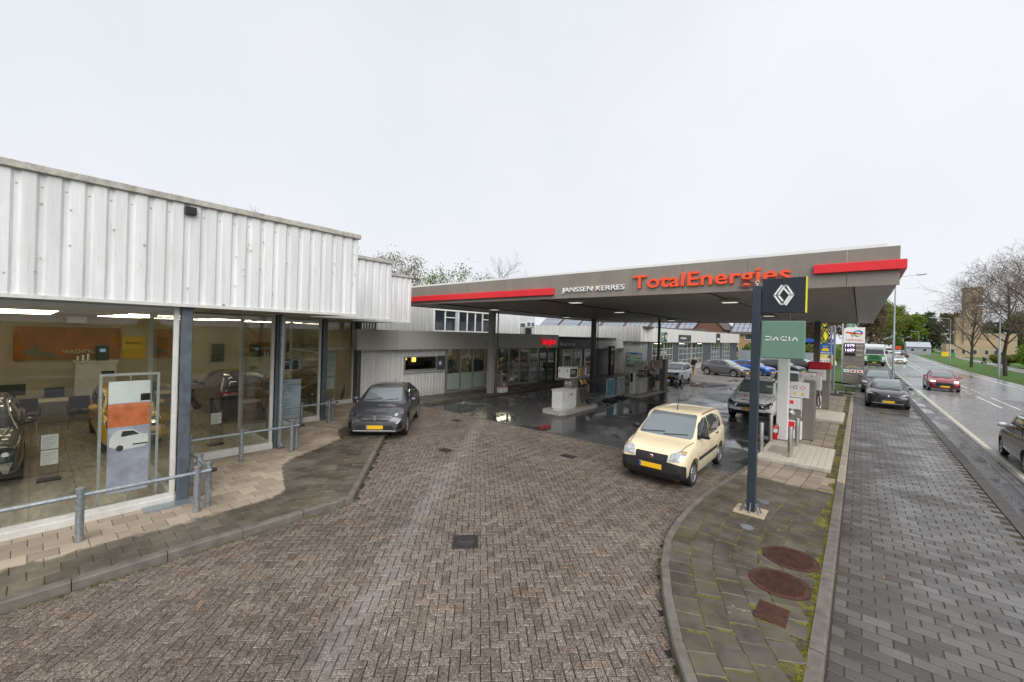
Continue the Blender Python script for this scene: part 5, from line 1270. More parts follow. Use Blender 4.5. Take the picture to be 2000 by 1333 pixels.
car('white_car', (5.5, 103), -90, 'hatch', 'white car driving on the road behind the red one', P_WHITE, (1, 1, 1), lamps_on=True)
car('two_tone_car', (4.3, 18.9), 90, 'panda', 'brown small car with white roof at the right picture edge', P_BEIGE, (1.05, 1.06, .95), extra=(x_patch('white_arch', [(.86, 1.0), (.9, 1.0), (.44, 1.36), (.2, 1.475), (-.6, 1.5), (-.6, 1.468), (.2, 1.44), (.42, 1.325)], 'y', 1, P_WHITE, .012, .01, True), x_patch('white_roof', [(.12, -.58), (.12, .58), (-1.4, .56), (-1.4, -.56)], 'z', 1, P_WHITE, .012, .1)), mirm=P_WHITE)
car('hatchback_car', (8.9, 38.8), 90, 'hatch', 'dark car cut off by the right picture edge in the far lane', P_ANTH)
for i, (x, y, a, pm_, lb) in enumerate(((6.9, 150, 90, P_BLACK, 'tiny dark car far down the road beyond the white one'), (6.2, 190, -90, P_WHITE, 'tiny white car far down the road behind the lorry'), (5.6, 236, -90, P_RED, 'tiny red car far down the road'))):
    car('distant_car', (x + bend(y), y), a, 'hatch', lb, pm_, group='cars far down the road', detail=False)
# showroom cars
car('display_car', (-15.85, 2.0), 0, 'panda', 'bright yellow hatchback on display inside the showroom', P_YEL, (1.1, 1.13, .97), z=.13, plate=False, headm=MLENSD, rim='dark', extra=(x_patch('square_lamp', [(.45, .36), (.65, .36), (.65, .5), (.45, .5)], 'x', 1, MGRILL, .02, .02, True), x_patch('lamp_frame', [(.49, .41), (.61, .41), (.61, .45), (.49, .45)], 'x', 1, MPAPER, .026, .01, True), x_patch('bonnet_plate', [(-.25, .56), (.25, .56), (.25, .64), (-.25, .64)], 'x', 1, MPAPER, .03, .005), x_patch('chin', [(-.6, .22), (.6, .22), (.65, .34), (-.65, .34)], 'x', 1, MGRILL, .02, .03)))
car('display_suv', (-18.4, 5.0), 180, 'suv', 'black suv on display with its tail to the showroom glass', P_BLACK, (1.0, 1.0, .98), z=.13, plate=False, rim='dark', extra=(x_patch('tail_plate', [(-.28, .62), (.28, .62), (.28, .74), (-.28, .74)], 'x', -1, MPAPER, .03, .005),))
car('display_suv', (-14.45, -.98), 0, 'suv', 'grey suv on display at the left edge inside the showroom', P_GREY, (.97, .98, .95), z=.13, plate=False, headm=MLENSD, extra=(x_patch('fang_lamp', [(.66, .36), (.72, .36), (.78, .58), (.6, .56)], 'x', 1, MCHROME, .016, .0, True),))
# ------------------------------------------------------------------ logo used on the station's signs
MLB = [pm('logo_red', (.75, .02, .02), .4), pm('logo_blue', (.02, .08, .45), .4), pm('logo_cyan', (.05, .35, .6), .4), pm('logo_green', (.1, .45, .2), .4), pm('logo_yellow', (.8, .6, .04), .4), pm('logo_orange', (.8, .25, .02), .4)]
def te_logo(parent, C, r, u, s, t=.004):
    r, u, C = Vector(r), Vector(u), Vector(C); n = r.cross(u)
    def strip_(name, pts, ws, mat):
        m = MB(); P = []
        for i, (x, y) in enumerate(pts):
            a = Vector(pts[max(i - 1, 0)]); b = Vector(pts[min(i + 1, len(pts) - 1)]); d = (b - a).normalized(); q = Vector((-d.y, d.x)) * ws[i] / 2
            P.append(((x + q.x, y + q.y), (x - q.x, y - q.y)))
        for (a, b), (c, d) in zip(P, P[1:]):
            V = [C + r * (p[0] * s) + u * (p[1] * s) + n * t for p in (a, b, d, c)]; W = [v - n * t for v in V]
            m.add(V + W, [(0, 1, 2, 3), (0, 1, 5, 4), (2, 3, 7, 6)])
        return m.build(name, mat, parent)
    arc = lambda a0, a1, k=7: [(.22 + .23 * math.cos(R(a0 + (a1 - a0) * i / k)), .0 + .2 * math.sin(R(a0 + (a1 - a0) * i / k))) for i in range(k + 1)]
    for a0, a1, m_ in ((185, 95, MLB[2]), (95, -15, MLB[1]), (185, 235, MLB[3]), (235, 275, MLB[3]), (275, 325, MLB[4])): strip_('logo_arc', arc(a0, a1), [.1] * 8, m_)
    strip_('logo_bar', [(-.5, .08), (-.3, .05), (0, .02), (.25, -.02), (.42, -.03)], [.1, .11, .11, .1, .08], MLB[0])
    strip_('logo_leg', [(-.2, .0), (-.12, -.1), (-.08, -.25)], [.11, .1, .09], MLB[5])

# ------------------------------------------------------------------ pumps
MPUMP = pm('pump_cream', (.62, .61, .57), .4, var=.06, grime=.25); MPUMPW = pm('pump_white', (.74, .74, .73), .35, var=.05, grime=.15); MPUMPB = pm('pump_taupe', (.2, .18, .16), .42, var=.1, grime=.2)
def island(x0, x1, y0, y1, label):
    pts = [(x0 + .15, y0), (x1 - .15, y0), (x1, y0 + .25), (x1, y1 - .25), (x1 - .15, y1), (x0 + .15, y1), (x0, y1 - .25), (x0, y0 + .25)]
    o = tag(MB().prism(pts, .0, .15).build('pump_plinth', MCONC), label, 'plinth', 'raised pump plinths'); MB().prism([(x * .985 + (x0 + x1) / 2 * .015, y) for x, y in pts], .15, .158).build('plinth_top', pm('plinth_top', (.46, .42, .34), .8, var=.15, vs=5, grime=.4), o)
    return o
island(-10.6, -9.45, 14.45, 17.75, 'pale concrete plinth under the pump with the large white cabinet')
island(-10.6, -9.3, 22.1, 26.9, 'concrete plinth under the pump with the dark tower')
def pump(x, y, label, white=True, nums=('6', '4'), cab=1.2, group='fuel pumps', logo=True):
    """x, y: near corner on the road side; pump runs along +y"""
    r = empty('fuel_pump', (x - .3, y + cab / 2, .15), label, 'fuel pump', group); A = MPUMPW if white else MPUMP
    MB().cbox(x - .52, x, y, y + cab, .22, 1.0, .02).box(x - .46, x - .04, y + .04, y + cab - .04, .158, .22).build('cabinet', A, r)
    MB().cbox(x - .55, x + .02, y - .02, y + cab + .01, 1.003, 1.04, .01).build('cabinet_lid', A, r)
    MB().cbox(x - .46, x - .06, y + cab - .34, y + cab + .02, 1.04, 1.5, .01).build('neck', MPUMPB, r)
    h = MB().cbox(x - .62, x - .02, y + cab - .62, y + cab + .1, 1.5, 1.98, .015).build('head', A, r)
    MB().box(x - .02, x - .012, y + cab - .55, y + cab + .02, 1.55, 1.92).build('display', pm('pump_display', (.015, .02, .03), .1, coat=1), h)
    MB().box(x - .012, x - .008, y + cab - .5, y + cab - .15, 1.7, 1.86).build('screen_panel', pm('screen_pale', (.3, .34, .36), .2), h)
    for k, tx in enumerate(nums): text('pump_number', tx, (x - (.58 if k == 0 else .16), y + cab - .622, 1.78), (1, 0, 0), (0, 0, 1), .07, .12, MRED, h, .004, .02)
    MB().cbox(x - .5, x - .03, y + cab + .105, y + cab + .92, .158, 1.98, .012).build('hose_tower', MPUMPB, r)
    MB().box(x - .029, x - .02, y + cab + .14, y + cab + .9, 1.05, 1.45).build('nozzle_bay', MBLACK, r)
    for k, c in enumerate((MYEL, MGREENP, MORANGE, MPAPER)):
        yy = y + cab + .2 + k * .18
        MB().box(x - .029, x - .022, yy, yy + .1, 1.58, 1.92).build('grade_label', c, r)
        if k < 3:
            MB().tube([(x + .0, yy + .05, 1.42), (x + .1, yy + .07, 1.22), (x + .05, yy + .06, 1.08)], [.028, .035, .02], 8).build('nozzle', (MYEL, MGREENP, MORANGE)[k] if white else MALU, r, smooth=True)
        P = [(x + .02, yy + .05, 1.1)]
        for i in range(9):
            u = i / 8; P.append((x + .04 + .16 * math.sin(math.pi * u), yy + .05 + .06 * math.sin(math.pi * u) * (k - 1), 1.1 - .78 * math.sin(math.pi * u * .5 + 0) if u < .5 else .32 + (u - .5) * .1))
        P = [(x + .02, yy + .05, 1.1), (x + .1, yy + .05, .8), (x + .13, yy + .07, .5), (x + .1, yy + .1, .36), (x + .02, yy + .12, .45), (x + .0, yy + .12, .95)]
        MB().tube(P, .014, 6).build('hose', MBLACK, r, smooth=True)
    for zz in (1.22, 1.3): MB().box(x - .4, x - .28, y + cab - .345, y + cab - .341, zz, zz + .03).box(x - .22, x - .1, y + cab - .345, y + cab - .341, zz, zz + .03).build('sticker', MPAPER, r)
    if logo: te_logo(r, (x + .002, y + cab * .62, .8), (0, 1, 0), (0, 0, 1), .26)
    return r
pump(-9.66, 14.72, 'white fuel pump numbered 6 and 4 with a large cabinet before it')
pump(-9.6, 22.75, 'beige fuel pump beside the slim payment post', False, ('5', '3'), 1.1)
pt = empty('payment_post', (-9.95, 22.5, .15), 'slim pale payment post with black front before the beige pump', 'payment post')
MB().cbox(-10.05, -9.8, 22.3, 22.62, .158, 1.43, .015).build('case', MPUMPW, pt); MB().box(-9.999, -9.85, 22.29, 22.3, .85, 1.36).build('terminal', MBLACK, pt)
MB().box(-9.96, -9.89, 22.285, 22.29, 1.0, 1.03).build('screen', MBLUEP, pt)
def service_tower(x, y, label, red=False):
    """taupe slab with towel dispenser, notice plate and litter bin on the near side"""
    r = empty('service_tower', (x, y, .15), label, 'service tower', 'taupe service towers')
    MB().cbox(x - .02, x + .32, y + .05, y + .55, .12, 2.1 + (.2 if red else 0), .02).build('slab', MPUMPB, r)
    if red: MB().cbox(x - .6, x + .36, y + .03, y + .57, 2.05, 2.42, .05).build('red_cap', pm('crimson_cap', (.42, .01, .02), .4), r)
    nb = MB().cbox(x - .55, x + .16, y - .02, y + .04, 1.52, 2.04, .01).build('notice_plate', MPUMPW, r)
    for i in range(3):
        for j in range(2):
            cx, cz = x - .42 + i * .2, 1.66 + j * .2
            if j: MB().lathe([(.06, 0), (.06, .004), (0, .005)], 14, Matrix.Translation((cx, y - .022, cz)) @ Matrix.Rotation(R(90), 4, 'X')).build('round_sign', MRED if i % 2 == 0 else MINK, nb); MB().lathe([(.042, .005), (.042, .007), (0, .007)], 14, Matrix.Translation((cx, y - .022, cz)) @ Matrix.Rotation(R(90), 4, 'X')).build('sign_face', MPAPER, nb)
            if not j: MB().add([(cx - .06, y - .025, cz - .05), (cx + .06, y - .025, cz - .05), (cx, y - .025, cz + .06), (cx - .06, y - .018, cz - .05), (cx + .06, y - .018, cz - .05), (cx, y - .018, cz + .06)], [(0, 1, 2), (0, 3, 4, 1), (1, 4, 5, 2), (2, 5, 3, 0)]).build('warning_sign', MYEL, nb)
    MB().cbox(x - .5, x - .06, y - .12, y + .12, 1.12, 1.5, .03).build('towel_dispenser', MPUMPW, r)
    MB().box(x - .35, x - .25, y - .125, y - .12, 1.3, 1.42).build('red_mark', MRED, r)
    rg = random.Random(9); m = MB()
    for k in range(10):
        a = k * .63; m.add([(x - .28, y - .06, 1.12), (x - .28 + .1 * math.cos(a), y - .06 + .08 * math.sin(a), 1.0 + .03 * rg.random()), (x - .28 + .1 * math.cos(a + .6), y - .06 + .08 * math.sin(a + .6), .98), (x - .28 + .02 * math.cos(a), y - .06, .92)], [(0, 1, 2), (1, 3, 2)])
    m.build('paper_towels', MPAPER, r)
    MB().box(x - .5, x - .06, y - .02, y + .05, .75, 1.1).build('back_plate', MPUMPB, r)
    b = MB().cbox(x - .52, x + .0, y - .2, y + .12, .12, .74, .03).build('litter_bin', MPUMPW, r)
    MB().box(x - .44, x - .2, y - .205, y - .2, .45, .72).build('bin_flap', MRED, b)
    return r
service_tower(-9.45, 25.3, 'taupe service tower with towels and red bin behind the beige pump')
service_tower(-1.42, 16.85, 'taupe service tower behind the white column')
service_tower(-1.42, 25.6, 'taupe service tower with crimson cap beside the far column', True)
pump(-1.5, 22.6, 'white fuel pump on the tiled platform by the far service tower', True, ('2', '1'), .9, logo=False)
gb = empty('wall_cabinet', (-1.75, 18.2, 1.6), 'pale grey meter cabinet fixed behind the taupe tower', 'cabinet'); MB().cbox(-1.62, -1.1, 19.6, 20.05, 1.55, 2.05, .02).build('case', MPUMP, gb); MB().tube([(-1.36, 19.85, 1.55), (-1.36, 19.85, .12)], .03).build('conduit', MALU, gb)
# tiled platforms
def platform(x0, x1, y0, y1, label):
    o = tag(MB().box(x0, x1, y0, y1, .06, .175).build('tiled_platform', MCONC), label, 'platform', 'pale tiled platforms')
    n = 12; w = (x1 - x0 - .02) / n; me = MB().cbox(0, w - .008, 0, y1 - y0 - .03, 0, .012, .004).mesh('slat_tile', pm('cream_tile', (.55, .5, .41), .6, var=.08, vs=5, grime=.25))
    for k in range(n):
        t = bpy.data.objects.new('slat_tile', me); COL.objects.link(t); t.parent = o; t.location = (x0 + .014 + k * w, y0 + .015, .176)
    return o
platform(-2.16, -.5, 13.15, 15.8, 'pale tiled platform with four steel bollards'); platform(-2.1, -.46, 21.5, 24.5, 'pale tiled platform under the far pump')
MB_ = pm('ribbed_mat', (.36, .32, .26), .6)
gm = tag(MB().box(-2.0, -1.45, 14.0, 14.9, .188, .194).build('ribbed_grating', MB_), 'ribbed grating between the steel bollards', 'grating')
for k in range(8): MB().box(-1.98 + k * .068, -1.95 + k * .068, 14.02, 14.88, .194, .203).build('rib', MB_, gm)
for (x, y), lb in zip(((-2.12, 13.75), (-2.12, 15.4), (-1.42, 13.75), (-1.42, 15.4)), ('nearest to the dark sign post', 'beside the red extinguisher', 'alone at the front right of the platform', 'right before the white bin')):
    b = tag(MB().lathe([(.06, .17), (.06, 1.02), (.055, 1.035), (.0, 1.035)], 18, Matrix.Translation((x, y, 0))).build('bollard', MSTEEL, smooth=40), 'brushed steel bollard ' + lb, 'bollard', 'steel bollards on the platform')
fx = empty('fire_extinguisher', (-2.1, 17.0, .15), 'red fire extinguisher leaning by the white column', 'fire extinguisher')
MB().lathe([(.085, .13), (.09, .16), (.09, .52), (.06, .58), (.03, .6), (0, .6)], 18, Matrix.Translation((-2.12, 16.2, 0))).build('cylinder', pm('extinguisher_red', (.6, .012, .015), .3, coat=.5), fx, smooth=50)
MB().lathe([(.091, .36), (.092, .48)], 18, Matrix.Translation((-2.12, 16.2, 0))).build('label_band', MPAPER, fx)
MB().tube([(-2.12, 16.2, .6), (-2.08, 16.15, .68), (-2.0, 16.14, .55), (-2.02, 16.12, .3)], .014, 6).build('hose', MBLACK, fx)
# bin beside the first column
bn = empty('litter_bin', (-15.2, 17.1, .1), 'taupe and white litter bin with red line beside the canopy column', 'bin')
MB().cbox(-15.5, -15.05, 16.85, 17.4, .11, .4, .015).build('base', MPUMPW, bn); MB().box(-15.49, -15.06, 16.86, 17.39, .401, .43).build('red_line', MRED, bn); MB().cbox(-15.5, -15.05, 16.85, 17.4, .431, 1.14, .015).build('body', MPUMPB, bn)
MB().box(-15.049, -15.045, 16.98, 17.25, .78, 1.0).build('opening', MBLACK, bn); MB().box(-15.049, -15.044, 16.98, 17.2, .46, .62).build('sticker', pm('sticker_mix', (.3, .45, .5), .5, var=.6, vs=14), bn)
# bucket
bk = tag(MB().lathe([(.11, .158), (.15, .42), (.16, .425), (.15, .42), (.105, .18)], 18, Matrix.Translation((-9.75, 17.2, 0))).build('bucket', pm('bucket_grey', (.04, .06, .075), .45), smooth=40), 'dark grey water bucket on the plinth behind the white pump', 'bucket')
MB().tube([(-9.9, 17.2, .42), (-9.85, 17.25, .5), (-9.65, 17.25, .5), (-9.6, 17.2, .42)], .006, 5).build('handle', MALU, bk)
# pavement poster stands
def stand(x, y, label, c):
    r = empty('poster_stand', (x, y, 0), label, 'poster stand', 'poster stands between the pumps')
    MB().lathe([(.42, .0), (.44, .03), (.38, .09), (.1, .12), (0, .12)], 20, Matrix.Translation((x, y, 0)) @ Matrix.Diagonal((.8, 1.3, 1, 1))).build('rubber_foot', MDARK, r, smooth=50)
    for d in (-.3, .3): MB().box(x - .02, x + .02, y + d - .02, y + d + .02, .1, .24).build('spring_leg', MBLACK, r)
    MB().box(x - .02, x + .02, y - .42, y - .38, .24, 1.2).box(x - .02, x + .02, y + .38, y + .42, .24, 1.2).box(x - .02, x + .02, y - .38, y + .38, 1.16, 1.2).box(x - .02, x + .02, y - .38, y + .38, .24, .28).build('frame', MALU, r)
    MB().box(x - .012, x + .012, y - .38, y + .38, .28, 1.16).build('poster', c, r)
    return r
stand(-9.95, 19.75, 'nearer poster stand with teal sheet on a rubber foot', pm('poster_teal', (.1, .28, .36), .4, var=.6, vs=5)); stand(-10.0, 21.1, 'farther poster stand with pale sheet on a rubber foot', pm('poster_pale', (.35, .42, .44), .4, var=.6, vs=5))

# ------------------------------------------------------------------ dealer sign post
sp = empty('sign_post', (-1.52, 9.05, .1), 'dark blue post carrying a black and a sage green sign box', 'sign post')
MB().cbox(-1.6, -1.46, 8.97, 9.12, .12, 4.46, .008).build('post', pm('post_blue', (.032, .045, .062), .4, .2, var=.12), sp)
MB().cbox(-1.8, -1.28, 8.78, 9.3, .1, .128, .005).build('concrete_pad', pm('sandy_pad', (.38, .31, .22), .85, var=.2, vs=8, grime=.4), sp)
for dx, dy in ((-.09, 0), (.09, 0), (0, -.09), (0, .09), (.08, -.08), (-.08, -.08)): MB().tube([(-1.53 + dx, 9.045 + dy, .3), (-1.53 + dx * 1.9, 9.045 + dy * 1.9, .13)], .014, 6).build('foot_gusset', MPOST, sp)
MB().tube([(-1.53, 9.045, 4.46), (-1.53, 9.045, 4.5)], .018, 8).tube([(-1.53 + .03 * math.cos(a * .7), 9.045, 4.53 + .03 * math.sin(a * .7)) for a in range(10)], .008, 5).build('lifting_eye', MALU, sp)
bx = MB().cbox(-1.44, -.765, 9.0, 9.11, 3.93, 4.585, .008).build('black_sign_box', MNAVY, sp); MB().box(-.764, -.745, 9.0, 9.112, 3.935, 4.59).build('yellow_edge', pm('yellow_edge', (.75, .68, .03), .4), bx)
diamond(bx, (-1.1, 8.998, 4.26), (1, 0, 0), (0, 0, 1), .36, .3, MPAPER)
MB().box(-1.158, -1.155, 8.999, 9.0, 3.94, 4.05).box(-.98, -.977, 8.999, 9.0, 3.94, 4.05).build('panel_joint', MBLACK, bx)
gx = MB().cbox(-1.44, -.755, 9.0, 9.11, 3.085, 3.785, .012).build('green_sign_box', pm('sage_green', (.13, .235, .18), .4, var=.04), sp)
# lettering drawn as straight strokes
m = MB(); U = .062; lx = -1.365
def st_(pts, th=.016):
    for (x0, z0), (x1, z1) in zip(pts, pts[1:]):
        d = Vector((x1 - x0, z1 - z0)).normalized(); q = Vector((-d.y, d.x)) * th / 2; e = d * th * .4
        P = [(x0 - e.x + q.x, z0 - e.y + q.y), (x1 + e.x + q.x, z1 + e.y + q.y), (x1 + e.x - q.x, z1 + e.y - q.y), (x0 - e.x - q.x, z0 - e.y - q.y)]
        m.add([(a, 8.994, b) for a, b in P] + [(a, 9.001, b) for a, b in P], [(0, 1, 2, 3), (0, 1, 5, 4), (1, 2, 6, 5), (2, 3, 7, 6), (3, 0, 4, 7)])
z0, z1 = 3.425, 3.487; zm = (z0 + z1) / 2
st_([(lx, z1), (lx + .075, z1), (lx + .09, zm + .012)]); st_([(lx, z0), (lx + .075, z0), (lx + .09, zm - .012)])
st_([(lx + .125, z0), (lx + .165, z1), (lx + .205, z0)]); st_([(lx + .3, z1), (lx + .255, z1), (lx + .24, zm), (lx + .255, z0), (lx + .33, z0)]); st_([(lx + .3, z1), (lx + .33, z1)])
st_([(lx + .375, z0), (lx + .375, z1)]); st_([(lx + .42, z0), (lx + .46, z1), (lx + .5, z0)])
m.build('white_lettering', MPAPER, gx)
# ground lights, covers and drains
for x, y, lb in ((-1.44, 9.75, 'behind'), (-1.45, 8.22, 'before')):
    g = tag(MB().lathe([(.11, .1), (.11, .125), (.095, .13), (0, .13)], 20, Matrix.Translation((x, y, 0))).build('ground_light', MGALV, smooth=30), 'round recessed ground light %s the sign post' % lb, 'ground light', 'ground lights by the sign post')
    MB().lathe([(.08, .1305), (.0, .1325)], 18, Matrix.Translation((x, y, 0))).build('lens', pm('ground_lens', (.2, .22, .24), .1, coat=1), g)
MRUST = pm('rusty_iron', (.085, .038, .026), .6, .4, var=.3, vs=7, bump=.5, bs=90)
for (x, y), lb in zip(((-.735, 7.52), (-.765, 6.65)), ('farther', 'nearer')):
    o = tag(MB().lathe([(.36, .1), (.36, .122), (.345, .126), (.335, .12), (.325, .122), (0, .122)], 40, Matrix.Translation((x, y, 0))).build('manhole_cover', MRUST, smooth=30), '%s of the two round rusty manhole covers on the island' % lb, 'manhole cover', 'round manhole covers on the island')
    m = MB()
    for i in range(-9, 10):
        for j in range(-9, 10):
            px, py = i * .034, j * .034
            if px * px + py * py < .3 ** 2: m.box(x + px - .011, x + px + .011, y + py - .011, y + py + .011, .121, .131)
    tag(m.build('tread_studs', MRUST, o), kind='stuff')
o = tag(MB().cbox(-.9, -.58, 5.66, 6.05, .1, .124, .004).build('service_cover', MRUST), 'small rectangular rusty cover before the manholes', 'cover')
for k in range(7): MB().box(-.88, -.6, 5.69 + k * .05, 5.715 + k * .05, .123, .128).build('tread_bar', MRUST, o)
MIRON = pm('cast_iron', (.05, .045, .047), .5, .4, var=.25, vs=9, bump=.3, bs=90)
o = empty('manhole_cover', (-4.81, 4.62, 0), 'square cast iron frame with round lid in the brick forecourt', 'manhole cover')
Mq = Matrix.Translation((-4.81, 4.62, 0)) @ Matrix.Rotation(R(45), 4, 'Z')
m = MB(); m.add([Mq @ Vector(v) for v in ((-.21, -.21, -.03), (.21, -.21, -.03), (.21, .21, -.03), (-.21, .21, -.03), (-.21, -.21, .008), (.21, -.21, .008), (.21, .21, .008), (-.21, .21, .008))], [(4, 5, 6, 7), (0, 1, 5, 4), (1, 2, 6, 5), (2, 3, 7, 6), (3, 0, 4, 7)]); m.build('frame', MIRON, o)
MB().lathe([(.15, .003), (.15, .013), (.14, .016), (0, .016)], 28, Mq).build('lid', MIRON, o, smooth=30)
for k in range(20):
    a = k * math.pi / 10
    if abs(math.cos(a)) > .98 or abs(math.sin(a)) > .98 or True:
        d = Vector((math.cos(a), math.sin(a), 0)); L = .2 / max(abs(d.x), abs(d.y)); q = Vector((-d.y, d.x, 0)) * .014
        V = [Mq @ (d * .165 - q + Vector((0, 0, .009))), Mq @ (d * (L - .01) - q + Vector((0, 0, .009))), Mq @ (d * (L - .01) + q + Vector((0, 0, .009))), Mq @ (d * .165 + q + Vector((0, 0, .009)))]
        MB().add(V + [v + Vector((0, 0, .003)) for v in V], [(4, 5, 6, 7), (0, 1, 5, 4), (1, 2, 6, 5), (2, 3, 7, 6), (3, 0, 4, 7)]).build('slot', MBLACK, o)
text('lid_lettering', 'KPN', (-4.86, 4.58, .0165), (.71, .71, 0), (-.71, .71, 0), .1, .04, MBLACK, o, .002)
for i, (x, y, lb) in enumerate(((-6.18, 9.84, 'street drain grate in the bricks left of the cream car'), (-9.0, 7.75, 'small sunken drain in the bricks before the grey hatchback'), (-11.75, 10.65, 'street drain by the asphalt edge near the shop'))):
    o = empty('drain_grate', (x, y, 0), lb, 'drain', 'drain grates in the forecourt'); w, d_ = (.2, .14)
    MB().box(x - w, x + w, y - d_, y + d_, -.02, .008).build('frame', MIRON, o)
    for k in range(6): MB().box(x - w + .03 + k * .06, x - w + .055 + k * .06, y - d_ + .03, y + d_ - .03, .008, .013).build('bar', MRUST, o)

# ------------------------------------------------------------------ price pylon
py = empty('price_pylon', (-.36, 42, 0), 'tall taupe fuel price pylon with white logo top', 'pylon')
x0, x1, yf = -1.02, .28, 41.85
MB().cbox(x0, x1, yf, yf + .3, .25, 3.45, .01).build('panel_body', MPUMPB, py)
pts = [(x0, 3.455), (x1, 3.455), (x1, 4.68), (x0 + .3, 4.68)] + [(x0 + .3 - .3 * math.sin(R(a)), 4.38 + .3 * math.cos(R(a))) for a in (15, 30, 45, 60, 75, 90)]
m = MB(); n = len(pts); m.add([(a, yf - .01, b) for a, b in pts] + [(a, yf + .31, b) for a, b in pts], [tuple(range(n)), tuple(range(2 * n - 1, n - 1, -1))] + [(i, (i + 1) % n, n + (i + 1) % n, n + i) for i in range(n)]); top = m.build('white_top', MPAPER, py)
te_logo(top, ((x0 + x1) / 2, yf - .012, 4.2), (1, 0, 0), (0, 0, 1), 1.05); text('brand_lettering', 'TotalEnergies', (x0 + .12, yf - .012, 3.58), (1, 0, 0), (0, 0, 1), 1.05, .2, MRED, top, .005)
MLED = pm('led_digits', (.8, .75, 1), .4, emis=(.7, .55, 1), emstr=.7, var=0)
for k, (z, tx) in enumerate(((3.13, '1979'), (2.77, '1689'))):
    b = MB().box(x0 + .08, x0 + .75, yf - .008, yf, z - .03, z + .27).build('price_display', MBLACK, py); text('price_digits', tx, (x0 + .13, yf - .01, z), (1, 0, 0), (0, 0, 1), .56, .23, MLED, b, .004, .012)
    text('grade_name', ('EURO95', 'DIESEL')[k], (x0 + .8, yf - .002, z + .08), (1, 0, 0), (0, 0, 1), .4, .08, MPAPER, py, .004)
MB().box(x0 + .08, x0 + .75, yf - .008, yf, 2.42, 2.66).build('blank_display', MBLACK, py); text('grade_name', 'LPG', (x0 + .85, yf - .002, 2.48), (1, 0, 0), (0, 0, 1), .3, .1, MPAPER, py, .004)
for z in (3.06, 2.7, 2.34, 2.0, 1.68, 1.08): MB().box(x0 + .005, x1 - .005, yf - .003, yf, z, z + .012).build('panel_joint', MBLACK, py)
text('fuel_name', 'excellium', (x0 + .18, yf - .002, 1.45), (1, 0, 0), (0, 0, 1), .95, .16, MALU, py, .004, .01)
m = MB()
for k in range(8):
    a, b = R(200 - 22 * k), R(200 - 22 * (k + 1)); m.quad((x0 + .6 + .35 * math.cos(a), yf - .004, 1.55 + .12 * math.sin(a)), (x0 + .6 + .35 * math.cos(b), yf - .004, 1.55 + .12 * math.sin(b)), (x0 + .6 + .33 * math.cos(b), yf - .004, 1.53 + .1 * math.sin(b)), (x0 + .6 + .33 * math.cos(a), yf - .004, 1.53 + .1 * math.sin(a)))
m.build('yellow_sweep', MYEL, py)
for k, c in enumerate((pm('card_teal', (.25, .55, .6), .4), MRED, MORANGE)):
    b = MB().box(x0 + .06 + k * .41, x0 + .41 + k * .41, yf - .006, yf, 1.12, 1.36).build('service_card', MPAPER, py); MB().box(x0 + .14 + k * .41, x0 + .32 + k * .41, yf - .008, yf - .006, 1.18, 1.3).build('card_mark', c, b)
MB().box(-.7, -.6, yf + .1, yf + .2, .06, .25).build('foot', MGALV, py); MB().box(-.15, -.05, yf + .1, yf + .2, .06, .25).build('foot', MGALV, py); MB().box(-.9, .2, yf - .1, yf + .4, .0, .06).build('base_plate', MGALV, py)
# carwash sign
cw = empty('carwash_sign', (-2.28, 45, 0), 'blue and yellow carwash sign on posts beside the pylon', 'sign')
u = MB().box(-2.85, -1.75, 44.95, 45.05, 2.4, 3.32).build('blue_panel', pm('sign_blue', (.015, .1, .38), .4), cw); l = MB().box(-2.85, -1.75, 44.95, 45.05, 1.46, 2.39).build('yellow_panel', pm('sign_yellow', (.82, .66, .17), .4), cw)
text('sign_lettering', 'CARWASH', (-2.78, 44.948, 2.46), (1, 0, 0), (0, 0, 1), .95, .14, MPAPER, u, .004, .02); MB().box(-2.55, -2.05, 44.945, 44.95, 2.68, 2.84).box(-2.47, -2.13, 44.945, 44.95, 2.842, 2.96).box(-2.5, -2.1, 44.945, 44.95, 3.08, 3.12).build('car_symbol', MYEL, u)
m = MB(); m.add([(-2.3 + .45 * math.cos(a * .3142), 44.946, 1.82 + .21 * math.sin(a * .3142)) for a in range(20)], [tuple(range(20))]); ov = m.build('price_oval', MPAPER, l); text('price_lettering', '€ 5,20', (-2.62, 44.943, 1.75), (1, 0, 0), (0, 0, 1), .6, .16, MINK, ov, .002)
text('voucher_lettering', 'Vanaf', (-2.72, 44.946, 2.2), (1, 0, 0), (0, 0, 1), .3, .08, MINK, l, .002); m = MB()
for k in range(6):
    a = k * math.pi / 6; d = Vector((math.cos(a), 0, math.sin(a))) * .14; q = Vector((-math.sin(a), 0, math.cos(a))) * .018; c = Vector((-2.0, 44.945, 2.2)); m.quad(c - d - q, c + d - q, c + d + q, c - d + q)
m.build('star_symbol', MBLUEP, l)
for x in (-2.8, -1.72): MB().box(x - .04, x + .04, 44.97, 45.08, 0, 3.3 if x < -2 else 2.4).build('post', MBLUEP, cw)
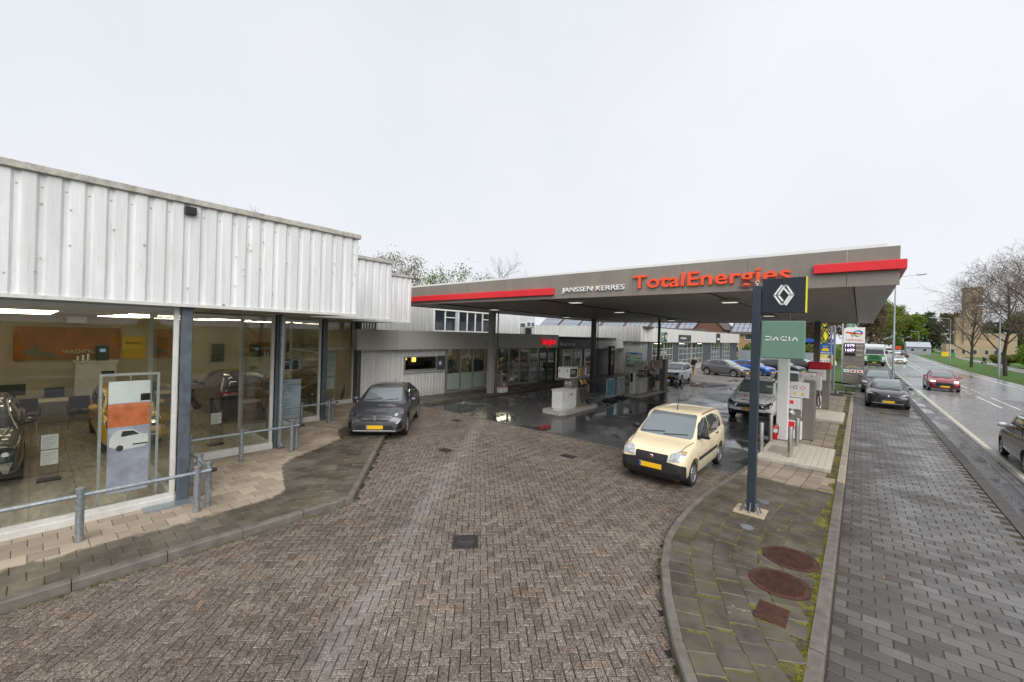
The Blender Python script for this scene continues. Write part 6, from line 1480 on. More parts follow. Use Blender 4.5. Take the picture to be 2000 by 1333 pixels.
# flags on poles
def flag(x, y, cloth, label, h=6.6, w=.85, hh=2.9, z0=3.4, sym=None, tilt=0.0):
    r = empty('banner_flag', (x, y, 0), label, 'flag', 'banner flags along the road')
    MB().lathe([(.05, 0), (.035, h), (0, h + .04)], 10, Matrix.Translation((x, y, 0))).build('pole', MGALV, r, smooth=40)
    m = MB(); nx, nz = 8, 14
    P = lambda i, j: (x + .06 + w * i / nx + tilt * (j / nz), y + .05 * math.sin(i * .9 + j * .35), z0 + hh * j / nz)
    for i in range(nx):
        for j in range(nz): m.quad(P(i, j), P(i + 1, j), P(i + 1, j + 1), P(i, j + 1))
    m.build('cloth', cloth, r, smooth='all')
    if sym: diamond(r, (x + .08 + w / 2, y - .08, z0 + hh * .22), (1, 0, 0), (0, 0, 1), 1.5, .95, sym); diamond(r, (x + .08 + w / 2, y - .08, z0 + hh * .72), (1, 0, 0), (0, 0, 1), 1.5, .95, sym)
    return r
flag(-2.75, 46.2, pm('yellow_cloth', (.85, .76, .02), .7), 'yellow banner flag with black lozenge lines above the carwash sign', sym=MINK, w=.5, h=6.4)
flag(-1.2, 46.5, pm('sage_cloth', (.2, .3, .22), .7), 'sage green banner flag left of the pylon', w=.6, tilt=.3); flag(-.8, 49, pm('white_cloth', (.75, .75, .76), .7), 'white banner flag above the pylon', sym=MINK, z0=4.2, h=7.3, hh=2.9, w=.6)
for i, (x, y) in enumerate(((-1.55, 36.5), (-1.38, 36.9))):
    p = empty('steel_pole', (x, y, .1), ('thicker' if i else 'thinner') + ' galvanised pole standing left of the pylon', 'pole', 'galvanised poles by the island end'); MB().lathe([(.05 + .02 * i, .1), (.05 + .02 * i, 4.6)], 12, Matrix.Translation((x, y, 0))).build('tube', MGALV, p, smooth=40); MB().lathe([(.1, .1), (.1, .13)], 12, Matrix.Translation((x, y, 0))).build('foot_plate', MGALV, p)
for i, (x, y) in enumerate(((-1.12, 33.0), (-.62, 34.4))):
    p = empty('rubber_sign_base', (x, y, .1), ('nearer' if i == 0 else 'farther') + ' black rubber sign base lying on the island', 'sign base', 'rubber sign bases'); MB().lathe([(.36, .11), (.37, .15), (.3, .19), (0, .2)], 20, Matrix.Translation((x, y, 0)) @ Matrix.Diagonal((1.1, .8, 1, 1))).build('foot', MDARK, p, smooth=50); MB().tube([(x, y, .19), (x, y, .42)], .03, 8).build('stub', MBLACK, p)

# ------------------------------------------------------------------ street lamps
def street_lamp(x, y, h, arm, label, ad=(1, 0)):
    r = empty('street_lamp', (x, y, 0), label, 'street lamp', 'street lamps along the road')
    MB().lathe([(.11, 0), (.1, h * .45), (.075, h * .46), (.055, h)], 14, Matrix.Translation((x, y, 0))).build('pole', MGALV, r, smooth=40)
    P = [(x, y, h - .05), (x + ad[0] * .25, y + ad[1] * .25, h + .1), (x + ad[0] * arm, y + ad[1] * arm, h + .28)]
    MB().tube(P, [.05, .045, .035], 8).build('arm', MGALV, r, smooth=40)
    q = Vector(P[-1]); a = Vector((ad[0], ad[1], .08)); MB().tube([q - a * .1, q + a * .2, q + a * .75, q + a * .9], [.03, .1, .09, .02], 8).build('lamp_head', MGALV, r, smooth=50)
    return r
street_lamp(2.75, 60, 10.6, 1.8, 'tall street lamp right behind the canopy corner', (.9, .3))
street_lamp(12.1, 71.5, 7.9, 1.0, 'street lamp standing before the bare trees', (-1, 0)); street_lamp(12.6 + bend(120), 118, 8.8, 2.2, 'street lamp farther along the grass verge', (-1, 0)); street_lamp(3.0 + bend(180), 185, 9.5, 1.8, 'small distant street lamp left of the road', (1, 0)); street_lamp(13.5 + bend(230), 235, 9.0, 1.8, 'smallest distant street lamp right of the road', (-1, 0))

# ------------------------------------------------------------------ things inside the showroom
bs = empty('banner_stand', (-9.95, 1.15, .13), 'aluminium frame stand with tall car poster right behind the glass', 'poster stand')
MB().box(-10.2, -9.72, .7, 1.6, .131, .15).build('base_plate', MGALV, bs)
for y in (.77, 1.53): MB().box(-9.97, -9.93, y - .02, y + .02, .15, 2.5).build('upright', MALU, bs)
MB().box(-9.97, -9.93, .79, 1.51, 2.46, 2.5).build('top_bar', MALU, bs)
po = MB().box(-9.965, -9.955, .87, 1.42, .38, 2.36).build('poster', pm('poster_road', (.45, .45, .6), .5, var=.3, vs=3), bs)
for nm, a, b, c, d, mt in (('poster_sky', .87, 1.42, 1.97, 2.36, pm('poster_sky', (.85, .87, .9), .5)), ('poster_wall', .87, 1.42, 1.55, 1.96, pm('poster_orange', (.75, .2, .08), .5, var=.25, vs=6)), ('poster_gate', 1.29, 1.42, 1.99, 2.12, pm('poster_gate', (.7, .15, .07), .5))): MB().box(-9.955, -9.953, a, b, c, d).build(nm, mt, po)
prof = [(.89, 1.22), (.9, 1.36), (.95, 1.46), (1.03, 1.5), (1.2, 1.49), (1.3, 1.4), (1.4, 1.37), (1.41, 1.22), (1.36, 1.16), (1.05, 1.13)]
m = MB(); m.add([(-9.9525, a, b) for a, b in prof], [tuple(range(len(prof)))]); pc = m.build('poster_car', pm('poster_white', (.85, .82, .86), .5), po)
m = MB(); m.add([(-9.951, a, b) for a, b in ((1.04, 1.37), (1.06, 1.47), (1.2, 1.465), (1.29, 1.39))], [(0, 1, 2, 3)]); m.build('poster_window', MINK, pc)
for y in (1.03,): m = MB(); m.add([(-9.951, y + .05 * math.cos(a * .5236), 1.17 + .055 * math.sin(a * .5236)) for a in range(12)], [tuple(range(12))]); m.build('poster_wheel', MINK, pc)
MB().box(-9.9512, -9.9508, 1.2, 1.4, 1.2, 1.225).build('poster_grille', MINK, pc); MB().tube([(-9.95, 1.15, 2.46), (-9.95, 1.15, 2.36)], .01).build('hanger', MALU, bs); MB().tube([(-9.95, 1.15, .15), (-9.95, 1.15, .38)], .015).build('foot_pin', MALU, bs)
def card(x, y, label, z0=.13, two=True, rz=0):
    r = empty('information_stand', (x, y, z0), label, 'information stand', 'white information stands in the showroom'); MB().box(x - .1, x + .12, y - .17, y + .17, z0 + .002, z0 + .03).build('foot', MBLACK, r); MB().box(x - .008, x, y - .14, y + .14, z0 + .03, 1.08).build('clear_sheet', glassmat('acrylic', (.85, .87, .86), 1.45, .02), r)
    for z in ((.45, .77) if two else (.7,)):
        s_ = MB().box(x + .001, x + .005, y - .12, y + .12, z, z + .3).build('sheet', MPAPER, r)
        for k in range(6): MB().box(x + .005, x + .0058, y - .1, y + .02 + .07 * ((k * 7) % 3) * .5, z + .03 + k * .04, z + .038 + k * .04).build('print_line', pm('grey_print', (.25, .25, .26), .6), s_)
card(-12.6, .26, 'information stand with two white sheets beside the grey display car'); card(-13.4, 3.3, 'information stand with one white sheet beside the yellow car', two=False)
# back wall: orange waiting-room panel with relief figure, yellow panel, air vent, counter
ow = tag(MB().box(-22.44, -22.38, -.45, 2.25, 1.98, 3.18).build('orange_wall_panel', pm('orange_wall', (.3, .1, .02), .7, var=.25, vs=2.2)), 'rust orange wall panel with pale lettering at the back of the showroom', 'wall panel')
text('wall_lettering', 'WACHTRUIMTE', (-22.375, .7, 2.2), (0, 1, 0), (0, 0, 1), 1.25, .14, pm('cream_letters', (.6, .55, .4), .6), ow, .01, .015)
m = MB()
for a, b, c, d in ((-.1, .12, 2.15, 2.35), (.12, .42, 2.12, 2.25), (.02, .12, 2.35, 2.5), (-.2, -.1, 2.2, 2.3), (.4, .55, 2.05, 2.18)): m.box(-22.378, -22.37, a, b, c, d)
m.build('relief_figure', pm('slate_relief', (.12, .13, .11), .7), ow)
yw = tag(MB().box(-22.44, -22.4, 2.32, 3.0, 1.95, 2.85).build('yellow_wall_panel', pm('yellow_wall', (.55, .38, .03), .6)), 'yellow wall panel right of the orange one', 'wall panel'); text('wall_lettering', 'RENAULT', (-22.395, 2.4, 2.55), (0, 1, 0), (0, 0, 1), .5, .1, MINK, yw, .008)
MB().box(-22.44, -22.2, .8, 1.3, 3.35, 3.6).build('air_vent', MALUW, show)
cc = empty('coffee_counter', (-21.4, 1.55, .13), 'white counter with black coffee machine before the orange panel', 'counter'); MB().box(-21.9, -21.2, .95, 2.1, 1.92, 1.98).build('top', MPUMP, cc); MB().box(-21.9, -21.25, 1.0, 1.6, .13, 1.915).box(-21.9, -21.25, 1.6, 2.05, .13, 1.915).build('cabinet', MPUMP, cc); MB().box(-21.245, -21.24, 1.65, 2.0, 1.4, 1.6).build('niche', MBLACK, cc)
cf = empty('coffee_machine', (-21.5, 1.7, 1.98), 'black coffee machine standing on the white counter', 'coffee machine'); MB().cbox(-21.75, -21.3, 1.5, 1.85, 1.981, 2.55, .02).build('case', MBLACK, cf); MB().box(-21.3, -21.295, 1.6, 1.75, 2.3, 2.42).build('screen', pm('lit_screen', (.2, .4, .6), .3, emis=(.3, .55, .8), emstr=.15, var=0), cf)
for k in range(3): tag(MB().lathe([(.03, 1.981), (.035, 2.15 + .04 * k), (0, 2.16 + .04 * k)], 10, Matrix.Translation((-21.4, 1.05 + .13 * k, 0))).build('cup_stack', MPAPER, smooth=40), ('short', 'middle', 'tall')[k] + ' stack of paper cups beside the coffee machine', 'cups', 'paper cup stacks')
dk = empty('desk', (-19.5, .3, .13), 'long pale desk before the counter in the showroom', 'desk'); MB().cbox(-19.9, -19.0, -1.6, 1.5, .86, .9, .01).build('top', pm('desk_top', (.55, .5, .38), .4), dk); MB().box(-19.8, -19.75, -1.5, 1.4, .13, .86).build('front_panel', MPUMP, dk); MB().box(-19.85, -19.05, -1.55, -1.5, .13, .86).box(-19.85, -19.05, 1.42, 1.47, .13, .86).build('side_panel', MPUMP, dk)
mo = empty('monitor', (-19.4, -.35, .9), 'black computer monitor on the pale desk', 'monitor'); MB().cbox(-19.42, -19.38, -.62, -.12, 1.1, 1.45, .008).build('screen', MBLACK, mo); MB().box(-19.46, -19.42, -.42, -.32, .92, 1.2).box(-19.5, -19.3, -.5, -.24, .901, .92).build('stand', MBLACK, mo)
def chair(x, y, label, rz=0):
    r = empty('office_chair', (x, y, .13), label, 'chair', 'black office chairs at the desk', rz=rz, world=False); MC = pm('chair_black', (.015, .015, .016), .7)
    link('seat', MB().cbox(-.24, .24, -.25, .25, .42, .5, .03).mesh('seat', MC), r); link('backrest', MB().cbox(-.3, -.23, -.23, .23, .62, 1.0, .03).mesh('backrest', MC), r); link('back_support', MB().box(-.29, -.25, -.03, .03, .45, .65).mesh('back_support', MC), r)
    for s in (-1, 1): link('armrest', MB().box(-.2, .15, s * .27 - .025, s * .27 + .025, .66, .69).box(-.03, .0, s * .27 - .02, s * .27 + .02, .46, .66).mesh('armrest', MC), r); link('leg', MB().tube([(.22, s * .2, .43), (.24, s * .22, .0)], .013).tube([(-.22, s * .2, .43), (-.25, s * .22, .0)], .013).mesh('leg', MCHROME), r)
chair(-18.5, -.1, 'black chair before the desk on the left', R(180)); chair(-18.4, 1.0, 'black chair before the desk next to the yellow car', R(170)); chair(-20.6, .5, 'black chair behind the desk', 0)
# pictures on the walls and signs on the glass
for i, (y, z, w_, h_, lb) in enumerate(((3.3, 2.0, .5, .9, 'grey framed poster right of the yellow panel'), (7.0, 1.9, .9, .8, 'dark picture on the back wall above the black suv'), (5.2, 1.7, .6, .9, 'black wall poster behind the second window'), (8.4, 2.1, .5, .6, 'small dark picture near the showroom door'))):
    p = tag(MB().box(-22.44, -22.41, y, y + w_, z, z + h_).build('wall_picture', pm('picture_frame', (.3, .29, .26), .6)), lb, 'picture', 'pictures on the showroom wall'); MB().box(-22.41, -22.4, y + .06, y + w_ - .06, z + .06, z + h_ - .06).build('print', pm('picture_print_%d' % i, (.06, .055, .05), .5, var=.8, vs=4), p)
ls = tag(MB().box(-14.69, -14.68, 5.2, 6.04, .32, 1.64).build('list_sign', pm('pale_blue_sign', (.42, .5, .55), .4)), 'pale blue service list sign in the third showroom window', 'sign')
for k, tx in enumerate(('Autoverhuur', 'Bedrijfswageninrichting', 'Carrosseriebouw', 'Financieringen', 'Occasions', 'Parts', 'Private lease', 'Schadeherstel', 'Shortlease', 'Truckservice', 'Verzekeringen', 'Zakelijke lease')): text('list_line', tx, (-14.679, 5.26, 1.53 - k * .1), (0, 1, 0), (0, 0, 1), .034 * len(tx), .055, MINK, ls, .002)
hs = tag(MB().box(-14.69, -14.68, 5.27, 6.03, 1.98, 2.33).build('poster', MINK), 'black and grey poster with white letters above the list sign', 'poster'); MB().box(-14.68, -14.678, 5.65, 6.02, 1.99, 2.32).build('photo_half', pm('photo_grey', (.25, .32, .34), .5, var=.5, vs=5), hs); text('poster_lettering', 'HEDIN', (-14.679, 5.3, 2.2), (0, 1, 0), (0, 0, 1), .32, .08, MPAPER, hs, .002, .02); text('poster_lettering', 'AUTOMOTIVE', (-14.679, 5.3, 2.14), (0, 1, 0), (0, 0, 1), .32, .03, MPAPER, hs, .002)
m = MB(); m.add([(-14.677, 5.84 + .09 * math.cos(a * .5236), 2.2 + .1 * math.sin(a * .5236)) for a in range(12)], [tuple(range(12))]); m.box(-14.678, -14.676, 5.74, 5.95, 1.99, 2.12); m.build('silhouette', MINK, hs)
yt = tag(link('window_lettering', text_mesh('More\nfor you', .45, .22, .004)), 'small yellow lettering on the glass below the black poster', 'lettering'); yt.data.materials.clear(); yt.data.materials.append(pm('pale_yellow', (.7, .62, .3), .5)); yt.matrix_world = Matrix(((0, 0, 1, -14.685), (1, 0, 0, 5.28), (0, 1, 0, 1.7), (0, 0, 0, 1)))
dr = empty('notice_stand', (-17.22, 8.2, .13), 'steel frame with three white notices behind the showroom door', 'notice stand'); MB().box(-17.42, -17.4, 7.9, 7.93, .13, 2.5).box(-17.42, -17.4, 8.55, 8.58, .13, 2.5).box(-17.42, -17.4, 7.93, 8.55, 2.47, 2.5).build('frame', MALU, dr)
for z in (.8, 1.34, 1.88):
    s_ = MB().box(-17.41, -17.4, 7.95, 8.52, z, z + .48).build('notice', MPAPER, dr); MB().box(-17.4, -17.399, 7.97, 7.99, z + .1, z + .38).build('yellow_mark', MYEL, s_)
    for k in range(4): MB().box(-17.4, -17.3992, 8.03, 8.25 + .06 * (k % 3), z + .14 + k * .06, z + .155 + k * .06).build('print_line', pm('grey_print', (.25, .25, .26), .6), s_)
hg = tag(link('window_sign', MB().box(-14.69 - 2.9, -17.58, 5.3, 6.2, 2.45, 2.75).mesh('window_sign', MINK)), 'dark hanging sign with pale letters inside the third window', 'sign'); text('sign_lettering', 'HEDIN AUTOMOTIVE', (-17.578, 5.33, 2.53), (0, 1, 0), (0, 0, 1), .84, .1, MPAPER, hg, .003)
ub = tag(MB().tube([(-17.45, 9.05, .9), (-17.4, 8.95, .55), (-17.4, 8.85, .16)], [.02, .07, .012], 8).build('umbrella', MBLACK, smooth=40), 'folded black umbrella leaning in the showroom corner', 'umbrella'); MB().tube([(-17.45, 9.05, .9), (-17.46, 9.08, 1.0)], .012, 6).build('handle', MBLACK, ub)
ic = tag(MB().lathe([(.07, .11), (.07, .0)], 8, Matrix.Translation((-16.2, 9.2, .1))).build('paper_cup', MPAPER), 'white crumpled paper cup by the wall corner', 'litter') if False else None
pl_ = tag(MB().lathe([(.05, .0), (.06, .09), (0, .1)], 8, Matrix.Translation((-10.75, 22.3, .01)) @ Matrix.Rotation(R(80), 4, 'X')).build('litter', MPAPER), 'crumpled white litter beside the far pump plinth', 'litter')
# ------------------------------------------------------------------ trees
MBARK = pm('bark', (.055, .042, .033), .9, var=.3, vs=3, bump=.5, bs=30); MTWIG = pm('twigs', (.13, .1, .08), .9, var=.3, vs=.6)
def mat_leaf(name, a, b):
    t = NT(name); c = t.mix(t.rnd(), a, b)
    d = t.node('ShaderNodeBsdfDiffuse'); t.link(c, d.inputs[0]); tr = t.node('ShaderNodeBsdfTranslucent'); t.link(c, tr.inputs[0])
    m = t.node('ShaderNodeMixShader'); m.inputs[0].default_value = .35; t.link(d.outputs[0], m.inputs[1]); t.link(tr.outputs[0], m.inputs[2]); t.link(m.outputs[0], t.out.inputs[0]); return t.m
LEAF = {'spring': mat_leaf('spring_leaves', (.1, .17, .02), (.2, .27, .05)), 'green': mat_leaf('green_leaves', (.065, .125, .03), (.13, .22, .06)), 'olive': mat_leaf('olive_leaves', (.11, .12, .03), (.2, .2, .07)), 'bud': mat_leaf('bud_leaves', (.16, .13, .08), (.26, .22, .12)), 'dark': mat_leaf('dark_leaves', (.035, .07, .03), (.075, .12, .05)), 'brown': mat_leaf('brown_leaves', (.1, .075, .05), (.17, .13, .09))}  # green and dark sets are lightened to paint in distance haze
_tree = {}
ORD = 'first second third fourth fifth sixth seventh eighth ninth tenth eleventh twelfth thirteenth fourteenth fifteenth sixteenth'.split()
def tree_meshes(seed, h, spread, twigs=3, leaf=None, nleaf=0, lsize=.12, trunk_frac=.28, up=.55, droop=0.0, KIDS=(11, 7, 6, 5)):
    key = (seed, h, spread, twigs, leaf, nleaf)
    if key in _tree: return _tree[key]
    rg = random.Random(seed); thick, thin = MB(), MB(); tips = []
    def branch(p, d, L, r, lvl):
        n = 4 if lvl < 2 else 3; pts = [p.copy()]; q = p.copy(); dd = d.copy()
        for i in range(n):
            dd = (dd + Vector((rg.uniform(-1, 1), rg.uniform(-1, 1), rg.uniform(-.5, 1) * up - droop * lvl)) * .16).normalized(); q = q + dd * L / n; pts.append(q.copy())
        rs = [r * (1 - .75 * i / n) for i in range(n + 1)]
        (thick if lvl < 2 else thin).tube(pts, rs, 7 if lvl == 0 else (5 if lvl == 1 else 3), cap=False)
        if lvl >= twigs: tips.append((pts[-1], dd)); tips.append((pts[-2], dd)); return
        kids = KIDS[min(lvl, 3)]
        for k in range(kids):
            u = (trunk_frac if lvl == 0 else .25) + (1 - (trunk_frac if lvl == 0 else .25)) * (k + rg.random()) / kids; f = u * n; i = min(int(f), n - 1); b = pts[i].lerp(pts[i + 1], f - i)
            az = k * 2.4 + rg.uniform(-.5, .5); tilt = R(rg.uniform(32, 62) if lvl == 0 else rg.uniform(25, 55))
            ax = (pts[i + 1] - pts[i]).normalized(); s1 = ax.orthogonal().normalized(); s2 = ax.cross(s1)
            nd = (ax * math.cos(tilt) + (s1 * math.cos(az) + s2 * math.sin(az)) * math.sin(tilt)).normalized()
            nl = L * (spread * (1.15 - .7 * u) if lvl == 0 else rg.uniform(.38, .6)) * rg.uniform(.8, 1.15)
            branch(b, nd, nl, max(rs[i] * (.5 if lvl == 0 else .45), .013), lvl + 1)
    branch(Vector((0, 0, 0)), Vector((0, 0, 1)), h * .9, h * .017, 0)
    lm = None
    if leaf and nleaf:
        lf = MB()
        for _ in range(nleaf):
            p, d = rg.choice(tips); c = p + Vector((rg.gauss(0, 1), rg.gauss(0, 1), rg.gauss(0, .8))) * h * .035
            a = Vector((rg.gauss(0, 1), rg.gauss(0, 1), rg.gauss(0, 1))).normalized(); b = a.orthogonal().normalized(); s = lsize * rg.uniform(.6, 1.4)
            lf.add([c - a * s, c + b * s * .55, c + a * s, c - b * s * .55], [(0, 1, 2, 3)])
        lm = lf.mesh('crown', LEAF[leaf], fix=False)
    _tree[key] = (thick.mesh('trunk', MBARK, smooth='all', fix=False), thin.mesh('twigs', MTWIG, smooth='all', fix=False), lm); return _tree[key]
def tree(name, x, y, label, seed=1, h=14, spread=.42, leaf=None, nleaf=0, lsize=.12, group=None, rz=0, sc=1.0, twigs=3, z=0, **kw):
    a, b, c = tree_meshes(seed, h, spread, twigs, leaf, nleaf, lsize, **kw)
    r = empty(name, (x, y, z), label, 'tree', group, rz=rz, world=False); r.scale = (sc, sc, sc)
    link('trunk', a, r); link('twigs', b, r)
    if c: link('crown', c, r)
    return r
G1 = 'bare trees along the grass verge'
for i, (x, y, sd, s, lb) in enumerate(((13.0, 63, 11, 1.0, 'bare tree at the right picture edge'), (13.3, 75.5, 12, 1.02, 'large bare tree behind the verge street lamp'), (14.1, 101, 11, .98, 'bare tree nearest to the beige tower'), (13.0, 50, 12, 1.0, 'bare tree past the right picture edge'), (24, 82, 12, 1.1, 'bare tree behind the cycle path on the right'), (27, 98, 11, 1.0, 'bare tree behind the large one by the path'), (30, 70, 12, 1.1, 'bare tree far right beyond the path'), (12.6, 30, 11, 1, 'bare verge tree level with the dark car'), (12.6, 12, 12, 1, 'bare verge tree nearest the camera'))):
    tree('bare_tree', x, y, lb, sd, 14.5, .56, group=G1, rz=i * 1.3, sc=s * .84, twigs=4, trunk_frac=.2, KIDS=(17, 8, 7, 5))
# bushes under them
def bush(x, y, w, h, label, leaf='green', n=2600, seed=3, ls=.1, d=None, group=None, name='bush', z=0):
    rg = random.Random(seed); m = MB(); st = MB(); blobs = [(rg.uniform(-.7, .7), rg.uniform(-.7, .7), rg.uniform(.35, .75), rg.uniform(.25, .5)) for _ in range(9)]
    for _ in range(n):
        bx_, by_, bz_, br = rg.choice(blobs); v = Vector((rg.gauss(0, 1), rg.gauss(0, 1), rg.gauss(0, 1))).normalized() * br * rg.uniform(.7, 1.05)
        c = Vector(((bx_ + v.x) * w / 2, (by_ + v.y) * (d or w) / 2, max(.03, (bz_ + v.z * .8)) * h)); a = Vector((rg.gauss(0, 1), rg.gauss(0, 1), rg.gauss(0, 1))).normalized(); b = a.orthogonal().normalized(); s = ls * rg.uniform(.6, 1.5)
        m.add([c - a * s, c + b * s * .6, c + a * s, c - b * s * .6], [(0, 1, 2, 3)])
    for bx_, by_, bz_, br in blobs: st.tube([(0, 0, 0), (bx_ * w * .2, by_ * w * .2, bz_ * h * .5), (bx_ * w / 2, by_ * (d or w) / 2, bz_ * h)], [.05, .03, .01], 4)
    r = empty(name, (x, y, z), label, 'bush', group, world=False); link('foliage', m.mesh('foliage', LEAF[leaf], fix=False), r); link('stems', st.mesh('stems', MBARK), r); return r
for i, (x, y, w, h, lf, lb) in enumerate(((24, 108, 9, 4.2, 'spring', 'fresh green bush behind the nearest bare trunks'), (27, 90, 9, 5, 'green', 'green bush left of the far right trees'), (26, 74, 8, 4.6, 'spring', 'bright green bush at the right edge'), (21, 118, 5, 2.4, 'olive', 'low olive bush by the cycle path'), (31, 118, 11, 6, 'green', 'tall green bush below the tower'))): bush(x, y, w, h, lb, lf, 3000, 20 + i, .17, group='bushes behind the verge')
# trees left of the road around the pylon and further on
for i, (x, y, sd, h, lf, nl, lb) in enumerate(((-1.5, 128, 31, 15, 'spring', 9000, 'yellow green tree left of the road behind the lamp'), (2.0, 150, 32, 16, 'spring', 9000, 'second yellow green tree farther along the left roadside'), (4.2, 176, 31, 16, 'olive', 9000, 'olive tree on the left roadside beyond the lorry'), (-5.5, 112, 33, 13, 'brown', 5000, 'brownish budding tree behind the price pylon'), (-9.5, 100, 34, 11, 'brown', 5000, 'brownish tree behind the carwash sign'), (-14, 104, 33, 11, 'olive', 5000, 'olive tree behind the far yard fence'), (-.5, 104, 34, 10, 'brown', 5000, 'low brown tree just right of the pylon'))):
    tree('roadside_tree', x, y, lb, sd, h, .45, lf, nl, .2, group='trees left of the road', rz=i)
rg = random.Random(77)
for i in range(16):
    x = 12 + i * 5.6 + rg.uniform(-1, 1); y = 300 + rg.uniform(-25, 60)
    lf = ('green', 'spring', 'olive', 'dark')[i % 4]; tree('distant_tree', x, y, '%s distant tree, %s from the left in the far tree line' % (('green', 'light green', 'olive', 'dark')[i % 4], ORD[i]), 40 + i % 3, 17, .5, ('green', 'spring', 'olive')[i % 3] if lf != 'dark' else 'dark', 5000, .42, group='far tree line', rz=i * 2.1, sc=rg.uniform(.8, 1.25), twigs=2)
for i in range(9): bush(14 + i * 9, 318 + (i % 3) * 8, 15, 7 + (i % 3), 'far dark hedge clump below the tree line, %s from the left' % ORD[i], ('green', 'olive', 'dark')[i % 3], 1200, 140 + i, .6, group='hedge clumps below the far trees')
# treetops above the roofs
for x, y, sd, h, lf, nl, lb in ((-41.8, 15.2, 51, 12.9, None, 0, 'thin bare treetop above the long white fascia'), (-69, 40.5, 52, 16, 'bud', 3500, 'budding bare tree above the second fascia'), (-62.5, 40, 53, 15.2, 'bud', 5000, 'rounder budding tree above the third fascia'), (-51.5, 40, 54, 11.6, 'spring', 1700, 'green birch like tree above the canopy roof'), (-46.5, 40, 55, 12.3, 'green', 1500, 'slender green tree above the canopy roof'), (-41, 40, 54, 9.9, 'green', 900, 'small green tree left of the round bare tree'), (-37.6, 40, 56, 12.0, None, 0, 'round bare tree above the canopy roof')):
    tree('background_tree', x, y, lb, sd, h, .5, lf, nl, .13, group='treetops above the roofs', KIDS=(14, 8, 8, 5) if not lf or lf == 'bud' else (11, 7, 6, 5))
# ------------------------------------------------------------------ hedge, fence, buildings behind
MBRK = pm('brown_brick', (.15, .075, .055), .85, var=.2, vs=14); MTILEB = pm('dark_roof_tile', (.09, .07, .062), .8, var=.3, vs=6); MSOLAR = pm('solar_panel', (.25, .28, .33), .12, .2, coat=1, var=.1); MTOW = pm('beige_tower_brick', (.4, .31, .2), .85, var=.14, vs=5, bump=.2, bs=20); MPANE = pm('far_pane', (.04, .05, .06), .08, coat=1)
def house(x0, x1, y0, y1, zw, zr, label, wall, roof, solar=0, gable=False, name='terraced_house', wins=2, chim=True, group=None):
    r = empty(name, ((x0 + x1) / 2, (y0 + y1) / 2, 0), label, 'house', group); xm, ym = (x0 + x1) / 2, (y0 + y1) / 2
    MB().box(x0, x1, y0, y1, 0, zw).build('wall', wall, r)
    if gable:
        MB().add([(x0, y0, zw), (x1, y0, zw), (xm, y0, zr), (x0, y1, zw), (x1, y1, zw), (xm, y1, zr)], [(0, 1, 2), (3, 5, 4), (0, 2, 5, 3), (1, 4, 5, 2), (0, 3, 4, 1)]).build('gable', wall, r)
        for s, xa in ((-1, x0), (1, x1)):
            xo = xa + s * .35; zo = zw - .25; MB().add([(xo, y0 - .2, zo), (xm, y0 - .2, zr + .08), (xm, y1 + .2, zr + .08), (xo, y1 + .2, zo), (xo, y0 - .2, zo + .16), (xm, y0 - .2, zr + .24), (xm, y1 + .2, zr + .24), (xo, y1 + .2, zo + .16)], [(0, 1, 2, 3), (7, 6, 5, 4), (0, 4, 5, 1), (3, 2, 6, 7), (0, 3, 7, 4), (1, 5, 6, 2)]).build('roof_slope', roof, r)
    else:
        MB().add([(x0, y0, zw), (x0, y1, zw), (x0, ym, zr), (x1, y0, zw), (x1, y1, zw), (x1, ym, zr)], [(0, 1, 2), (3, 5, 4), (0, 3, 4, 1)]).build('gable', wall, r)
        for s, ya in ((-1, y0), (1, y1)):
            yo = ya + s * .4; zo = zw - .3; MB().add([(x0 - .1, yo, zo), (x1 + .1, yo, zo), (x1 + .1, ym, zr + .06), (x0 - .1, ym, zr + .06), (x0 - .1, yo, zo + .18), (x1 + .1, yo, zo + .18), (x1 + .1, ym, zr + .24), (x0 - .1, ym, zr + .24)], [(0, 3, 2, 1), (4, 5, 6, 7), (0, 1, 5, 4), (2, 3, 7, 6), (0, 4, 7, 3), (1, 2, 6, 5)]).build('roof_slope', roof, r)
        if solar:
            sl_ = Vector((0, ym - (y0 - .4), zr - (zw - .3) + .06)); L = sl_.length; sl_.normalize(); nn = Vector((0, -sl_.z, sl_.y))
            for k in range(solar):
                w_ = (x1 - x0 - .6) / solar
                for j in range(3):
                    a = Vector((x0 + .3 + k * w_, y0 - .4, zw - .3 + .18)) + sl_ * (.5 + j * (L - .8) / 3) + nn * .06; b = a + Vector((w_ - .12, 0, 0)); c = b + sl_ * ((L - .8) / 3 - .12); d = a + sl_ * ((L - .8) / 3 - .12)
                    MB().add([a, b, c, d] + [v + nn * .05 for v in (a, b, c, d)], [(4, 5, 6, 7), (0, 1, 5, 4), (1, 2, 6, 5), (2, 3, 7, 6), (3, 0, 4, 7)]).build('solar_panel', MSOLAR, r)
    if chim: MB().box(x1 - 1.2, x1 - .7, ym - .3, ym + .3, zr - .8, zr + .7).build('chimney', wall, r)
    for k in range(wins):
        for zz in (1.0, 3.6):
            if zz + 1.2 > zw: continue
            a = x0 + (x1 - x0) * (k + .5) / wins; f = MB().box(a - .6, a + .6, y0 - .05, y0, zz, zz + 1.2).build('window', MWHT, r); MB().box(a - .52, a + .52, y0 - .06, y0 - .05, zz + .08, zz + 1.12).build('pane', MPANE, f)
    return r
for i in range(7): house(-66 + i * 6.1, -60 + i * 6.1, 88, 98, 5.3, 8.4 - .2 * (i % 2), 'terraced house with pale solar roof, %s from the left behind the workshop' % ORD[i], MBRK, MTILEB, solar=5, group='terraced houses behind the workshop')
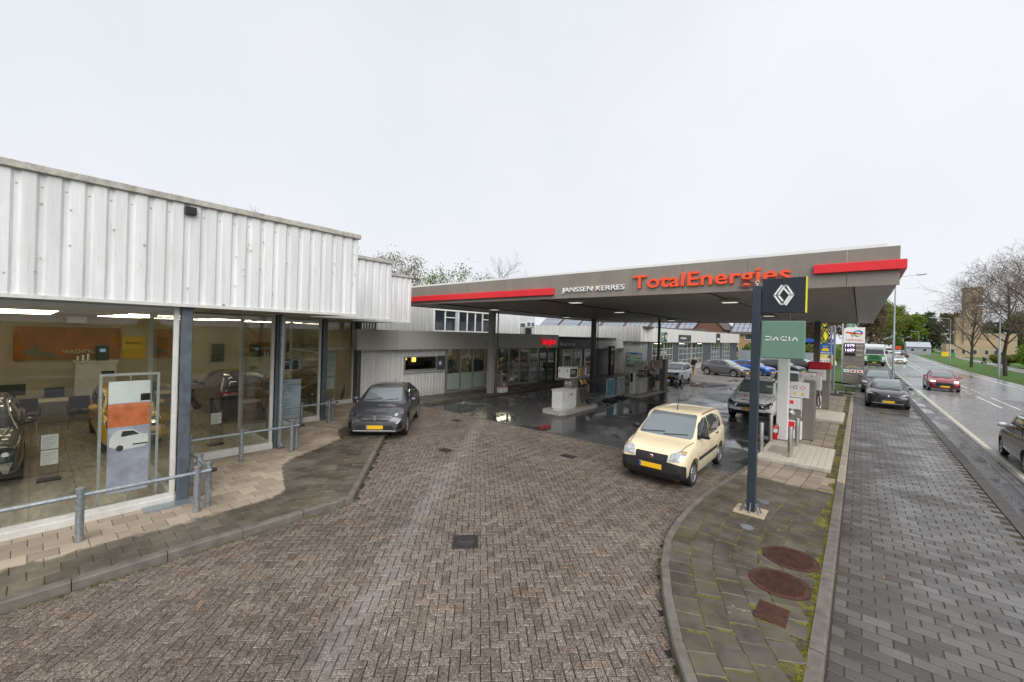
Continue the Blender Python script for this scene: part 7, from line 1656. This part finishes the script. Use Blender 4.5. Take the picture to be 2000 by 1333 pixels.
house(-25.9, -20.6, 88, 97, 5.6, 8.6, 'brown brick gable house behind the workshop end', MBRK, MTILEB, gable=True, name='gable_house'); house(-20.2, -15.8, 92, 101, 4.9, 7.4, 'ochre house with dark solar roof right of the brick gable', pm('ochre_wall', (.38, .26, .13), .85), MTILEB, solar=4, name='gable_house', chim=False)
pb = empty('apartment_block', (-12, 112, 0), 'tall pinkish brick block behind the yard', 'building'); MB().box(-22, -6, 112, 122, 0, 11).build('wall', pm('pink_brick', (.33, .16, .19), .85, var=.1, vs=9), pb)
for k in range(5):
    for zz in (1.2, 4.2, 7.2): f = MB().box(-21 + k * 3.1, -19.4 + k * 3.1, 111.94, 112, zz, zz + 1.5).build('window', MWHT, pb); MB().box(-20.9 + k * 3.1, -19.5 + k * 3.1, 111.92, 111.94, zz + .1, zz + 1.4).build('pane', MPANE, f)
rb = house(-17.5, -9, 100, 108, 3.6, 6.2, 'low red brick house before the pinkish block', pm('red_brick', (.22, .07, .05), .85, var=.15, vs=10), pm('red_tile', (.2, .065, .045), .8, var=.2, vs=8), name='brick_house', chim=False)
fe = empty('metal_fence', (-11, 70, 0), 'blue grey metal fence closing the yard', 'fence')
for k in range(9): MB().box(-14.2 + k * 1.25, -14.12 + k * 1.25, 70.02, 70.1, 0, 2.0).build('post', MGALV, fe)
me = MB().box(0, .13, 0, .02, .08, 1.95).mesh('slat', pm('fence_slat', (.33, .38, .42), .5, .3, var=.15))
for k in range(70):
    o = bpy.data.objects.new('slat', me); COL.objects.link(o); o.parent = fe; o.location = Vector((-14.15 + k * .15, 69.98, 0)) - Vector(ORG[fe.name])
cwb = empty('carwash_building', (-6, 82, 0), 'white and blue carwash building with a dark opening', 'building'); MB().box(-9.5, -3.2, 80, 88, 0, .02).build('floor', MPATH, cwb); MB().box(-9.5, -8.2, 80, 88, .02, 3.4).box(-5.4, -3.2, 80, 88, .02, 3.4).build('wall', MWHT, cwb); MB().box(-9.5, -3.2, 79.9, 88.1, 3.4, 4.0).build('fascia', MBLUEP, cwb); MB().box(-8.2, -5.4, 87.8, 88, .02, 3.4).build('rear_wall', MBLACK, cwb); MB().box(-8.35, -8.2, 79.9, 80, .02, 3.4).box(-5.4, -5.25, 79.9, 80, .02, 3.4).build('blue_jamb', MBLUEP, cwb)
rs = tag(MB().box(-4.9, -4.3, 79.6, 79.75, .3, 2.6).build('advert_banner', MORANGE), 'narrow orange advert banner beside the carwash opening', 'banner')
MB().box(-4.95, -4.9, 79.6, 79.75, .0, 2.7).build('pole', MGALV, rs)
sheet('grass_strip', [(-3.4, 47), (-.4, 45), (-.1, 70), (-3.2, 76)], .05, MGRASS, th=.06)
kerb_run(bpy.data.objects['grass_strip'], [(-.4, 45), (-.1, 70)], .15, .1, MKERB, 1.2, 1)
for i in range(5): bush(-13 + i * 2.6, 73.5 + (i % 2), 3.0, 2.9 + .4 * (i % 3), 'hedge bush behind the metal fence, %s from the workshop end' % ('first', 'second', 'third', 'fourth', 'fifth')[i], ('green', 'spring', 'green', 'olive', 'spring')[i], 1400, 60 + i, .14, group='hedge bushes behind the fence')
# long hedge along the far side of the cycle path, also seen in the window reflections
for i in range(12): bush(22.5 + (i % 2), -34 + i * 8, 8.5, 2.6 + .5 * (i % 3), 'verge hedge bush across the road, %s counted from behind the camera' % ORD[i], ('green', 'olive', 'spring')[i % 3], 1500, 80 + i, .2, d=4, group='hedge across the road')
# tower
tw = empty('church_tower', (28, 203, 0), 'beige brick tower with lower stair shaft behind the bare trees', 'tower')
MB().box(26, 30, 200, 205, 0, 22.6).build('shaft', MTOW, tw); MB().box(25.9, 30.1, 199.9, 205.1, 22.6, 23.0).build('parapet', pm('tower_cap', (.2, .15, .1), .8), tw); MB().box(24.3, 25.95, 200.4, 204, 0, 13.2).build('stair_shaft', MTOW, tw); MB().box(22, 34, 199, 210, 0, 4.2).build('base_hall', MTOW, tw); MB().box(30.05, 38, 203, 214, 0, 8).build('nave', MTOW, tw)
for zz in (6, 10, 14, 18): w_ = MB().box(27.6, 28.4, 199.94, 199.99, zz, zz + 1.6).build('window', pm('tower_recess', (.12, .085, .05), .9), tw)
for xx in (23, 25.5, 28, 30.5, 32.5): f = MB().box(xx, xx + 1, 198.95, 198.99, 1.0, 2.6).build('window', MWHT, tw); MB().box(xx + .08, xx + .92, 198.93, 198.95, 1.08, 2.52).build('pane', MPANE, f)
gs = house(14.5, 21.5, 232, 242, 3.0, 4.6, 'grey roofed hall beyond the tower base', pm('grey_hall', (.3, .33, .36), .7), pm('grey_hall_roof', (.35, .39, .43), .6), name='hall', chim=False)
dg_ = tag(MB().cbox(20.0, 21.8, 190, 191.5, .05, 1.6, .1).build('skip_container', MYEL), 'yellow skip container at the foot of the tower', 'container'); dg2 = tag(MB().cbox(22.3, 23.1, 190, 191, .05, 1.3, .1).build('wheelie_bin', MGREENP), 'green wheelie bin beside the yellow skip', 'bin')
MB().cbox(22.28, 23.12, 189.98, 191.02, 1.31, 1.4, .02).build('lid', MGREENP, dg2); MB().box(20.1, 21.7, 190.1, 191.4, 1.6, 1.66).build('load', MDARK, dg_)
# ------------------------------------------------------------------ lorry
def lorry(x, y):
    r = empty('lorry', (x, y, 0), 'green and white lorry coming down the left roadside', 'lorry'); GR = paint('lorry_green', (.05, .3, .08), .1); X0, X1 = x - 1.24, x + 1.24
    MB().cbox(X0, X1, y, y + 1.9, .75, 1.75, .08).build('cab_lower', GR, r); m = MB(); m.add([(X0 + .02, y + .03, 1.75), (X1 - .02, y + .03, 1.75), (X1 - .1, y + .22, 2.75), (X0 + .1, y + .22, 2.75), (X0 + .02, y + 1.9, 1.75), (X1 - .02, y + 1.9, 1.75), (X1 - .1, y + 1.9, 2.75), (X0 + .1, y + 1.9, 2.75)], [(0, 1, 2, 3), (4, 7, 6, 5), (0, 4, 5, 1), (3, 2, 6, 7), (0, 3, 7, 4), (1, 5, 6, 2)]); m.build('cab_upper', P_WHITE, r)
    MB().add([(X0 + .12, y + .035, 1.82), (X1 - .12, y + .035, 1.82), (X1 - .2, y + .19, 2.62), (X0 + .2, y + .19, 2.62)], [(0, 1, 2, 3)]).build('windscreen', CARGLASS, r); MB().cbox(X0 + .1, X1 - .1, y + .1, y + 1.9, 2.76, 3.15, .06).build('sun_visor', P_WHITE, r)
    for k in range(3): MB().box(x - .75 + .1 * (2 - k), x + .75 - .1 * (2 - k), y - .03, y, 1.55 - k * .25, 1.68 - k * .25).build('grille_bar', MBLACK, r)
    for s in (-1, 1):
        MB().cbox(x + s * .95 - .22, x + s * .95 + .22, y - .04, y + .05, .62, .85, .03).build('headlight', MLENS, r); MB().cbox(x + s * 1.42 - .1, x + s * 1.42 + .1, y + .25, y + .4, 1.9, 2.45, .03).build('wing_mirror', MBLACK, r); MB().box(X0 + .03 if s < 0 else X1 - .35, X0 + .35 if s < 0 else X1 - .03, y - .02, y, .95, 1.5).build('corner_panel', P_WHITE, r)
        for yy in (.8, 4.6, 5.9):
            w_ = MB().lathe([(.25, -.14), (.48, -.14), (.5, -.08), (.5, .08), (.48, .14), (.25, .14)], 20, Matrix.Translation((x + s * 1.05, y + yy, .5)) @ Matrix.Rotation(R(90), 4, 'Y')).build('wheel', MTYRE, r, smooth=40)
    MB().cbox(X0 + .03, X1 - .03, y - .06, y + .3, .38, .74, .05).build('bumper', MBLACK, r); MB().box(x - .26, x + .26, y - .075, y - .06, .5, .61).build('number_plate', MPLATE, r); MB().cbox(X0 + .02, X1 - .02, y + 2.05, y + 7.2, 1.0, 3.4, .05).build('container', P_WHITE, r); MB().box(x - .5, x + .5, y + 1.9, y + 7.2, .6, .98).build('chassis', MBLACK, r)
lorry(1.75, 85.5)
dl_ = empty('box_van', (4.4 + bend(215), 214, 0), 'tiny white box van far down the road', 'van'); x_, y_ = 4.4 + bend(215), 214
MB().cbox(x_ - 1.1, x_ + 1.1, y_ + 1.6, y_ + 6, .6, 3.3, .05).build('box', P_WHITE, dl_); MB().cbox(x_ - 1, x_ + 1, y_, y_ + 1.55, .5, 2.2, .15).build('cab', P_WHITE, dl_); MB().box(x_ - .85, x_ + .85, y_ - .01, y_ + .02, 1.3, 2.0).build('windscreen', CARGLASS, dl_)
for s in (-1, 1):
    for yy in (.8, 4.6): MB().lathe([(.4, -.1), (.4, .1)], 14, Matrix.Translation((x_ + s * .85, y_ + yy, .4)) @ Matrix.Rotation(R(90), 4, 'Y')).build('wheel', MTYRE, dl_)
sgn = tag(MB().box(6.5 + bend(240), 8.6 + bend(240), 240, 240.2, 1.6, 2.9).build('direction_sign', MORANGE), 'small orange traffic sign far down the road', 'sign'); MB().tube([(7.5 + bend(240), 240.1, 0), (7.5 + bend(240), 240.1, 1.6)], .08).build('post', MGALV, sgn)
# ------------------------------------------------------------------ people
def skin(name, verts, edges, mat, parent, sub=2):
    me = bpy.data.meshes.new(name); me.from_pydata([v[:3] for v in verts], edges, []); o = bpy.data.objects.new('t', me); COL.objects.link(o)
    md = o.modifiers.new('s', 'SKIN'); md.use_smooth_shade = True
    for i, v in enumerate(verts): rr = v[3]; me.skin_vertices[0].data[i].radius = rr if isinstance(rr, tuple) else (rr, rr)
    me.skin_vertices[0].data[0].use_root = True
    sb = o.modifiers.new('u', 'SUBSURF'); sb.levels = sub; sb.render_levels = sub
    nm = bpy.data.meshes.new_from_object(o.evaluated_get(bpy.context.evaluated_depsgraph_get())); bpy.data.objects.remove(o)
    nm.materials.clear(); nm.materials.append(mat); nm.polygons.foreach_set('use_smooth', [True] * len(nm.polygons)); return link(name, nm, parent)
MSKIN = pm('skin', (.45, .27, .19), .55, var=.05); MHAIR = pm('hair_brown', (.06, .035, .02), .6); MJACK = pm('black_jacket', (.012, .013, .018), .5, var=.3, vs=8); MTROU = pm('beige_trousers', (.42, .3, .19), .8, var=.12, vs=10); MSHOE = pm('tan_shoe', (.45, .35, .25), .6)
def hand(verts, edges, wrist, d, side, s=1.0):
    """five separate curled fingers growing from the wrist vertex index"""
    w = Vector(verts[wrist][:3]); d = Vector(d).normalized(); sd = Vector(side).normalized(); nn = d.cross(sd); pi_ = len(verts); p = w + d * .06 * s; verts.append((*p, (.04 * s, .022 * s))); edges.append((wrist, pi_))
    for k, (o, L) in enumerate(((-.03, .062), (-.01, .072), (.01, .068), (.03, .055))):
        q = p + sd * o * s + d * .03 * s; a = len(verts); verts += [(*q, .0095 * s), (*(q + d * L * .5 * s + nn * .008 * s), .009 * s), (*(q + d * L * .85 * s + nn * .03 * s), .008 * s)]; edges += [(pi_, a), (a, a + 1), (a + 1, a + 2)]
    q = w + d * .035 * s - sd * .035 * s; a = len(verts); verts += [(*q, .011 * s), (*(q + d * .03 * s - sd * .022 * s), .01 * s), (*(q + d * .055 * s - sd * .022 * s + nn * .015 * s), .009 * s)]; edges += [(pi_, a), (a, a + 1), (a + 1, a + 2)]
pr = empty('person', (-11.75, 40.0, .012), 'person in black jacket and beige trousers walking with a dark bag, hand at the head', 'person', rz=R(-20), world=False)
V = [(0, 0, .95, (.14, .1)), (0, 0, 1.2, (.14, .1)), (0, 0, 1.42, (.15, .09)), (0, .01, 1.52, .055), (0, .02, 1.6, (.075, .085)), (0, .03, 1.7, (.085, .1)), (0, .02, 1.76, (.06, .07)),
     (.17, 0, 1.43, .055), (.27, .05, 1.2, .043), (.2, .16, 1.48, .036), (.14, .12, 1.6, .027), (-.17, 0, 1.43, .055), (-.24, -.02, 1.14, .043), (-.25, .05, .9, .036), (-.25, .08, .84, .027),
     (.09, 0, .9, .088), (.1, .02, .5, .055), (.1, -.06, .1, .036), (-.09, 0, .9, .088), (-.1, .06, .5, .055), (-.1, .1, .1, .036), (.1, .05, .05, .035), (-.1, .21, .05, .035), (0, .135, 1.68, .012)]
E_ = [(0, 1), (1, 2), (2, 3), (3, 4), (4, 5), (5, 6), (2, 7), (7, 8), (8, 9), (9, 10), (2, 11), (11, 12), (12, 13), (13, 14), (0, 15), (15, 16), (16, 17), (0, 18), (18, 19), (19, 20), (17, 21), (20, 22), (5, 23)]
hand(V, E_, 10, (-.4, -.2, .9), (0, 1, .2)); hand(V, E_, 14, (0, .25, -1), (0, 1, 0)); skin('body', V, E_, MSKIN, pr)
skin('jacket', [(0, 0, .84, (.18, .13)), (0, 0, 1.1, (.175, .135)), (0, 0, 1.4, (.19, .12)), (0, .005, 1.5, (.08, .075)), (.18, 0, 1.42, .08), (.28, .05, 1.2, .062), (.2, .155, 1.46, .05), (-.18, 0, 1.42, .08), (-.25, -.02, 1.14, .062), (-.26, .05, .9, .05)], [(0, 1), (1, 2), (2, 3), (2, 4), (4, 5), (5, 6), (2, 7), (7, 8), (8, 9)], MJACK, pr)
skin('trousers', [(0, 0, .95, (.155, .12)), (.09, 0, .86, .1), (.1, .02, .5, .075), (.1, -.06, .1, .055), (-.09, 0, .86, .1), (-.1, .06, .5, .075), (-.1, .1, .1, .055)], [(0, 1), (1, 2), (2, 3), (0, 4), (4, 5), (5, 6)], MTROU, pr)
for s, (a, b) in ((1, (-.08, .1)), (-1, (.08, .26))): skin('shoe', [(s * .1, a, .05, (.045, .05)), (s * .1, (a + b) / 2, .045, (.05, .045)), (s * .1, b, .03, (.04, .03))], [(0, 1), (1, 2)], MSHOE, pr)
skin('hair', [(0, -.02, 1.66, (.085, .07)), (0, .0, 1.75, (.09, .1)), (0, .05, 1.79, (.06, .06))], [(0, 1), (1, 2)], MHAIR, pr)
for s in (-1, 1): link('eye', MB().lathe([(.012, 0), (.008, .006), (0, .008)], 8, Matrix.Translation((s * .032, .118, 1.7)) @ Matrix.Rotation(R(-90), 4, 'X')).mesh('eye', MINK), pr); skin('ear', [(s * .088, .02, 1.67, .012), (s * .092, .015, 1.7, .016)], [(0, 1)], MSKIN, pr)
link('mouth', MB().box(-.025, .025, .108, .118, 1.625, 1.632).mesh('mouth', pm('lips', (.3, .1, .09), .5)), pr)
bg = empty('shopping_bag', (-12.0, 40.15, .45), 'dark bag hanging from the hand of the walking person', 'bag', rz=R(-20), world=False); link('pouch', MB().cbox(-.14, .14, -.06, .06, .0, .32, .03).mesh('pouch', MJACK), bg); link('handle', MB().tube([(-.08, 0, .32), (-.05, 0, .42), (.05, 0, .42), (.08, 0, .32)], .01, 5).mesh('handle', MJACK), bg)
sc_ = empty('mobility_scooter', (19.6, 128, .045), 'small scooter carrying a rider along the cycle path', 'scooter', rz=0, world=False)
link('deck', MB().cbox(-.3, .3, -.6, .6, .2, .35, .04).mesh('deck', pm('scooter_blue', (.03, .12, .35), .4)), sc_); link('seat', MB().cbox(-.24, .24, -.5, -.05, .55, .66, .04).cbox(-.24, .24, -.56, -.48, .66, 1.05, .03).mesh('seat', MBLACK), sc_); link('column', MB().box(-.05, .05, -.3, -.2, .35, .55).mesh('column', MBLACK), sc_); link('tiller', MB().tube([(0, .5, .3), (0, .35, 1.0), (-.25, .33, 1.02)], .025).tube([(0, .35, 1.0), (.25, .33, 1.02)], .025).mesh('tiller', MBLACK), sc_); link('tail_light', MB().box(-.25, .25, -.63, -.6, .25, .34).mesh('tail_light', MTAIL), sc_)
for s in (-1, 1):
    for yy in (-.45, .5): link('wheel', MB().lathe([(.05, -.05), (.15, -.05), (.16, 0), (.15, .05), (.05, .05)], 14, Matrix.Translation((s * .26, yy, .16)) @ Matrix.Rotation(R(90), 4, 'Y')).mesh('wheel', MTYRE), sc_)
p2 = empty('person', (19.6, 127.75, .045), 'rider in dark coat sitting on the scooter on the cycle path', 'person', world=False)
skin('body', [(0, 0, .78, (.17, .13)), (0, .02, 1.1, (.18, .12)), (0, .05, 1.32, .06), (0, .07, 1.46, (.085, .1)), (0, .07, 1.54, .06), (.2, .05, 1.24, .06), (.26, .25, 1.02, .045), (.22, .5, 1.04, .035), (-.2, .05, 1.24, .06), (-.26, .25, 1.02, .045), (-.22, .5, 1.04, .035), (.1, .05, .74, .09), (.12, .42, .72, .07), (.12, .5, .38, .05), (-.1, .05, .74, .09), (-.12, .42, .72, .07), (-.12, .5, .38, .05)], [(0, 1), (1, 2), (2, 3), (3, 4), (1, 5), (5, 6), (6, 7), (1, 8), (8, 9), (9, 10), (0, 11), (11, 12), (12, 13), (0, 14), (14, 15), (15, 16)], MSKIN, p2)
skin('coat', [(0, 0, .76, (.2, .16)), (0, .02, 1.1, (.21, .15)), (0, .04, 1.28, .1), (.2, .05, 1.22, .08), (.26, .25, 1.02, .06), (.22, .46, 1.04, .05), (-.2, .05, 1.22, .08), (-.26, .25, 1.02, .06), (-.22, .46, 1.04, .05)], [(0, 1), (1, 2), (1, 3), (3, 4), (4, 5), (1, 6), (6, 7), (7, 8)], MJACK, p2); skin('hair', [(0, .05, 1.47, (.1, .1)), (0, .05, 1.56, .08)], [(0, 1)], pm('grey_hair', (.3, .28, .26), .7), p2)

# ------------------------------------------------------------------ moss and weeds in the joints of the old tiles
rg = random.Random(4); ms = MB()
def tuft(x, y, z, s):
    n = 5; P = [(x + s * rg.uniform(.6, 1.2) * math.cos(2 * math.pi * k / n), y + s * rg.uniform(.6, 1.2) * math.sin(2 * math.pi * k / n), z) for k in range(n)]
    ms.add(P + [(x, y, z + s * rg.uniform(.4, .8))], [(k, (k + 1) % n, n) for k in range(n)])
for o in [o for o in bpy.data.objects if o.parent == isl and o.name.startswith('paving_tile')]:
    dens = max(0, math.sin(o.location.x * 2.1 + 1) + math.sin(o.location.y * 1.3) + .9)
    for _ in range(int(dens * 13)):
        e = rg.choice(((.148, None), (-.148, None), (None, .15), (None, -.15))); a = rg.uniform(-.14, .14); lx, ly = (e[0] if e[0] is not None else a), (e[1] if e[1] is not None else a); c, s = math.cos(o.rotation_euler.z), math.sin(o.rotation_euler.z)
        tuft(o.location.x + c * lx - s * ly, o.location.y + s * lx + c * ly, .102, rg.uniform(.007, .017))
for _ in range(500): y = 3.5 + rg.random() ** 1.5 * 10; tuft(-.37 + rg.gauss(0, .02), y, .105, rg.uniform(.01, .03))
tag(ms.build('moss', mat_leaf('moss_tufts', (.09, .09, .012), (.2, .19, .03)), isl, fix=False), kind='stuff')
ms = MB()
for _ in range(260): u = rg.random() ** 1.5; tuft(-7.47 + rg.uniform(0, .06), -1 + u * 5, .002, rg.uniform(.006, .02))
for _ in range(160): u = rg.random(); tuft(-7.5 - 3.75 * u + rg.uniform(0, .05), 4.14 + 3.06 * u, .002, rg.uniform(.006, .02))
for p in resample(ISL_L, .05)[:170]:
    if rg.random() < .6: tuft(p.x - rg.uniform(.01, .06), p.y, .002, rg.uniform(.006, .018))
tag(ms.build('kerb_weeds', mat_leaf('weed_tufts', (.06, .08, .015), (.14, .15, .03)), fore, fix=False), kind='stuff')
# a few fallen leaves
for i, (x, y, z) in enumerate(((-9.6, 4.9, .12), (-9.9, 5.1, .12), (-3.2, 5.1, .006), (.35, 8.1, .006), (-3.9, 6.2, .006))):
    a = i * 1.3; tag(MB().add([(x - .03 * math.cos(a), y - .03 * math.sin(a), z), (x + .012 * math.sin(a), y - .012 * math.cos(a), z + .008), (x + .035 * math.cos(a), y + .035 * math.sin(a), z + .004), (x - .012 * math.sin(a), y + .012 * math.cos(a), z + .008)], [(0, 1, 2, 3)]).build('fallen_leaf', pm('orange_leaf', (.5, .17, .03), .7)), 'small orange leaf lying on the %s' % ('sidewalk nearer the kerb', 'sidewalk nearer the glass', 'bricks near the island', 'parking lane pavers', 'bricks in mid forecourt')[i], 'leaf', 'fallen leaves')
